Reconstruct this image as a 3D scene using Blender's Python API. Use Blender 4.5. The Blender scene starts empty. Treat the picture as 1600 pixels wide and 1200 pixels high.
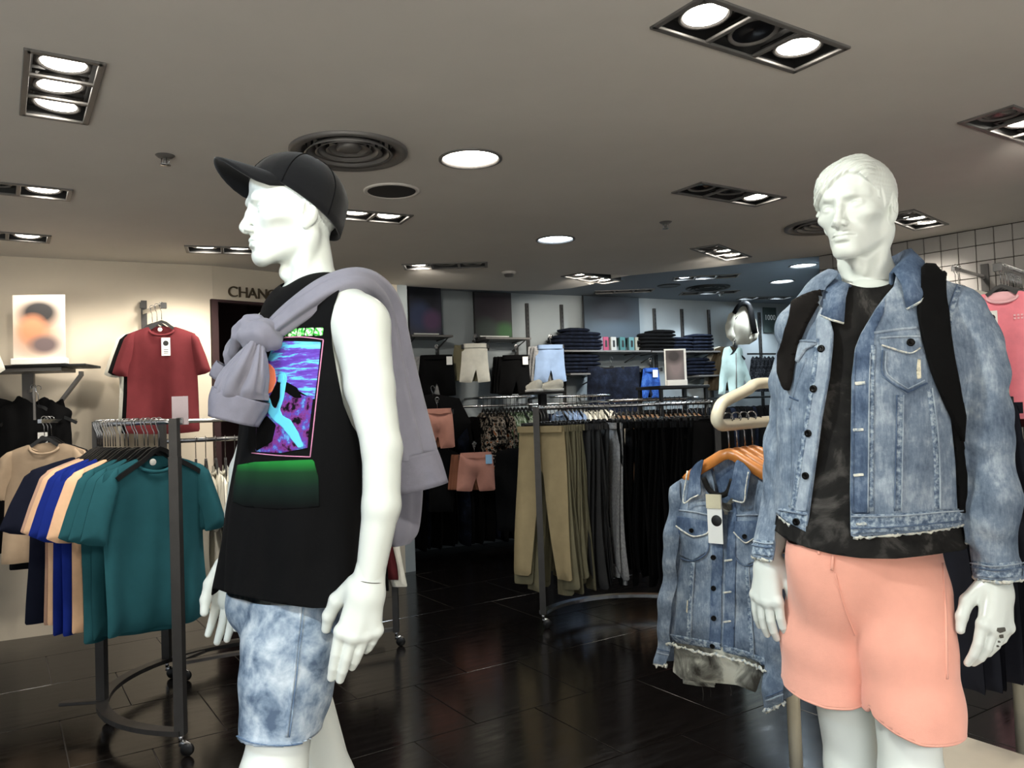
import bpy, math, random
import numpy as np
from mathutils import Vector, Matrix
from mathutils.bvhtree import BVHTree
from mathutils.geometry import delaunay_2d_cdt

# ------------------------------------------------------------------ camera
F = 1240.0; CH = 1.45
TH = math.atan(41 / 1240.); RO = 0.036
_f = np.array([0, math.cos(TH), math.sin(TH)]); _u = np.array([0, -math.sin(TH), math.cos(TH)]); _r = np.array([1., 0, 0])
CU = math.cos(RO) * _u + math.sin(RO) * _r
CR = math.cos(RO) * _r - math.sin(RO) * _u
C0 = np.array([0, 0, CH])
SC = bpy.context.scene
COL = SC.collection
cd = bpy.data.cameras.new('camera'); cam = bpy.data.objects.new('camera', cd); COL.objects.link(cam)
cd.sensor_fit = 'HORIZONTAL'; cd.sensor_width = 36; cd.lens = 36 * F / 1600; cd.clip_end = 60; cd.clip_start = .05
cam.matrix_world = Matrix(((CR[0], CU[0], -_f[0], 0), (CR[1], CU[1], -_f[1], 0), (CR[2], CU[2], -_f[2], CH), (0, 0, 0, 1)))
SC.camera = cam

# ------------------------------------------------------------------ world, exposure, key lights
SC.view_settings.view_transform = 'Standard'; SC.view_settings.look = 'None'
SC.view_settings.exposure = 1.3; SC.view_settings.gamma = 1.0
SC.view_settings.use_curve_mapping = False
SC.cycles.max_bounces = 5; SC.cycles.diffuse_bounces = 3; SC.cycles.glossy_bounces = 3
SC.cycles.caustics_reflective = False; SC.cycles.caustics_refractive = False
SC.cycles.sample_clamp_indirect = 4
W = bpy.data.worlds.new('world'); SC.world = W; W.use_nodes = True
W.node_tree.nodes['Background'].inputs[0].default_value = (.86, .93, 1, 1)
W.node_tree.nodes['Background'].inputs[1].default_value = .19

def aim(o, target):
    o.rotation_euler = (Vector(target) - o.location).to_track_quat('-Z', 'Y').to_euler()
def spot(name, loc, target, power, color=(1, .95, .88), angle=60, blend=.5, size=.06):
    l = bpy.data.lights.new(name, 'SPOT'); l.energy = power; l.color = color
    l.spot_size = math.radians(angle); l.spot_blend = blend; l.shadow_soft_size = size
    o = bpy.data.objects.new(name, l); COL.objects.link(o); o.location = loc; aim(o, target)
    return o
# ceiling spots of the shop front, on the near ceiling above and beside the camera
KEYS = [
    ('key_spot', (.10, .15, 2.6), (-.42, 1.75, 1.60), 44, (1, .97, .86), 50, .6),
    ('key_spot', (-1.35, .35, 2.6), (-.55, 1.75, 1.60), 36, (.66, .84, 1), 55, .6),
    ('key_spot', (-.55, 1.45, 2.62), (.80, 1.92, 1.45), 44, (.95, 1, .94), 62, .6),
    ('key_spot', (1.0, .1, 2.6), (.90, 1.85, 1.0), 9, (1, .95, .88), 60, .6),
]
# added behind the camera, unseen: area light over a pale floor, to brighten the ceiling
al = bpy.data.lights.new('added_fill_light', 'AREA'); al.shape = 'RECTANGLE'; al.size = 10; al.size_y = 4; al.energy = 2100; al.color = (.98, .99, 1)
ao = bpy.data.objects.new('added_fill_light', al); COL.objects.link(ao); ao.location = (0, -5.2, 4.6)
for k in KEYS: spot(*k)
# ------------------------------------------------------------------ pixel <-> place
def ray(px, py): return _f + (px - 800) / F * CR - (py - 600) / F * CU
def P(px, py, Y):
    d = ray(px, py); return C0 + d * (Y / d[1])
def PZ(px, py, z):
    d = ray(px, py); return C0 + d * ((z - CH) / d[2])
def proj(V):
    d = np.asarray(V, float) - C0; w = d @ _f
    return np.stack([800 + F * (d @ CR) / w, 600 - F * (d @ CU) / w], -1)
nz = np.array
rng = np.random.default_rng(7); random.seed(7)
def norm(v): v = np.asarray(v, float); return v / (np.linalg.norm(v) + 1e-12)

# ------------------------------------------------------------------ materials
def lin(c):
    if isinstance(c, str): c = [int(c[i:i + 2], 16) / 255 for i in (0, 2, 4)]
    return tuple((x / 12.92 if x <= .04045 else ((x + .055) / 1.055) ** 2.4) for x in c) + (1,)
class NT:
    """small helper to wire nodes"""
    def __init__(s, m): s.t = m.node_tree; s.n = s.t.nodes; s.l = s.t.links; s.b = s.n['Principled BSDF']
    def new(s, typ, **kw):
        n = s.n.new(typ)
        for k, v in kw.items():
            if k.startswith('i_'):
                k = k[2:]; k = int(k) if k.isdigit() else k.replace('_', ' ')
                if hasattr(v, 'is_linked') or isinstance(v, bpy.types.NodeSocket): s.l.new(v, n.inputs[k])
                else: n.inputs[k].default_value = v
            else: setattr(n, k, v)
        return n
    def coord(s, scale=(1, 1, 1), rot=(0, 0, 0)):
        c = s.new('ShaderNodeTexCoord'); m = s.new('ShaderNodeMapping')
        s.l.new(c.outputs['Object'], m.inputs[0]); m.inputs['Scale'].default_value = scale; m.inputs['Rotation'].default_value = rot
        return m.outputs[0]
    def noise(s, vec, scale, detail=4, rough=.6): return s.new('ShaderNodeTexNoise', i_Vector=vec, i_Scale=scale, i_Detail=detail, i_Roughness=rough).outputs[0]
    def ramp(s, fac, stops):
        r = s.new('ShaderNodeValToRGB'); s.l.new(fac, r.inputs[0]); e = r.color_ramp.elements
        while len(e) < len(stops): e.new(.5)
        for q, (p, c) in zip(e, stops): q.position = p; q.color = c if len(c) == 4 else lin(c)
        return r.outputs[0]
    def mix(s, fac, a, b, mode='MIX'):
        m = s.new('ShaderNodeMix', data_type='RGBA', blend_type=mode)
        for i, v in ((0, fac), (6, a), (7, b)):
            if isinstance(v, bpy.types.NodeSocket): s.l.new(v, m.inputs[i])
            else: m.inputs[i].default_value = v
        return m.outputs[2]
    def math(s, op, a, b=0.):
        m = s.new('ShaderNodeMath', operation=op)
        for i, v in enumerate((a, b)):
            if isinstance(v, bpy.types.NodeSocket): s.l.new(v, m.inputs[i])
            else: m.inputs[i].default_value = v
        return m.outputs[0]
    def bump(s, h, strength=.3, dist=.002):
        b = s.new('ShaderNodeBump', i_Strength=strength, i_Distance=dist, i_Height=h); s.l.new(b.outputs[0], s.b.inputs['Normal'])
    def col(s, c): s.l.new(c, s.b.inputs['Base Color'])
MATS = {}
def mat(name, color=(.5, .5, .5), rough=.6, metal=0., spec=.5, emit=None, estr=0., coat=0.):
    m = bpy.data.materials.new(name); m.use_nodes = True; b = m.node_tree.nodes['Principled BSDF']
    b.inputs['Base Color'].default_value = lin(color); b.inputs['Roughness'].default_value = rough
    b.inputs['Metallic'].default_value = metal; b.inputs['Specular IOR Level'].default_value = spec
    b.inputs['Coat Weight'].default_value = coat
    if emit: b.inputs['Emission Color'].default_value = lin(emit); b.inputs['Emission Strength'].default_value = estr
    MATS[name] = m
    return m
def painted(name, color, rough=.5, amt=.12, scale=6, **kw):
    m = mat(name, color, rough, **kw); t = NT(m); v = t.coord(); n = t.noise(v, scale, 5)
    c = lin(color); d = tuple(x * (1 - amt) for x in c[:3]) + (1,); e = tuple(min(1, x * (1 + amt)) for x in c[:3]) + (1,)
    t.col(t.ramp(n, [(.3, d), (.7, e)])); t.bump(t.noise(v, 220, 2), .06, .001)
    return m
def fabric(name, color, amt=.09, scale=9, rough=.9, weave=900, sheen=.0, spec=.15):
    m = mat(name, color, rough, spec=spec); t = NT(m); v = t.coord(); n = t.noise(v, scale, 4)
    c = lin(color); d = tuple(x * (1 - amt) for x in c[:3]) + (1,); e = tuple(min(1, x * (1 + amt)) for x in c[:3]) + (1,)
    t.col(t.ramp(n, [(.3, d), (.7, e)]))
    t.bump(t.math('ADD', t.noise(v, weave, 2), t.math('MULTIPLY', t.noise(v, 30, 3), 2.)), .35, .0015)
    t.b.inputs['Sheen Weight'].default_value = sheen
    return m
def denim(name, dark, mid, light, scale=14, lo=.36, hi=.66):
    """washed denim: blotchy wear, streaky slubs and a fine diagonal twill"""
    m = mat(name, mid, .88, spec=.15); t = NT(m); v = t.coord(); w = t.coord((1, 1, .22))
    a = t.noise(v, scale, 6, .65); b = t.noise(w, 160, 3, .7)
    fac = t.math('ADD', t.math('MULTIPLY', a, .72), t.math('MULTIPLY', b, .28))
    c = t.ramp(fac, [(lo, dark), ((lo + hi) / 2, mid), (hi, light)])
    wv = t.new('ShaderNodeTexWave', i_Vector=t.coord((1, 1, 1), (.5, .4, .6)), i_Scale=420., i_Distortion=3., i_Detail=2.)
    t.col(t.mix(.18, c, wv.outputs[0], 'OVERLAY'))
    t.bump(t.math('ADD', t.noise(v, 700, 3), t.math('MULTIPLY', t.noise(v, 45, 4), 2.5)), .45, .0018)
    return m
def blotch(name, stops, scale=9, rough=.9, detail=6, distort=0.):
    m = mat(name, (.5, .5, .5), rough, spec=.15); t = NT(m); v = t.coord()
    n = t.new('ShaderNodeTexNoise', i_Vector=v, i_Scale=scale, i_Detail=detail, i_Roughness=.6, i_Distortion=distort).outputs[0]
    t.col(t.ramp(n, stops)); t.bump(t.noise(v, 600, 2), .3, .001)
    return m

# ------------------------------------------------------------------ objects
ROOT = {}
def tag(o, label=None, cat=None, group=None, kind=None):
    if label: o['label'] = label
    if cat: o['category'] = cat
    if group: o['group'] = group
    if kind: o['kind'] = kind
    return o
def thing(name, label, cat, loc=(0, 0, 0), rz=0., group=None, rot=None):
    o = bpy.data.objects.new(name, None); COL.objects.link(o); o.empty_display_size = .1
    o.location = Vector([float(x) for x in loc]); o.rotation_euler = rot or (0, 0, rz)
    ROOT[o.name] = (o.location.to_4d(), np.array(Matrix.Translation(o.location) @ o.rotation_euler.to_matrix().to_4x4()))
    return tag(o, label, cat, group)
def rootmat(o):
    while o.parent is not None: o = o.parent
    return ROOT.get(o.name, (None, np.eye(4)))[1]
def mk(name, geo, m, parent=None, smooth=True, world=False, loc=None, solid=0., off=0., auto=None):
    """link one mesh object. world=True: the vertices are world places, brought into the parent's frame"""
    V, Fc = geo[0], geo[1]
    V = np.asarray(V, float)
    if world and parent is not None:
        M = np.linalg.inv(rootmat(parent)); V = V @ M[:3, :3].T + M[:3, 3]
    if loc is not None and parent is None: V = V - np.asarray(loc, float)
    me = bpy.data.meshes.new(name)
    me.from_pydata(V.tolist(), [], Fc.tolist() if isinstance(Fc, np.ndarray) else Fc)
    if isinstance(m, (list, tuple)):
        for q in m: me.materials.append(q)
        me.polygons.foreach_set('material_index', np.asarray(geo[2], np.int32))
    else: me.materials.append(m)
    if smooth: me.polygons.foreach_set('use_smooth', np.ones(len(me.polygons), bool))
    me.update()
    if auto is not None and hasattr(me, 'set_sharp_from_angle'): me.set_sharp_from_angle(angle=math.radians(auto))
    o = bpy.data.objects.new(name, me); COL.objects.link(o)
    if parent is not None: o.parent = parent
    elif loc is not None: o.location = Vector([float(x) for x in loc]); ROOT[o.name] = (None, np.array(Matrix.Translation(o.location)))
    if solid:
        md = o.modifiers.new('thickness', 'SOLIDIFY'); md.thickness = solid; md.offset = off
    return o
KIDS = {}
def dup(root, loc, rz=0., label=None, group=None, rot=None, mats=None, name=None, scale=None):
    """copy a thing with its parts and sub-parts (mesh data shared); mats swaps materials by name at the object level"""
    def one(o, par):
        c = o.copy(); COL.objects.link(c)
        if name and par is None: c.name = name
        if par is not None: c.parent = par
        if mats and c.type == 'MESH':
            for s in c.material_slots:
                if s.material and s.material.name in mats: s.link = 'OBJECT'; s.material = mats[s.material.name]
        for k in o.children: one(k, c)
        return c
    r = one(root, None); r.location = Vector([float(x) for x in loc]); r.rotation_euler = rot or (0, 0, rz)
    if scale: r.scale = scale
    ROOT[r.name] = (None, np.array(Matrix.Translation(r.location) @ r.rotation_euler.to_matrix().to_4x4()))
    if label: r['label'] = label
    if group: r['group'] = group
    return r
def recolor(o, old, new):
    for q in [o] + list(o.children_recursive):
        if q.type == 'MESH':
            for s in q.material_slots:
                if s.material is old or (s.material and s.material.name == old): s.link = 'OBJECT'; s.material = new

# ------------------------------------------------------------------ shapes: every one returns (vertices, faces)
def join(*gs):
    V, Fc, n = [], [], 0
    for g in gs:
        V.append(np.asarray(g[0], float)); f = g[1].tolist() if isinstance(g[1], np.ndarray) else g[1]
        Fc += [[i + n for i in q] for q in f]; n += len(g[0])
    return np.concatenate(V), Fc
def xf(g, loc=(0, 0, 0), rz=0., R=None, s=1.):
    V = np.asarray(g[0], float) * s
    if R is None: R = np.array([[math.cos(rz), -math.sin(rz), 0], [math.sin(rz), math.cos(rz), 0], [0, 0, 1]])
    return V @ np.asarray(R).T + np.asarray(loc, float), g[1]
def box(c, s, rz=0., bev=0.):
    x, y, z = [q / 2 for q in s]; b = min(bev, x * .9, y * .9, z * .9)
    if b <= 0:
        V = nz([[i, j, k] for i in (-x, x) for j in (-y, y) for k in (-z, z)])
        Fc = [[0, 1, 3, 2], [4, 6, 7, 5], [0, 4, 5, 1], [2, 3, 7, 6], [0, 2, 6, 4], [1, 5, 7, 3]]
    else:
        V, Fc = [], []
        ring = [(-x + b, -y), (x - b, -y), (x, -y + b), (x, y - b), (x - b, y), (-x + b, y), (-x, y - b), (-x, -y + b)]
        k = (x - b) / x, (y - b) / y
        for zz, q in ((-z, (k)), (-z + b, (1, 1)), (z - b, (1, 1)), (z, k)):
            V += [(p[0] * q[0], p[1] * q[1], zz) for p in ring]
        for l in range(3): Fc += [[l * 8 + i, l * 8 + (i + 1) % 8, l * 8 + 8 + (i + 1) % 8, l * 8 + 8 + i] for i in range(8)]
        Fc += [list(range(7, -1, -1)), list(range(24, 32))]; V = nz(V)
    return xf((V, Fc), c, rz)
def frames(path, closed=False):
    p = np.asarray(path, float); n = len(p)
    t = np.roll(p, -1, 0) - np.roll(p, 1, 0)
    if not closed: t[0] = p[1] - p[0]; t[-1] = p[-1] - p[-2]
    t /= np.linalg.norm(t, axis=1)[:, None] + 1e-12
    u = np.zeros_like(p); a = nz([0, 0, 1.]) if abs(t[0, 2]) < .9 else nz([1., 0, 0])
    u[0] = norm(np.cross(a, t[0]))
    for i in range(1, n): u[i] = norm(u[i - 1] - t[i] * (u[i - 1] @ t[i]))
    return p, t, u, np.cross(t, u)
def tube(path, r, n=8, closed=False, cap=True):
    p, t, u, v = frames(path, closed); m = len(p); r = np.broadcast_to(np.asarray(r, float), (m,))
    a = np.linspace(0, 2 * math.pi, n, endpoint=False)
    V = (p[:, None] + r[:, None, None] * (np.cos(a)[None, :, None] * u[:, None] + np.sin(a)[None, :, None] * v[:, None])).reshape(-1, 3)
    Fc = []
    for i in range(m if closed else m - 1):
        j = (i + 1) % m
        Fc += [[i * n + k, i * n + (k + 1) % n, j * n + (k + 1) % n, j * n + k] for k in range(n)]
    if cap and not closed: Fc += [list(range(n - 1, -1, -1)), list(range((m - 1) * n, m * n))]
    return V, Fc
def bar(path, w, h, closed=False, up=(0, 0, 1)):
    """flat bar of section w (sideways) x h (up) swept along a path"""
    p, t, _, _ = frames(path, closed); up = np.asarray(up, float)
    s = np.cross(t, up); s /= np.linalg.norm(s, axis=1)[:, None] + 1e-12; q = np.cross(s, t)
    V = np.stack([p - s * w / 2 - q * h / 2, p + s * w / 2 - q * h / 2, p + s * w / 2 + q * h / 2, p - s * w / 2 + q * h / 2], 1).reshape(-1, 3)
    m = len(p); Fc = []
    for i in range(m if closed else m - 1):
        j = (i + 1) % m
        Fc += [[i * 4 + k, i * 4 + (k + 1) % 4, j * 4 + (k + 1) % 4, j * 4 + k] for k in range(4)]
    if not closed: Fc += [[3, 2, 1, 0], [m * 4 - 4, m * 4 - 3, m * 4 - 2, m * 4 - 1]]
    return V, Fc
def lathe(prof, n=32, c=(0, 0, 0)):
    """profile of (radius, z) turned about z; a radius of 0 closes the end"""
    V, Fc = [], []; a = np.linspace(0, 2 * math.pi, n, endpoint=False)
    for r, z in prof: V += [(r * math.cos(q), r * math.sin(q), z) for q in a]
    for i in range(len(prof) - 1): Fc += [[i * n + k, i * n + (k + 1) % n, i * n + n + (k + 1) % n, i * n + n + k] for k in range(n)]
    return xf((nz(V), Fc), c)
def disc(c, r, n=24, up=True):
    a = np.linspace(0, 2 * math.pi, n, endpoint=False)
    return nz([[c[0] + r * math.cos(q), c[1] + r * math.sin(q), c[2]] for q in a]), [list(range(n)) if up else list(range(n - 1, -1, -1))]
def spline(pts, n):
    """Catmull-Rom through the points (any dimension)"""
    p = np.asarray(pts, float); m = len(p); q = np.concatenate([[2 * p[0] - p[1]], p, [2 * p[-1] - p[-2]]])
    s = np.linspace(0, m - 1 - 1e-9, n); i = s.astype(int); t = (s - i)[:, None]
    a, b, c, d = q[i], q[i + 1], q[i + 2], q[i + 3]
    return .5 * (2 * b + (c - a) * t + (2 * a - 5 * b + 4 * c - d) * t ** 2 + (3 * b - a - 3 * c + d) * t ** 3)
def grid_faces(nu, nv, wrap=False):
    i, j = np.meshgrid(np.arange(nu - 1), np.arange(nv if wrap else nv - 1), indexing='ij'); k = (j + 1) % nv
    return np.stack([i * nv + j, i * nv + k, (i + 1) * nv + k, (i + 1) * nv + j], -1).reshape(-1, 4)
def loft(C, U, Vv, ru, rv, n=32, fold=None, power=2., cap=False):
    """rings: centres C, axes U and Vv with half sizes ru, rv; fold(i, angle) -> relative bulge"""
    C = np.asarray(C, float); m = len(C); a = np.linspace(0, 2 * math.pi, n, endpoint=False)
    ca, sa = np.cos(a), np.sin(a); e = 2. / power
    ca = np.sign(ca) * np.abs(ca) ** e; sa = np.sign(sa) * np.abs(sa) ** e
    U = np.broadcast_to(np.asarray(U, float), (m, 3)); Vv = np.broadcast_to(np.asarray(Vv, float), (m, 3))
    ru = np.broadcast_to(np.asarray(ru, float), (m,)); rv = np.broadcast_to(np.asarray(rv, float), (m,))
    k = np.ones((m, n)) if fold is None else 1 + np.stack([fold(i / (m - 1.), a) for i in range(m)])
    V = C[:, None] + (ru[:, None] * ca * k)[..., None] * U[:, None] + (rv[:, None] * sa * k)[..., None] * Vv[:, None]
    Fc = grid_faces(m, n, True).tolist()
    if cap: Fc += [list(range(n - 1, -1, -1)), list(range((m - 1) * n, m * n))]
    return V.reshape(-1, 3), Fc
_ONES = 'zeroth first second third fourth fifth sixth seventh eighth ninth tenth eleventh twelfth thirteenth fourteenth fifteenth sixteenth seventeenth eighteenth nineteenth'.split()
def nth(k):
    if k < 20: return _ONES[k]
    t = 'twent thirt fort fift sixt'.split()[k // 10 - 2]
    return t + ('ieth' if k % 10 == 0 else 'y-' + _ONES[k % 10])
def lerp(x, xs, ys): return np.interp(x, xs, ys)

# ------------------------------------------------------------------ smooth solid fields, meshed by surface nets
def sm(a, b, k):
    h = np.clip(.5 + .5 * (b - a) / k, 0, 1); return b + (a - b) * h - k * h * (1 - h)
def smx(a, b, k): return -sm(-a, -b, k)
def ell(p, c, r):
    q = [(p[i] - np.float32(c[i])) for i in range(3)]; r = np.asarray(r, np.float32)
    k0 = np.sqrt(sum((q[i] / r[i]) ** 2 for i in range(3))) + 1e-9; k1 = np.sqrt(sum((q[i] / r[i] ** 2) ** 2 for i in range(3))) + 1e-9
    return k0 * (k0 - 1) / k1
def cone(p, a, b, ra, rb):
    """tapered capsule"""
    a = np.asarray(a, np.float32); b = np.asarray(b, np.float32); d = b - a; L = float(d @ d) + 1e-12
    h = np.clip(sum((p[i] - a[i]) * d[i] for i in range(3)) / L, 0, 1)
    return np.sqrt(sum((p[i] - a[i] - d[i] * h) ** 2 for i in range(3))) - (ra + (rb - ra) * h)
def chain(p, pts, rs, k=.01):
    s = None
    for a, b, ra, rb in zip(pts[:-1], pts[1:], rs[:-1], rs[1:]):
        q = cone(p, a, b, ra, rb); s = q if s is None else sm(s, q, k)
    return s
def ball(p, c, r): return np.sqrt(sum((p[i] - np.float32(c[i])) ** 2 for i in range(3))) - r
def nets(fn, lo, hi, h, newton=1):
    """mesh fn(p)=0 on a grid of step h; only blocks near the surface are evaluated"""
    B = 8; lo = np.asarray(lo, float); nb = np.ceil((np.asarray(hi, float) - lo) / (h * B)).astype(int)
    n = nb * B + 1
    cc = [(lo[i] + (np.arange(nb[i]) + .5) * B * h).astype(np.float32) for i in range(3)]
    X = np.meshgrid(*cc, indexing='ij'); D = fn(X)
    act = np.abs(D) < B * h * 1.25
    val = np.repeat(np.repeat(np.repeat(np.where(D > 0, 1, -1).astype(np.float32), B, 0), B, 1), B, 2)
    val = np.pad(val, ((0, 1),) * 3, mode='edge')
    idx = np.argwhere(act)
    o = np.arange(B + 1)
    gi = [(idx[:, i, None] * B + o) for i in range(3)]
    I = np.broadcast_to(gi[0][:, :, None, None], (len(idx), B + 1, B + 1, B + 1)); J = np.broadcast_to(gi[1][:, None, :, None], I.shape); K = np.broadcast_to(gi[2][:, None, None, :], I.shape)
    pts = [(lo[i] + q * h).astype(np.float32) for i, q in enumerate((I, J, K))]
    val[I, J, K] = fn(pts)
    s = val < 0
    cs = [s[i:n[0] - 1 + i, j:n[1] - 1 + j, k:n[2] - 1 + k] for i in (0, 1) for j in (0, 1) for k in (0, 1)]
    cnt = sum(c.astype(np.int8) for c in cs); cell = np.argwhere((cnt > 0) & (cnt < 8))
    cid = -np.ones(tuple(n - 1), np.int64); cid[cell[:, 0], cell[:, 1], cell[:, 2]] = np.arange(len(cell))
    acc = np.zeros((len(cell), 3)); num = np.zeros(len(cell))
    corner = [(i, j, k) for i in (0, 1) for j in (0, 1) for k in (0, 1)]
    cv = np.stack([val[cell[:, 0] + c[0], cell[:, 1] + c[1], cell[:, 2] + c[2]] for c in corner], 1)
    for a in range(8):
        for b in range(a + 1, 8):
            d = np.abs(np.subtract(corner[a], corner[b]))
            if d.sum() != 1: continue
            m = (cv[:, a] < 0) != (cv[:, b] < 0)
            t = cv[m, a] / (cv[m, a] - cv[m, b])
            acc[m] += np.asarray(corner[a]) + t[:, None] * (np.asarray(corner[b]) - np.asarray(corner[a])); num[m] += 1
    V = lo + (cell + acc / num[:, None]) * h
    Q = []
    for ax in range(3):
        sl0 = [slice(0, None)] * 3; sl1 = [slice(0, None)] * 3; sl0[ax] = slice(0, -1); sl1[ax] = slice(1, None)
        a, b = s[tuple(sl0)], s[tuple(sl1)]; e = np.argwhere(a != b); o1, o2 = [(1, 2), (2, 0), (0, 1)][ax]
        e = e[(e[:, o1] > 0) & (e[:, o2] > 0) & (e[:, o1] < n[o1] - 1) & (e[:, o2] < n[o2] - 1)]
        ins = a[e[:, 0], e[:, 1], e[:, 2]]
        def c(d1, d2):
            q = e.copy(); q[:, o1] += d1; q[:, o2] += d2; return cid[q[:, 0], q[:, 1], q[:, 2]]
        q = np.stack([c(-1, -1), c(0, -1), c(0, 0), c(-1, 0)], 1)
        q[~ins] = q[~ins][:, ::-1]; Q.append(q)
    Q = np.concatenate(Q)
    Q = Q[(Q >= 0).all(1)]
    for _ in range(newton):
        e = h * .4; p = [V[:, i].astype(np.float32) for i in range(3)]; f0 = fn(p)
        g = np.stack([(fn([p[j] + (e if j == i else 0) for j in range(3)]) - f0) / e for i in range(3)], 1)
        st = (f0 / np.maximum((g ** 2).sum(1), .05))[:, None] * g
        V = V - np.clip(st, -h * .6, h * .6)
    return V, Q
def tris(g):
    Q = np.asarray(g[1])
    return (g[0], Q) if Q.shape[1] == 3 else (g[0], np.concatenate([Q[:, [0, 1, 2]], Q[:, [0, 2, 3]]]))
def clip(g, s):
    """keep the part of a triangle mesh where the per-vertex field s > 0, with clean cut edges"""
    V, T = tris(g); V = np.asarray(V, float); s = np.asarray(s, float).copy(); s[np.abs(s) < 1e-7] = 1e-7
    k = (s > 0)[T]; c = k.sum(1); out = [T[c == 3]]; nv = list(V); cache = {}
    def cut(a, b):
        key = (a, b) if a < b else (b, a)
        if key not in cache:
            t = s[a] / (s[a] - s[b]); cache[key] = len(nv); nv.append(V[a] + t * (V[b] - V[a]))
        return cache[key]
    extra = []
    for t, kk in zip(T[(c == 1) | (c == 2)].tolist(), k[(c == 1) | (c == 2)].tolist()):
        if sum(kk) == 1:
            i = kk.index(True); a, b, d = t[i], t[(i + 1) % 3], t[(i + 2) % 3]; extra.append([a, cut(a, b), cut(a, d)])
        else:
            i = kk.index(False); a, b, d = t[i], t[(i + 1) % 3], t[(i + 2) % 3]; x, y = cut(a, b), cut(a, d)
            extra += [[x, b, d], [x, d, y]]
    if extra: out.append(np.array(extra))
    T = np.concatenate(out); V = np.array(nv); use = np.unique(T); mp = -np.ones(len(V), int); mp[use] = np.arange(len(use))
    return V[use], mp[T]
def relax(g, it=5, lam=.5, pin=None):
    V, T = np.asarray(g[0], float), np.asarray(g[1]); m = T.shape[1]
    e = np.concatenate([T[:, [i, (i + 1) % m]] for i in range(m)]); e = np.concatenate([e, e[:, ::-1]])
    for _ in range(it):
        acc = np.zeros_like(V); np.add.at(acc, e[:, 0], V[e[:, 1]]); c = np.bincount(e[:, 0], minlength=len(V))[:, None]
        W_ = V + lam * (acc / np.maximum(c, 1) - V)
        V = W_ if pin is None else np.where(pin[:, None], V, W_)
    return V, T
def sdpoly(x, y, poly):
    """signed distance to a closed 2-D polygon, positive inside"""
    p = np.asarray(poly, float); d = np.full(np.shape(x), 1e9); inside = np.zeros(np.shape(x), bool)
    for (ax, ay), (bx, by) in zip(p, np.roll(p, -1, 0)):
        ex, ey = bx - ax, by - ay; wx, wy = x - ax, y - ay; t = np.clip((wx * ex + wy * ey) / (ex * ex + ey * ey + 1e-12), 0, 1)
        d = np.minimum(d, (wx - ex * t) ** 2 + (wy - ey * t) ** 2)
        c = ((ay > y) != (by > y)) & (x < (bx - ax) * (y - ay) / (by - ay + 1e-12) + ax); inside ^= c
    d = np.sqrt(d); return np.where(inside, d, -d)
def inflate(poly, h, thick, soft=.03, wave=None, minus=None):
    """a hanging flat garment: outline in x,z, padded to `thick`, both faces following wave(x, z)"""
    p = np.asarray(poly, float); lo, hi = p.min(0) - h, p.max(0) + h
    nx, ny = [int(math.ceil((hi[i] - lo[i]) / h)) + 1 for i in (0, 1)]
    X, Z = np.meshgrid(lo[0] + np.arange(nx) * h, lo[1] + np.arange(ny) * h, indexing='ij')
    x, z = X.ravel(), Z.ravel(); d = sdpoly(x, z, p)
    if minus is not None: d = np.minimum(d, -sdpoly(x, z, minus))
    V, T = clip((np.stack([x, np.zeros_like(x), z], 1), grid_faces(nx, ny)), d)
    d = np.maximum(sdpoly(V[:, 0], V[:, 2], p), 0)
    t = thick * (1 - np.exp(-d / soft)) + .0015
    w = 0 if wave is None else wave(V[:, 0], V[:, 2])
    A, Bk = V.copy(), V.copy(); A[:, 1] = w - t; Bk[:, 1] = w + t; n = len(V)
    return np.concatenate([A, Bk]), np.concatenate([T, T[:, ::-1] + n])
def wob(x, freq, seed, n=4):
    """cheap smooth 1..3-D noise in about -1..1; x is a list of coordinate arrays"""
    r = np.random.default_rng(seed); o = 0
    for _ in range(n):
        k = r.normal(size=len(x)); k /= np.linalg.norm(k); o = o + np.sin(sum(a * q for a, q in zip(k, x)) * freq * r.uniform(.6, 1.6) + r.uniform(0, 6.28))
    return o / n ** .5 / 1.4
def bvh(g): return BVHTree.FromPolygons([tuple(v) for v in np.asarray(g[0]).tolist()], np.asarray(g[1]).tolist())
def drape(tree, poly_px, lift=.003, thick=.003, step=4., both=True, grow=None):
    """a patch of cloth sewn on a garment: outline (seen from the camera) laid on the garment's own surface, with its own thickness"""
    p = np.asarray(poly_px, float); lo, hi = p.min(0) - step, p.max(0) + step
    nx, ny = [int(math.ceil((hi[i] - lo[i]) / step)) + 1 for i in (0, 1)]
    X, Y = np.meshgrid(lo[0] + np.arange(nx) * step, lo[1] + np.arange(ny) * step, indexing='ij')
    x, y = X.ravel(), Y.ravel(); g = clip((np.stack([x, y, 0 * x], 1), grid_faces(nx, ny)), sdpoly(x, y, p))
    return lay(tree, g, lift, thick)
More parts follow.
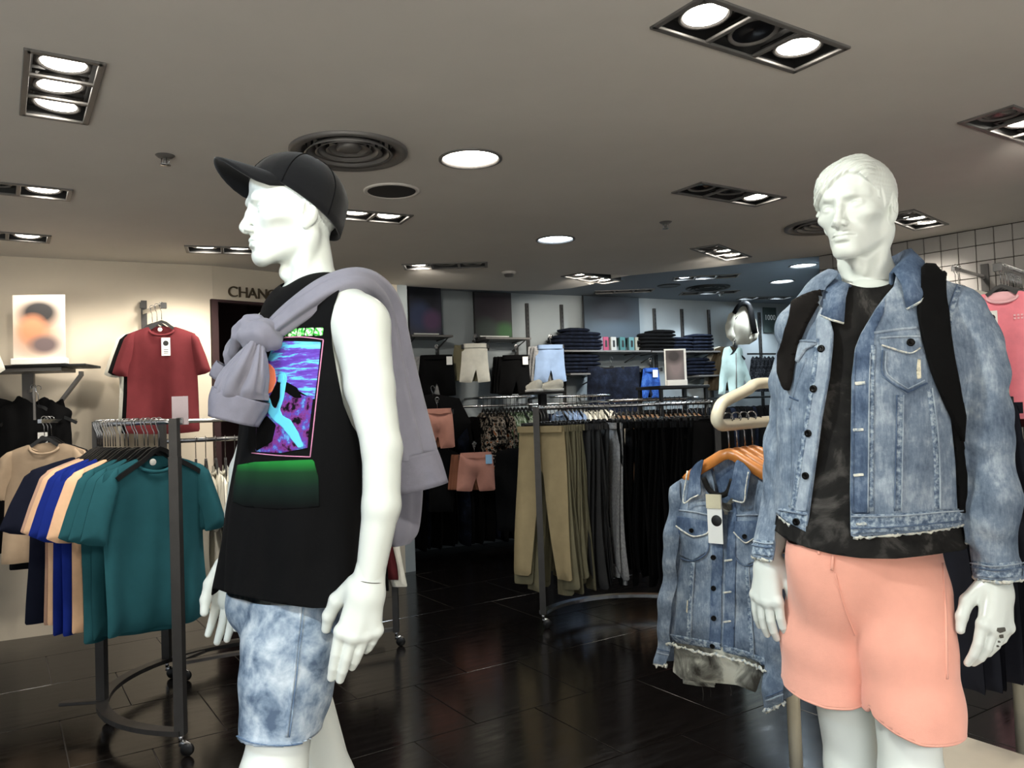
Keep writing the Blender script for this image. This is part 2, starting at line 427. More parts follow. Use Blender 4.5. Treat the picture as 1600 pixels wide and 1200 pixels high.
def lay(tree, g, lift, thick):
    V, N, ok = [], [], []
    for x, y, _ in g[0]:
        d = norm(ray(x, y)); hit = tree.ray_cast(Vector(C0), Vector(d), 12.)
        if hit[0] is None: V.append((0, 0, 0)); N.append((0, 0, 1)); ok.append(False); continue
        n = np.array(hit[1]); n = n if n @ d < 0 else -n
        V.append(hit[0]); N.append(n); ok.append(True)
    V, N, ok = np.array(V, float), np.array(N, float), np.array(ok)
    T = np.asarray(g[1]); T = T[ok[T].all(1)]
    if not len(T): return np.zeros((0, 3)), []
    # even out the normals
    e = np.concatenate([T[:, [0, 1]], T[:, [1, 2]], T[:, [2, 0]]])
    for _ in range(3):
        a = N.copy(); np.add.at(a, e[:, 0], N[e[:, 1]]); np.add.at(a, e[:, 1], N[e[:, 0]]); N = a / (np.linalg.norm(a, axis=1)[:, None] + 1e-9)
    use = np.unique(T); mp = -np.ones(len(V), int); mp[use] = np.arange(len(use)); V, N, T = V[use], N[use], mp[T]
    n = len(V); top = V + N * (lift + thick); bot = V + N * (lift - .002)
    ed = np.concatenate([T[:, [0, 1]], T[:, [1, 2]], T[:, [2, 0]]]); ks = np.sort(ed, 1); _, inv, cnt = np.unique(ks, axis=0, return_inverse=True, return_counts=True)
    bd = ed[cnt[inv.ravel()] == 1]
    d0 = V[T[0, 0]] - C0
    fn = np.cross(V[T[0, 1]] - V[T[0, 0]], V[T[0, 2]] - V[T[0, 0]])
    if fn @ d0 > 0: T = T[:, ::-1]; bd = bd[:, ::-1]
    side = np.concatenate([np.stack([bd[:, 0], bd[:, 0] + n, bd[:, 1] + n], 1), np.stack([bd[:, 0], bd[:, 1] + n, bd[:, 1]], 1)])
    return np.concatenate([top, bot]), np.concatenate([T, side]).tolist()
def seam(tree, pts_px, w=4., lift=.001, thick=.002, n=24):
    """a raised seam or strip w pixels wide along a line on a garment"""
    p = spline(pts_px, n) if len(pts_px) > 2 else np.linspace(pts_px[0], pts_px[1], n)
    t = np.gradient(p, axis=0); t /= np.linalg.norm(t, axis=1)[:, None]; s = np.stack([-t[:, 1], t[:, 0]], 1)
    q = np.concatenate([p + s * k * w / 2 for k in (-1, -.33, .33, 1)]) if w > 6 else np.concatenate([p + s * k * w / 2 for k in (-1, 1)])
    m = 4 if w > 6 else 2
    V = np.concatenate([q, np.zeros((len(q), 1))], 1); i = np.arange(n - 1)
    T = []
    for k in range(m - 1):
        a = k * n
        T += [np.stack([a + i, a + i + 1, a + n + i + 1], 1), np.stack([a + i, a + n + i + 1, a + n + i], 1)]
    return lay(tree, (V, np.concatenate(T)), lift, thick)
# ------------------------------------------------------------------ room shell
AU = nz([.839, .545, 0]); AV = nz([.545, -.839, 0]); ANG = math.atan2(.545, .839)
CEIL, CEILB = 2.65, 2.78
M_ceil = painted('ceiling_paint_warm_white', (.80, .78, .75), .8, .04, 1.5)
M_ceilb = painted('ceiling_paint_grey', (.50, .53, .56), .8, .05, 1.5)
M_wall = painted('wall_paint_cream', (.80, .755, .68), .75, .05, 2)
M_wallb = painted('wall_paint_cool_grey', (.58, .61, .62), .8, .05, 2)
M_dark = mat('fixture_black', (.035, .034, .033), .5)
M_grey = mat('fixture_grey_metal', (.42, .41, .40), .45, .3)
M_chrome = mat('chrome', (.78, .78, .78), .18, 1.)
M_steel = painted('rack_dark_steel', (.25, .245, .24), .42, .1, 20, metal=.5)
M_black = mat('black_plastic', (.018, .018, .02), .38)
M_lit = mat('lamp_face', (1, 1, 1), .5, emit=(1, .97, .92), estr=14)
M_litc = mat('lamp_face_cool', (1, 1, 1), .5, emit=(.86, .94, 1), estr=14)
M_off = mat('lamp_face_unlit', (.10, .10, .11), .15, .3)
def tile_mat():
    m = mat('floor_tile_black', (.032, .027, .026), .16, spec=.45); t = NT(m); v = t.coord((1, 14, 1), (0, 0, -ANG))
    n = t.noise(v, 3, 5); oi = t.new('ShaderNodeObjectInfo').outputs['Random']
    t.col(t.mix(t.math('MULTIPLY', oi, .5), t.ramp(n, [(.3, (.045, .037, .035)), (.7, (.082, .067, .061))]), lin((.050, .046, .046))))
    r = t.ramp(t.noise(t.coord((1, 6, 1), (0, 0, -ANG)), 5, 5), [(.3, (.35, .35, .35)), (.75, (.52, .52, .52))]); t.l.new(r, t.b.inputs['Roughness'])
    t.bump(t.noise(t.coord((6, 60, 6), (0, 0, -ANG)), 5, 3), .05, .002)
    return m
M_tile = tile_mat(); M_grout = painted('floor_grout', (.30, .28, .27), .85, .2, 30)

floor = tag(mk('floor', box((.5, 5.8, -.045), (13, 16, .08)), M_grout, smooth=False), kind='structure')
TU, TV = .645, .66; G0 = nz([-.038, 4.645, 0])
near, far, tmesh = [], [], None
for j in range(-12, 13):
    for i in range(-13, 14):
        c = G0 + AV * (j + .5) * TV + AU * (i + .5 + (.5 if j % 2 else 0) + .0) * TU
        if not (-5.5 < c[0] < 6.5 and -1.9 < c[1] < 12.5): continue
        q = proj(c[None] + nz([[0, 0, 0]]))[0] if c[1] > .5 else nz([9e9, 0])
        (near if (c[1] > 1.5 and c[1] < 7.6 and -250 < q[0] < 1850 and q[1] < 1700) else far).append(c)
for c in near:
    if tmesh is None:
        o = mk('tile', box((0, 0, 0), (TU - .004, TV - .004, .012), bev=.0015), M_tile, floor, smooth=False); tmesh = o.data
    else:
        o = bpy.data.objects.new('tile', tmesh); COL.objects.link(o); o.parent = floor
    o.location = (c[0], c[1], -.006); o.rotation_euler = (0, 0, ANG)
tag(mk('tile_field', join(*[box((c[0], c[1], -.006), (TU - .004, TV - .004, .012), ANG) for c in far]), M_tile, floor, smooth=False), kind='stuff')

tag(mk('floor_added_bounce', box((0, -6.2, -.03), (16, 7.6, .06)), painted('bounce_floor_pale', (.82, .80, .76), .35, .05, 2), smooth=False), kind='structure')  # unseen pale floor, added to bounce the fill light up to the ceiling
# lamps let into the ceilings: holes first
def ends(a, b, z):
    a, b = PZ(*a, z), PZ(*b, z); d = norm(b - a); return (a + b) / 2, math.atan2(d[1], d[0])
A30 = ANG; A123 = ANG + math.pi / 2
TRI = [  # centre, axis, which lamps are lit, ceiling, label
    ((.838, 2.578), A30, (1, 0, 1), CEIL, 'large triple ceiling spotlight top centre with dark middle lamp', .68),
    ((-1.576, 2.795), A123, (1, 1, 1), CEIL, 'triple ceiling spotlight with all three lamps lit, left of the round air vent', .60),
    ((2.36, 3.56), A30, (0, 1, 0), CEIL, 'triple ceiling spotlight cut by the right edge of the photo', .66),
    (tuple(PZ(-12, 292, CEIL)[:2]), A30, (0, 0, 1), CEIL, 'triple ceiling spotlight cut by the left edge, the nearer of two there', .66),
    ((1.30, 4.55), A30, (0, 0, 1), CEIL, 'triple ceiling spotlight with one lit lamp, above and left of the bare-headed mannequin', .68),
    (tuple(PZ(-22, 366, CEIL)[:2]), A30, (0, 0, 1), CEIL, 'triple ceiling spotlight cut by the left edge, the farther of two there', .66),
    (tuple(PZ(374, 391, CEIL)[:2]), A30 - .25, (1, 1, 0), CEIL, 'triple ceiling spotlight left of the face under the cap', .68),
    (tuple(PZ(556, 336, CEIL)[:2]), A30 - .1, (1, 1, 1), CEIL, 'triple ceiling spotlight just behind the black cap', .62),
    (tuple(PZ(696, 415, CEIL)[:2]), A30 - .55, (1, 0, 0), CEIL, 'triple ceiling spotlight with one bright lamp over the back of the shop', .66),
    (tuple(PZ(1128, 394.5, CEIL)[:2]), A30 + .35, (0, 1, 1), CEIL, 'triple ceiling spotlight above the denim rack, near the edge of the lower ceiling', .68),
    (tuple(PZ(926, 435, CEIL)[:2]), A30 + .3, (1, 1, 1), CEIL, 'triple ceiling spotlight at the rounded tip of the lower ceiling', .66),
    (tuple(PZ(1428, 344, CEIL)[:2]), A30 + .2, (0, 1, 1), CEIL, 'triple ceiling spotlight beside the ear of the bare-headed mannequin', .66),
    (tuple(PZ(1103, 433, CEILB)[:2]), A30 - .7, (1, 1, 0), CEILB, 'triple ceiling spotlight with two lit lamps on the dark rear ceiling', .66),
    (tuple(PZ(1195, 465.5, CEILB)[:2]), A30 - .4, (1, 0, 1), CEILB, 'farthest triple ceiling spotlight on the dark rear ceiling', .66),
    (tuple(PZ(1108, 457, CEILB)[:2]), A30 - .6, (0, 1, 0), CEILB, 'triple ceiling spotlight below the rear air vent', .66),
    (tuple(PZ(975, 455, CEILB)[:2]), A30 - .6, (0, 0, 0), CEILB, 'unlit triple ceiling spotlight on the dark rear ceiling', .66),
]
DOWN = [(PZ(735, 248, CEIL), .135, CEIL, M_lit, 'big round ceiling downlight beside the round air vent'), (PZ(868, 374, CEIL), .125, CEIL, M_litc, 'round ceiling downlight above the middle of the shop'),
        (PZ(1255, 415, CEILB), .125, CEILB, M_litc, 'nearer round downlight on the dark rear ceiling'), (PZ(1222, 440, CEILB), .125, CEILB, M_litc, 'farther round downlight on the dark rear ceiling')]
VENT = [(PZ(545, 236, CEIL), .265, CEIL, 'large round ceiling air vent behind the black cap'), (PZ(1288, 352, CEIL), .265, CEIL, 'round ceiling air vent partly hidden by the bare mannequin head'), (PZ(1106, 449, CEILB), .25, CEILB, 'small dark round air vent on the rear ceiling')]
def rectpts(c, a, w, h):
    ca, sa = math.cos(a), math.sin(a); return [(c[0] + x * ca - y * sa, c[1] + x * sa + y * ca) for x, y in ((-w / 2, -h / 2), (w / 2, -h / 2), (w / 2, h / 2), (-w / 2, h / 2))]
def circpts(c, r, n=28): return [(c[0] + r * math.cos(k * 2 * math.pi / n), c[1] + r * math.sin(k * 2 * math.pi / n)) for k in range(n)]
def slab(name, outer, holes, z0, z1, m):
    loops = [outer] + holes; V = [p for l in loops for p in l]; ed = []; k = 0
    for l in loops: ed += [(k + i, k + (i + 1) % len(l)) for i in range(len(l))]; k += len(l)
    vs, _, T, ov, _, _ = delaunay_2d_cdt([Vector(p) for p in V], ed, [], 1, 1e-6)
    n = len(V); back = [o[0] if o else -1 for o in ov]
    def solid(t):
        c = [sum(V[back[i]][k] for i in t) / 3 for k in (0, 1)]
        return all(sdpoly(nz([c[0]]), nz([c[1]]), h)[0] < 0 for h in holes) and sdpoly(nz([c[0]]), nz([c[1]]), outer)[0] > 0
    Fc = [[back[i] for i in t][::-1] for t in T if all(back[i] >= 0 for i in t)]
    Fc = [t for t in Fc if solid([back.index(i) for i in t])]
    V = [(x, y, z0) for x, y in V]
    k = 0
    for l in loops:
        for i in range(len(l)):
            a, b = k + i, k + (i + 1) % len(l); Fc.append([a, b, b + n, a + n])
        k += len(l)
    V2 = V + [(x, y, z1) for x, y, _ in V]
    return tag(mk(name, (nz(V2), Fc), m, smooth=False), kind='structure')
NEARPOLY = [(-5.2, -2.2), (5.6, -2.2), (5.6, 3.48), (2.614, 6.623), (1.8, 6.99), (1.12, 7.27), (.95, 7.42), (.80, 7.72), (.62, 7.92), (.42, 8.0), (.0, 7.95), (-.5, 7.72), (-1.0, 7.40), (-1.034, 7.35), (-2.285, 6.12), (-3.528, 5.50), (-5.2, 4.73)]
holesN = [rectpts(t[0], t[1], t[5], .205) for t in TRI if t[3] == CEIL and abs(t[0][0]) < 4] + [circpts(d[0], d[1]) for d in DOWN if d[2] == CEIL] + [circpts(v[0], v[1] * .80) for v in VENT if v[2] == CEIL]
slab('ceiling', NEARPOLY, holesN, CEIL, CEIL + .12, M_ceil)
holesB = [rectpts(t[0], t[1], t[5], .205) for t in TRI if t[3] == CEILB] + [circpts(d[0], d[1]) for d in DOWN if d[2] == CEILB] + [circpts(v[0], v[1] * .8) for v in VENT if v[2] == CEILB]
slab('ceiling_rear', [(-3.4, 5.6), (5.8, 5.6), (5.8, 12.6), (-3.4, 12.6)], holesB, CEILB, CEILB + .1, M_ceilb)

AIMS = {0: (.72, 2.5, .9), 1: (-1.9, 3.35, 1.1), 2: (3.75, 5.1, 1.5), 3: (-3.3, 5.4, 1.0), 5: (-3.0, 5.5, 1.3), 6: (-2.55, 5.9, 1.3), 7: (-2.2, 5.2, 1.2), 11: (3.0, 6.05, 1.6), 8: (-.3, 8.7, 1.5), 9: (1.6, 9.0, 1.2), 10: (.9, 9.2, 1.6), 12: (1.6, 9.6, 1.6), 13: (3.2, 10.4, 1.6), 14: (2.3, 9.9, 1.6)}
def triple(c, a, lit, z, label, L, n=-1):
    t = thing('triple_spotlight', label, 'ceiling light', (c[0], c[1], z), a)
    H = .205; cw = L / 3
    fr = []
    for s in (-1, 1): fr += [box((0, s * (H / 2 + .004), -.003), (L + .03, .022, .010), bev=.002), box((s * (L / 2 + .004), 0, -.003), (.022, H + .012, .010), bev=.002)]
    for s in (-.5, .5): fr.append(box((s * cw, 0, -.001), (.020, H, .010), bev=.002))
    mk('frame', join(*fr), M_grey, t, smooth=False)
    b = [box((0, s * H / 2, .055), (L, .004, .11)) for s in (-1, 1)] + [box((s * L / 2, 0, .055), (.004, H, .11)) for s in (-1, 1)] + [box((0, 0, .11), (L, H, .006))]
    mk('housing', join(*b), M_dark, t, smooth=False)
    for k in range(3):
        x = (k - 1) * cw; til = random.uniform(-.12, .12)
        R = np.array(Matrix.Rotation(til, 3, 'X'))
        g = mk('lamp', xf(lathe([(.062, .04), (.082, .012), (.084, .004), (.080, .000), (.074, .002), (.066, .012)], 28), (x, 0, .012), R=R), M_grey if not lit[k] else M_grey, t)
        m = M_off if not lit[k] else (M_litc if z == CEILB else M_lit)
        mk('lamp_face', xf(lathe([(0, .016), (.035, .010), (.068, .010)], 28), (x, 0, .008), R=R), m, g)
        q = [box((x + s * cw * .38, 0, .03), (.012, H * .8, .006), bev=.001) for s in (-1, 1)] + [box((x, s * H * .40, .03), (cw * .8, .010, .006), bev=.001) for s in (-1, 1)]
        mk('gimbal_ring', join(*q), M_dark, g, smooth=False)
        if lit[k]:
            p = (c[0] + x * math.cos(a), c[1] + x * math.sin(a), z - .03)
            tg_ = AIMS.get(n, (p[0] + random.uniform(-.3, .3), p[1] + random.uniform(-.3, .3), 0))
            spot('spot_lamp', p, (tg_[0] + .18 * (k - 1), tg_[1] + .1 * (k - 1), tg_[2]), (17 if n in AIMS else 13) if z == CEIL else 24, (1, .93, .82) if z == CEIL else (.80, .91, 1), 95, .7, .05)
for n, t in enumerate(TRI): triple(*t, n)
for c, r, z, m, label in DOWN:
    t = thing('round_downlight', label, 'ceiling light', (c[0], c[1], z))
    mk('rim', lathe([(r + .016, .0), (r + .016, -.006), (r + .002, -.008), (r - .006, .004), (r - .004, .06), (r, .06)], 36), M_grey, t)
    mk('lamp_face', lathe([(0, .008), (r * .7, .006), (r - .006, .006)], 36), m, t)
    spot('down_lamp', (c[0], c[1], z - .04), (c[0], c[1], 0), 24 if z == CEIL else 48, (1, .96, .9) if m is M_lit else (.80, .91, 1), 130, .8, .1)
for c, r, z, label in VENT:
    t = thing('air_vent', label, 'air vent', (c[0], c[1], z))
    M_v = M_grey if z == CEIL else M_dark
    mk('rim', lathe([(r, .0), (r, -.012), (r - .01, -.018), (r * .80, -.006), (r * .78, .03), (r * .80, .05)], 44), M_v, t)
    for k, q in enumerate((.70, .52, .34)):
        mk('ring', lathe([(r * q, -.016 + .01 * k), (r * q + .012, -.020 + .01 * k), (r * (q - .13), .022), (r * (q - .14), .020), (r * q - .004, -.014 + .01 * k)], 44), M_v, t)
    mk('core', lathe([(0, .002), (r * .20, .002), (r * .22, .012), (r * .22, .03)], 6), M_v, t)
    mk('duct', lathe([(0, .10), (r * .8, .10), (r * .8, .0)], 32), M_dark, t)
c = PZ(612, 298, CEIL); t = thing('ceiling_speaker', 'round dark ceiling speaker below the round air vent', 'speaker', c)
mk('rim', lathe([(.150, 0), (.150, -.006), (.135, -.010), (.128, -.004)], 36), M_ceil, t); mk('grille', lathe([(0, -.007), (.10, -.007), (.130, -.004)], 36), painted('speaker_mesh', (.10, .095, .09), .8, .4, 300), t)
c = PZ(1045, 446, CEILB); t = thing('ceiling_speaker', 'small dark speaker disc on the rear ceiling', 'speaker', c)
mk('rim', lathe([(.13, 0), (.13, -.006), (.11, -.01)], 28), M_dark, t); mk('grille', lathe([(0, -.007), (.115, -.008)], 28), M_dark, t)
def sprinkler(c, label, z=CEIL):
    t = thing('sprinkler', label, 'sprinkler', (c[0], c[1], z)); mk('plate', lathe([(0, -.012), (.03, -.010), (.042, 0)], 24), M_grey, t)
    mk('stem', tube([(0, 0, -.01), (0, 0, -.042)], .009, 8), M_grey, t)
    mk('deflector', join(lathe([(0, -.047), (.024, -.045), (.024, -.042), (0, -.042)], 12), tube([(-.016, 0, -.012), (-.018, 0, -.03), (0, 0, -.042), (.018, 0, -.03), (.016, 0, -.012)], .003, 5)), M_chrome, t)
sprinkler(PZ(1040, 347, CEIL), 'ceiling sprinkler between the mannequins'); sprinkler(PZ(258, 243, CEIL), 'ceiling sprinkler left of the black cap')
sprinkler(PZ(1126, 457, CEILB), 'tiny ceiling sprinkler on the dark rear ceiling', CEILB)
c = PZ(795, 425, CEIL); t = thing('smoke_detector', 'small round smoke detector near the edge of the lower ceiling', 'smoke detector', c)
mk('base', lathe([(.0, -.02), (.06, -.018), (.065, 0)], 24), M_ceil, t); mk('sensor', lathe([(0, -.045), (.035, -.042), (.045, -.02)], 24), M_grey, t)

# ---- walls
def wallseg(name, a, b, z0, z1, m, th=.1, parent=None):
    a, b = nz(a), nz(b); d = b - a; L = np.linalg.norm(d); c = (a + b) / 2; n = nz([-d[1], d[0]]) / L
    if n @ c < 0: n = -n
    c = c + n * th / 2
    o = mk(name, box((c[0], c[1], (z0 + z1) / 2), (L, th, z1 - z0), math.atan2(d[1], d[0])), m, parent, smooth=False)
    if parent is None: tag(o, kind='structure')
    return o
WL = [(-5.2, 4.72), (-3.528, 5.484), (-2.285, 6.097), (-1.034, 7.321), (-1.55, 8.12)]
wallseg('wall_left', WL[0], WL[1], -.05, 2.75, M_wall); wallseg('wall_left', WL[1], WL[2], -.05, 2.75, M_wall)
def onwall(px, py, a, b, off=0.):
    a, b = nz(a), nz(b); d = b - a; n = norm(nz([-d[1], d[0]])); n = -n if n @ a > 0 else n
    r = ray(px, py); t = ((a + n * off) @ n) / (r[:2] @ n); return C0 + r * t
dA = onwall(333, 470, WL[2], WL[3]); dB = onwall(520, 470, WL[2], WL[3]); DZ = dA[2]
wallseg('wall_left', WL[2], dA[:2], -.05, 2.75, M_wall); wallseg('wall_left', dB[:2], WL[3], -.05, 2.75, M_wall)
wallseg('wall_left', dA[:2], dB[:2], DZ, 2.75, M_wall)
wallseg('wall_left', WL[3], WL[4], -.05, 2.85, M_wallb)
M_cor = painted('changing_room_maroon', (.16, .055, .065), .8, .1)
cn = norm(nz([-.70, .715]));
wallseg('door_1', dA[:2], dA[:2] + cn * 1.6, -.05, 2.75, M_cor, .04); wallseg('door_1', dB[:2], dB[:2] + cn * 1.6, -.05, 2.75, M_cor, .04)
wallseg('door_1', dA[:2] + cn * 1.6, dB[:2] + cn * 1.6, -.05, 2.75, M_cor, .04)
ds = mk('door_1', bar([(*dA[:2], -.02), (*dA[:2], DZ), (*dB[:2], DZ), (*dB[:2], -.02)], .05, .06, up=(cn[0], cn[1], 0)), M_cor, smooth=False); tag(ds, kind='structure')
wallseg('ceiling_passage', dA[:2] - .1, dA[:2] + .05, 2.70, 2.74, M_cor, 2.2)
BW = lambda x: 9.374 + (x - .796) * .512
wallseg('wall_back', (-1.7, BW(-1.7)), (4.7, BW(4.7)), -.05, 2.9, M_wallb)
wallseg('wall_right_back', (2.75, 6.70), (4.75, 11.4), -.05, 2.9, M_wallb)
# tiled wall on the right
TW0, TW1 = nz([2.614, 6.623]), nz([5.3, 3.79]); td = norm(TW1 - TW0); TL = np.linalg.norm(TW1 - TW0)
tw = wallseg('wall_right', TW0, TW1, -.05, 2.75, painted('tile_grout_brown', (.20, .17, .15), .9, .1, 30))
M_wt = painted('wall_tile_grey', (.53, .515, .50), .42, .05, 3)
tp = .118; TN_ = nz([-td[1], td[0]]); TN_ = -TN_ if TN_ @ TW0 > 0 else TN_; n_ = TN_; wm = None; rest = []
ta = math.atan2(td[1], td[0])
for i in range(int(TL / tp)):
    for j in range(22):
        z = 2.645 - tp * (j + .5); c = TW0 + td * tp * (i + .5) + TN_ * .004
        if j < 9 and i < 17:
            if wm is None: o = mk('tile', box((0, 0, 0), (tp - .005, .014, tp - .005), bev=.002), M_wt, tw, smooth=False); wm = o.data
            else: o = bpy.data.objects.new('tile', wm); COL.objects.link(o); o.parent = tw
            o.location = (c[0], c[1], z); o.rotation_euler = (0, 0, ta)
        else: rest.append(box((c[0], c[1], z), (tp - .005, .014, tp - .005), ta))
tag(mk('tile_field', join(*rest), M_wt, tw, smooth=False), kind='stuff')

# ---- sign over the changing room opening
sa = onwall(356, 463, WL[2], WL[3], .012); sb = onwall(437, 463, WL[2], WL[3], .012); sdv = norm(sb - sa); sdv[2] = 0; sdv = norm(sdv)
sg = thing('changing_room_sign', 'raised brown metal letters reading CHANGING above the dark opening', 'sign', sa, math.atan2(sdv[1], sdv[0]))
M_let = mat('sign_letter_bronze', (.36, .31, .24), .35, .6); x = 0.
LS = np.linalg.norm(sb - sa) / 5.25
for ch, w in zip('CHANGING', (1.08, 1.05, 1.0, 1.05, 1.12, .45, 1.05, 1.1)):
    cu = bpy.data.curves.new('letter', 'FONT'); cu.body = ch; cu.size = LS * 1.42; cu.extrude = .008; cu.bevel_depth = .0
    o = bpy.data.objects.new('letter', cu); COL.objects.link(o); dg = bpy.context.evaluated_depsgraph_get(); me = bpy.data.meshes.new_from_object(o.evaluated_get(dg)); bpy.data.objects.remove(o)
    me.materials.clear(); me.materials.append(M_let); o = bpy.data.objects.new('letter', me); COL.objects.link(o); o.parent = sg; o.location = (x, 0, 0); o.rotation_euler = (math.pi / 2, 0, 0); x += w * LS * .93

# ---- display platforms under the mannequins
M_plinth = painted('platform_pale_beige', (.74, .70, .63), .55, .06, 5)
pc = PZ(1488, 1143, .14)
tag(mk('display_platform', box(tuple(pc[:2] - AU[:2] * .72 + AV[:2] * .85) + (.07,), (1.44, 1.7, .14), ANG, .006), M_plinth, smooth=False), 'pale beige low platform under the denim jacket mannequin', 'platform')
tag(mk('display_platform', box((-.52, 1.86, .07), (.95, .8, .14), ANG, .006), M_plinth, smooth=False), 'pale low platform under the mannequin in the black cap', 'platform')
# ------------------------------------------------------------------ mannequins: heads, hands, bodies
def step01(x, a, b):
    t = np.clip((x - a) / (b - a), 0, 1); return t * t * (3 - 2 * t)
def head_field(swept):
    def fn(p):
        x, f, z = p; X = np.abs(x); q = [X, f, z]
        # cranium, temples and face mass
        s = ell(q, (0, -.020, .150), (.0745, .098, .086))
        s = sm(s, ell(q, (0, .018, .125), (.066, .070, .075)), .03)
        s = sm(s, ell(q, (0, .030, .075), (.056, .052, .062)), .03)
        # jaw and chin
        s = sm(s, cone(q, (.048, -.012, .052), (.016, .066, .018), .019, .016), .022)
        s = sm(s, ell(q, (0, .073, .016), (.022, .018, .017)), .016)
        s = sm(s, cone(q, (.052, -.016, .085), (.048, -.010, .052), .018, .018), .02)
        # cheek bones, hollow under them
        s = sm(s, ell(q, (.046, .050, .094), (.021, .026, .016)), .018)
        s = smx(s, -ell(q, (.0705, .046, .062), (.013, .026, .020)), .020)
        # brow ridge
        s = sm(s, chain(q, [(.006, .084, .134), (.026, .083, .139), (.050, .062, .136)], [.010, .0112, .0085], .006), .010)
        s = sm(s, ell(q, (0, .056, .172), (.050, .025, .034)), .03)
        # muzzle
        s = sm(s, ell(q, (0, .066, .046), (.030, .027, .030)), .018)
        # eye sockets, eyeballs and lids
        s = smx(s, -ell(q, (.032, .0945, .1160), (.0195, .0185, .0130)), .008)
        s = smx(s, -ell(q, (.0125, .097, .117), (.008, .010, .012)), .010)
        eye = ball(q, (.0315, .0675, .1165), .0150)
        lid = ball(q, (.0315, .0675, .1165), .0170)
        zz = z - .1165; xx = X - .0315
        up = .0055 - 28 * xx * xx; lo = -.0040 + 18 * xx * xx
        lids = np.maximum(lid, -np.maximum(zz - up, lo - zz))
        s = sm(s, sm(eye, lids, .0012), .004)
        # nose
        s = sm(s, chain(q, [(0, .086, .128), (0, .094, .110), (0, .104, .086), (0, .107, .080)], [.0075, .0075, .0085, .0100], .006), .010)
        s = sm(s, ell(q, (.0120, .097, .0755), (.0068, .0110, .0075)), .006)
        s = sm(s, cone(q, (0, .105, .072), (0, .090, .066), .0055, .004), .006)
        s = smx(s, -ell(q, (.0075, .101, .0670), (.0040, .0065, .0040)), .003)
        # philtrum and lips
        s = smx(s, -cone(q, (0, .0985, .066), (0, .099, .059), .0028, .0028), .004)
        s = sm(s, chain(q, [(0.0035, .0905, .0525), (.012, .0880, .0525), (.024, .0765, .0485)], [.0072, .0064, .0022], .004), .004)
        s = sm(s, chain(q, [(0, .0890, .0425), (.010, .0870, .0430), (.022, .0770, .0475)], [.0082, .0072, .0022], .004), .004)
        s = smx(s, -chain(q, [(0, .0985, .0478), (.012, .0950, .0488), (.0275, .0800, .0475)], [.0016, .0016, .0014], .002), .0025)
        s = smx(s, -ell(q, (0, .0945, .0315), (.018, .007, .0045)), .006)
        # hair: a thin cap with combed relief
        if swept: zl = np.interp(x, [-.075, -.060, -.045, -.02, .0, .02, .045, .060, .075], [.118, .134, .146, .165, .180, .188, .180, .160, .125]).astype(np.float32)
        else: zl = np.interp(X, [0, .03, .05, .062, .075], [.176, .174, .166, .150, .125]).astype(np.float32)
        side = np.interp(f, [-.12, -.05, -.015, .02, .035, .06], [.040, .055, .118, .105, .150, .0]).astype(np.float32)
        line = np.where(f > .045, zl, np.where(f > .03, np.maximum(zl * .9, side), side))
        w = np.float32(.006) if swept else np.float32(.012)
        m = step01(z - line, -w, w)
        q1 = x * .76 - z * .64 + .10 * f
        st = np.abs(np.sin(q1 * 230 + 2.0 * np.sin(z * 37 + x * 30))) * .55 + np.abs(np.sin(q1 * 520 + 3 * np.sin(x * 40 - z * 25))) * .45
        st2 = np.sin((z * 1.1 + f * .7) * 500 + 4 * np.sin(x * 90)) * np.sin((f - z * .3) * 330 + 2 * np.sin(z * 70))
        frontal = step01(f + .8 * (z - .17) - .9 * x, -.02, .04) if swept else step01(f, .03, .06)
        th = (.0034 if swept else .0016) + frontal * st * (.0068 if swept else .0016) + (1 - frontal) * st2 * .0005
        s = s - m * th
        # ears
        ea = nz([.0755, -.014, .104])
        er = ell([X - .12 * (f + .014), f, z - .25 * (f + .014) * -1], (.077, -.016, .108), (.0085, .0195, .0320))
        er = sm(er, ell(q, (.0745, -.006, .080), (.0065, .0085, .0110)), .006)
        er = smx(er, -ell(q, (.0860, -.012, .112), (.0085, .0115, .0210)), .003)
        er = sm(er, chain(q, [(.079, -.012, .124), (.079, -.018, .112), (.078, -.013, .098)], [.0030, .0032, .0030], .003), .003)
        er = smx(er, -ell(q, (.0840, -.004, .101), (.0060, .0055, .0070)), .003)
        s = sm(s, er, .005)
        # neck with its two cords
        s = sm(s, cone(q, (0, -.026, .060), (0, -.040, -.090), .052, .056), .022)
        s = sm(s, chain(q, [(.056, -.024, .062), (.040, -.004, -.010), (.014, .014, -.082)], [.014, .013, .011], .01), .016)
        s = sm(s, ell(q, (0, .026, -.016), (.009, .009, .012)), .02)
        s = sm(s, cone(q, (.028, -.058, -.060), (.100, -.060, -.160), .036, .036), .035)
        return s
    return fn
def head_mesh(swept, C, fwd, up, h=.0022, size=1.06):
    """C: chin point in the room, fwd where the face looks"""
    fwd = norm(fwd); up = norm(np.asarray(up, float) - fwd * (np.asarray(up, float) @ fwd)); left = np.cross(up, fwd) * 1.
    V, Q = nets(head_field(swept), (-.16, -.155, -.135), (.16, .132, .252), h)
    V = V * size
    return np.asarray(C) + V[:, :1] * left + V[:, 1:2] * fwd + V[:, 2:] * up, Q

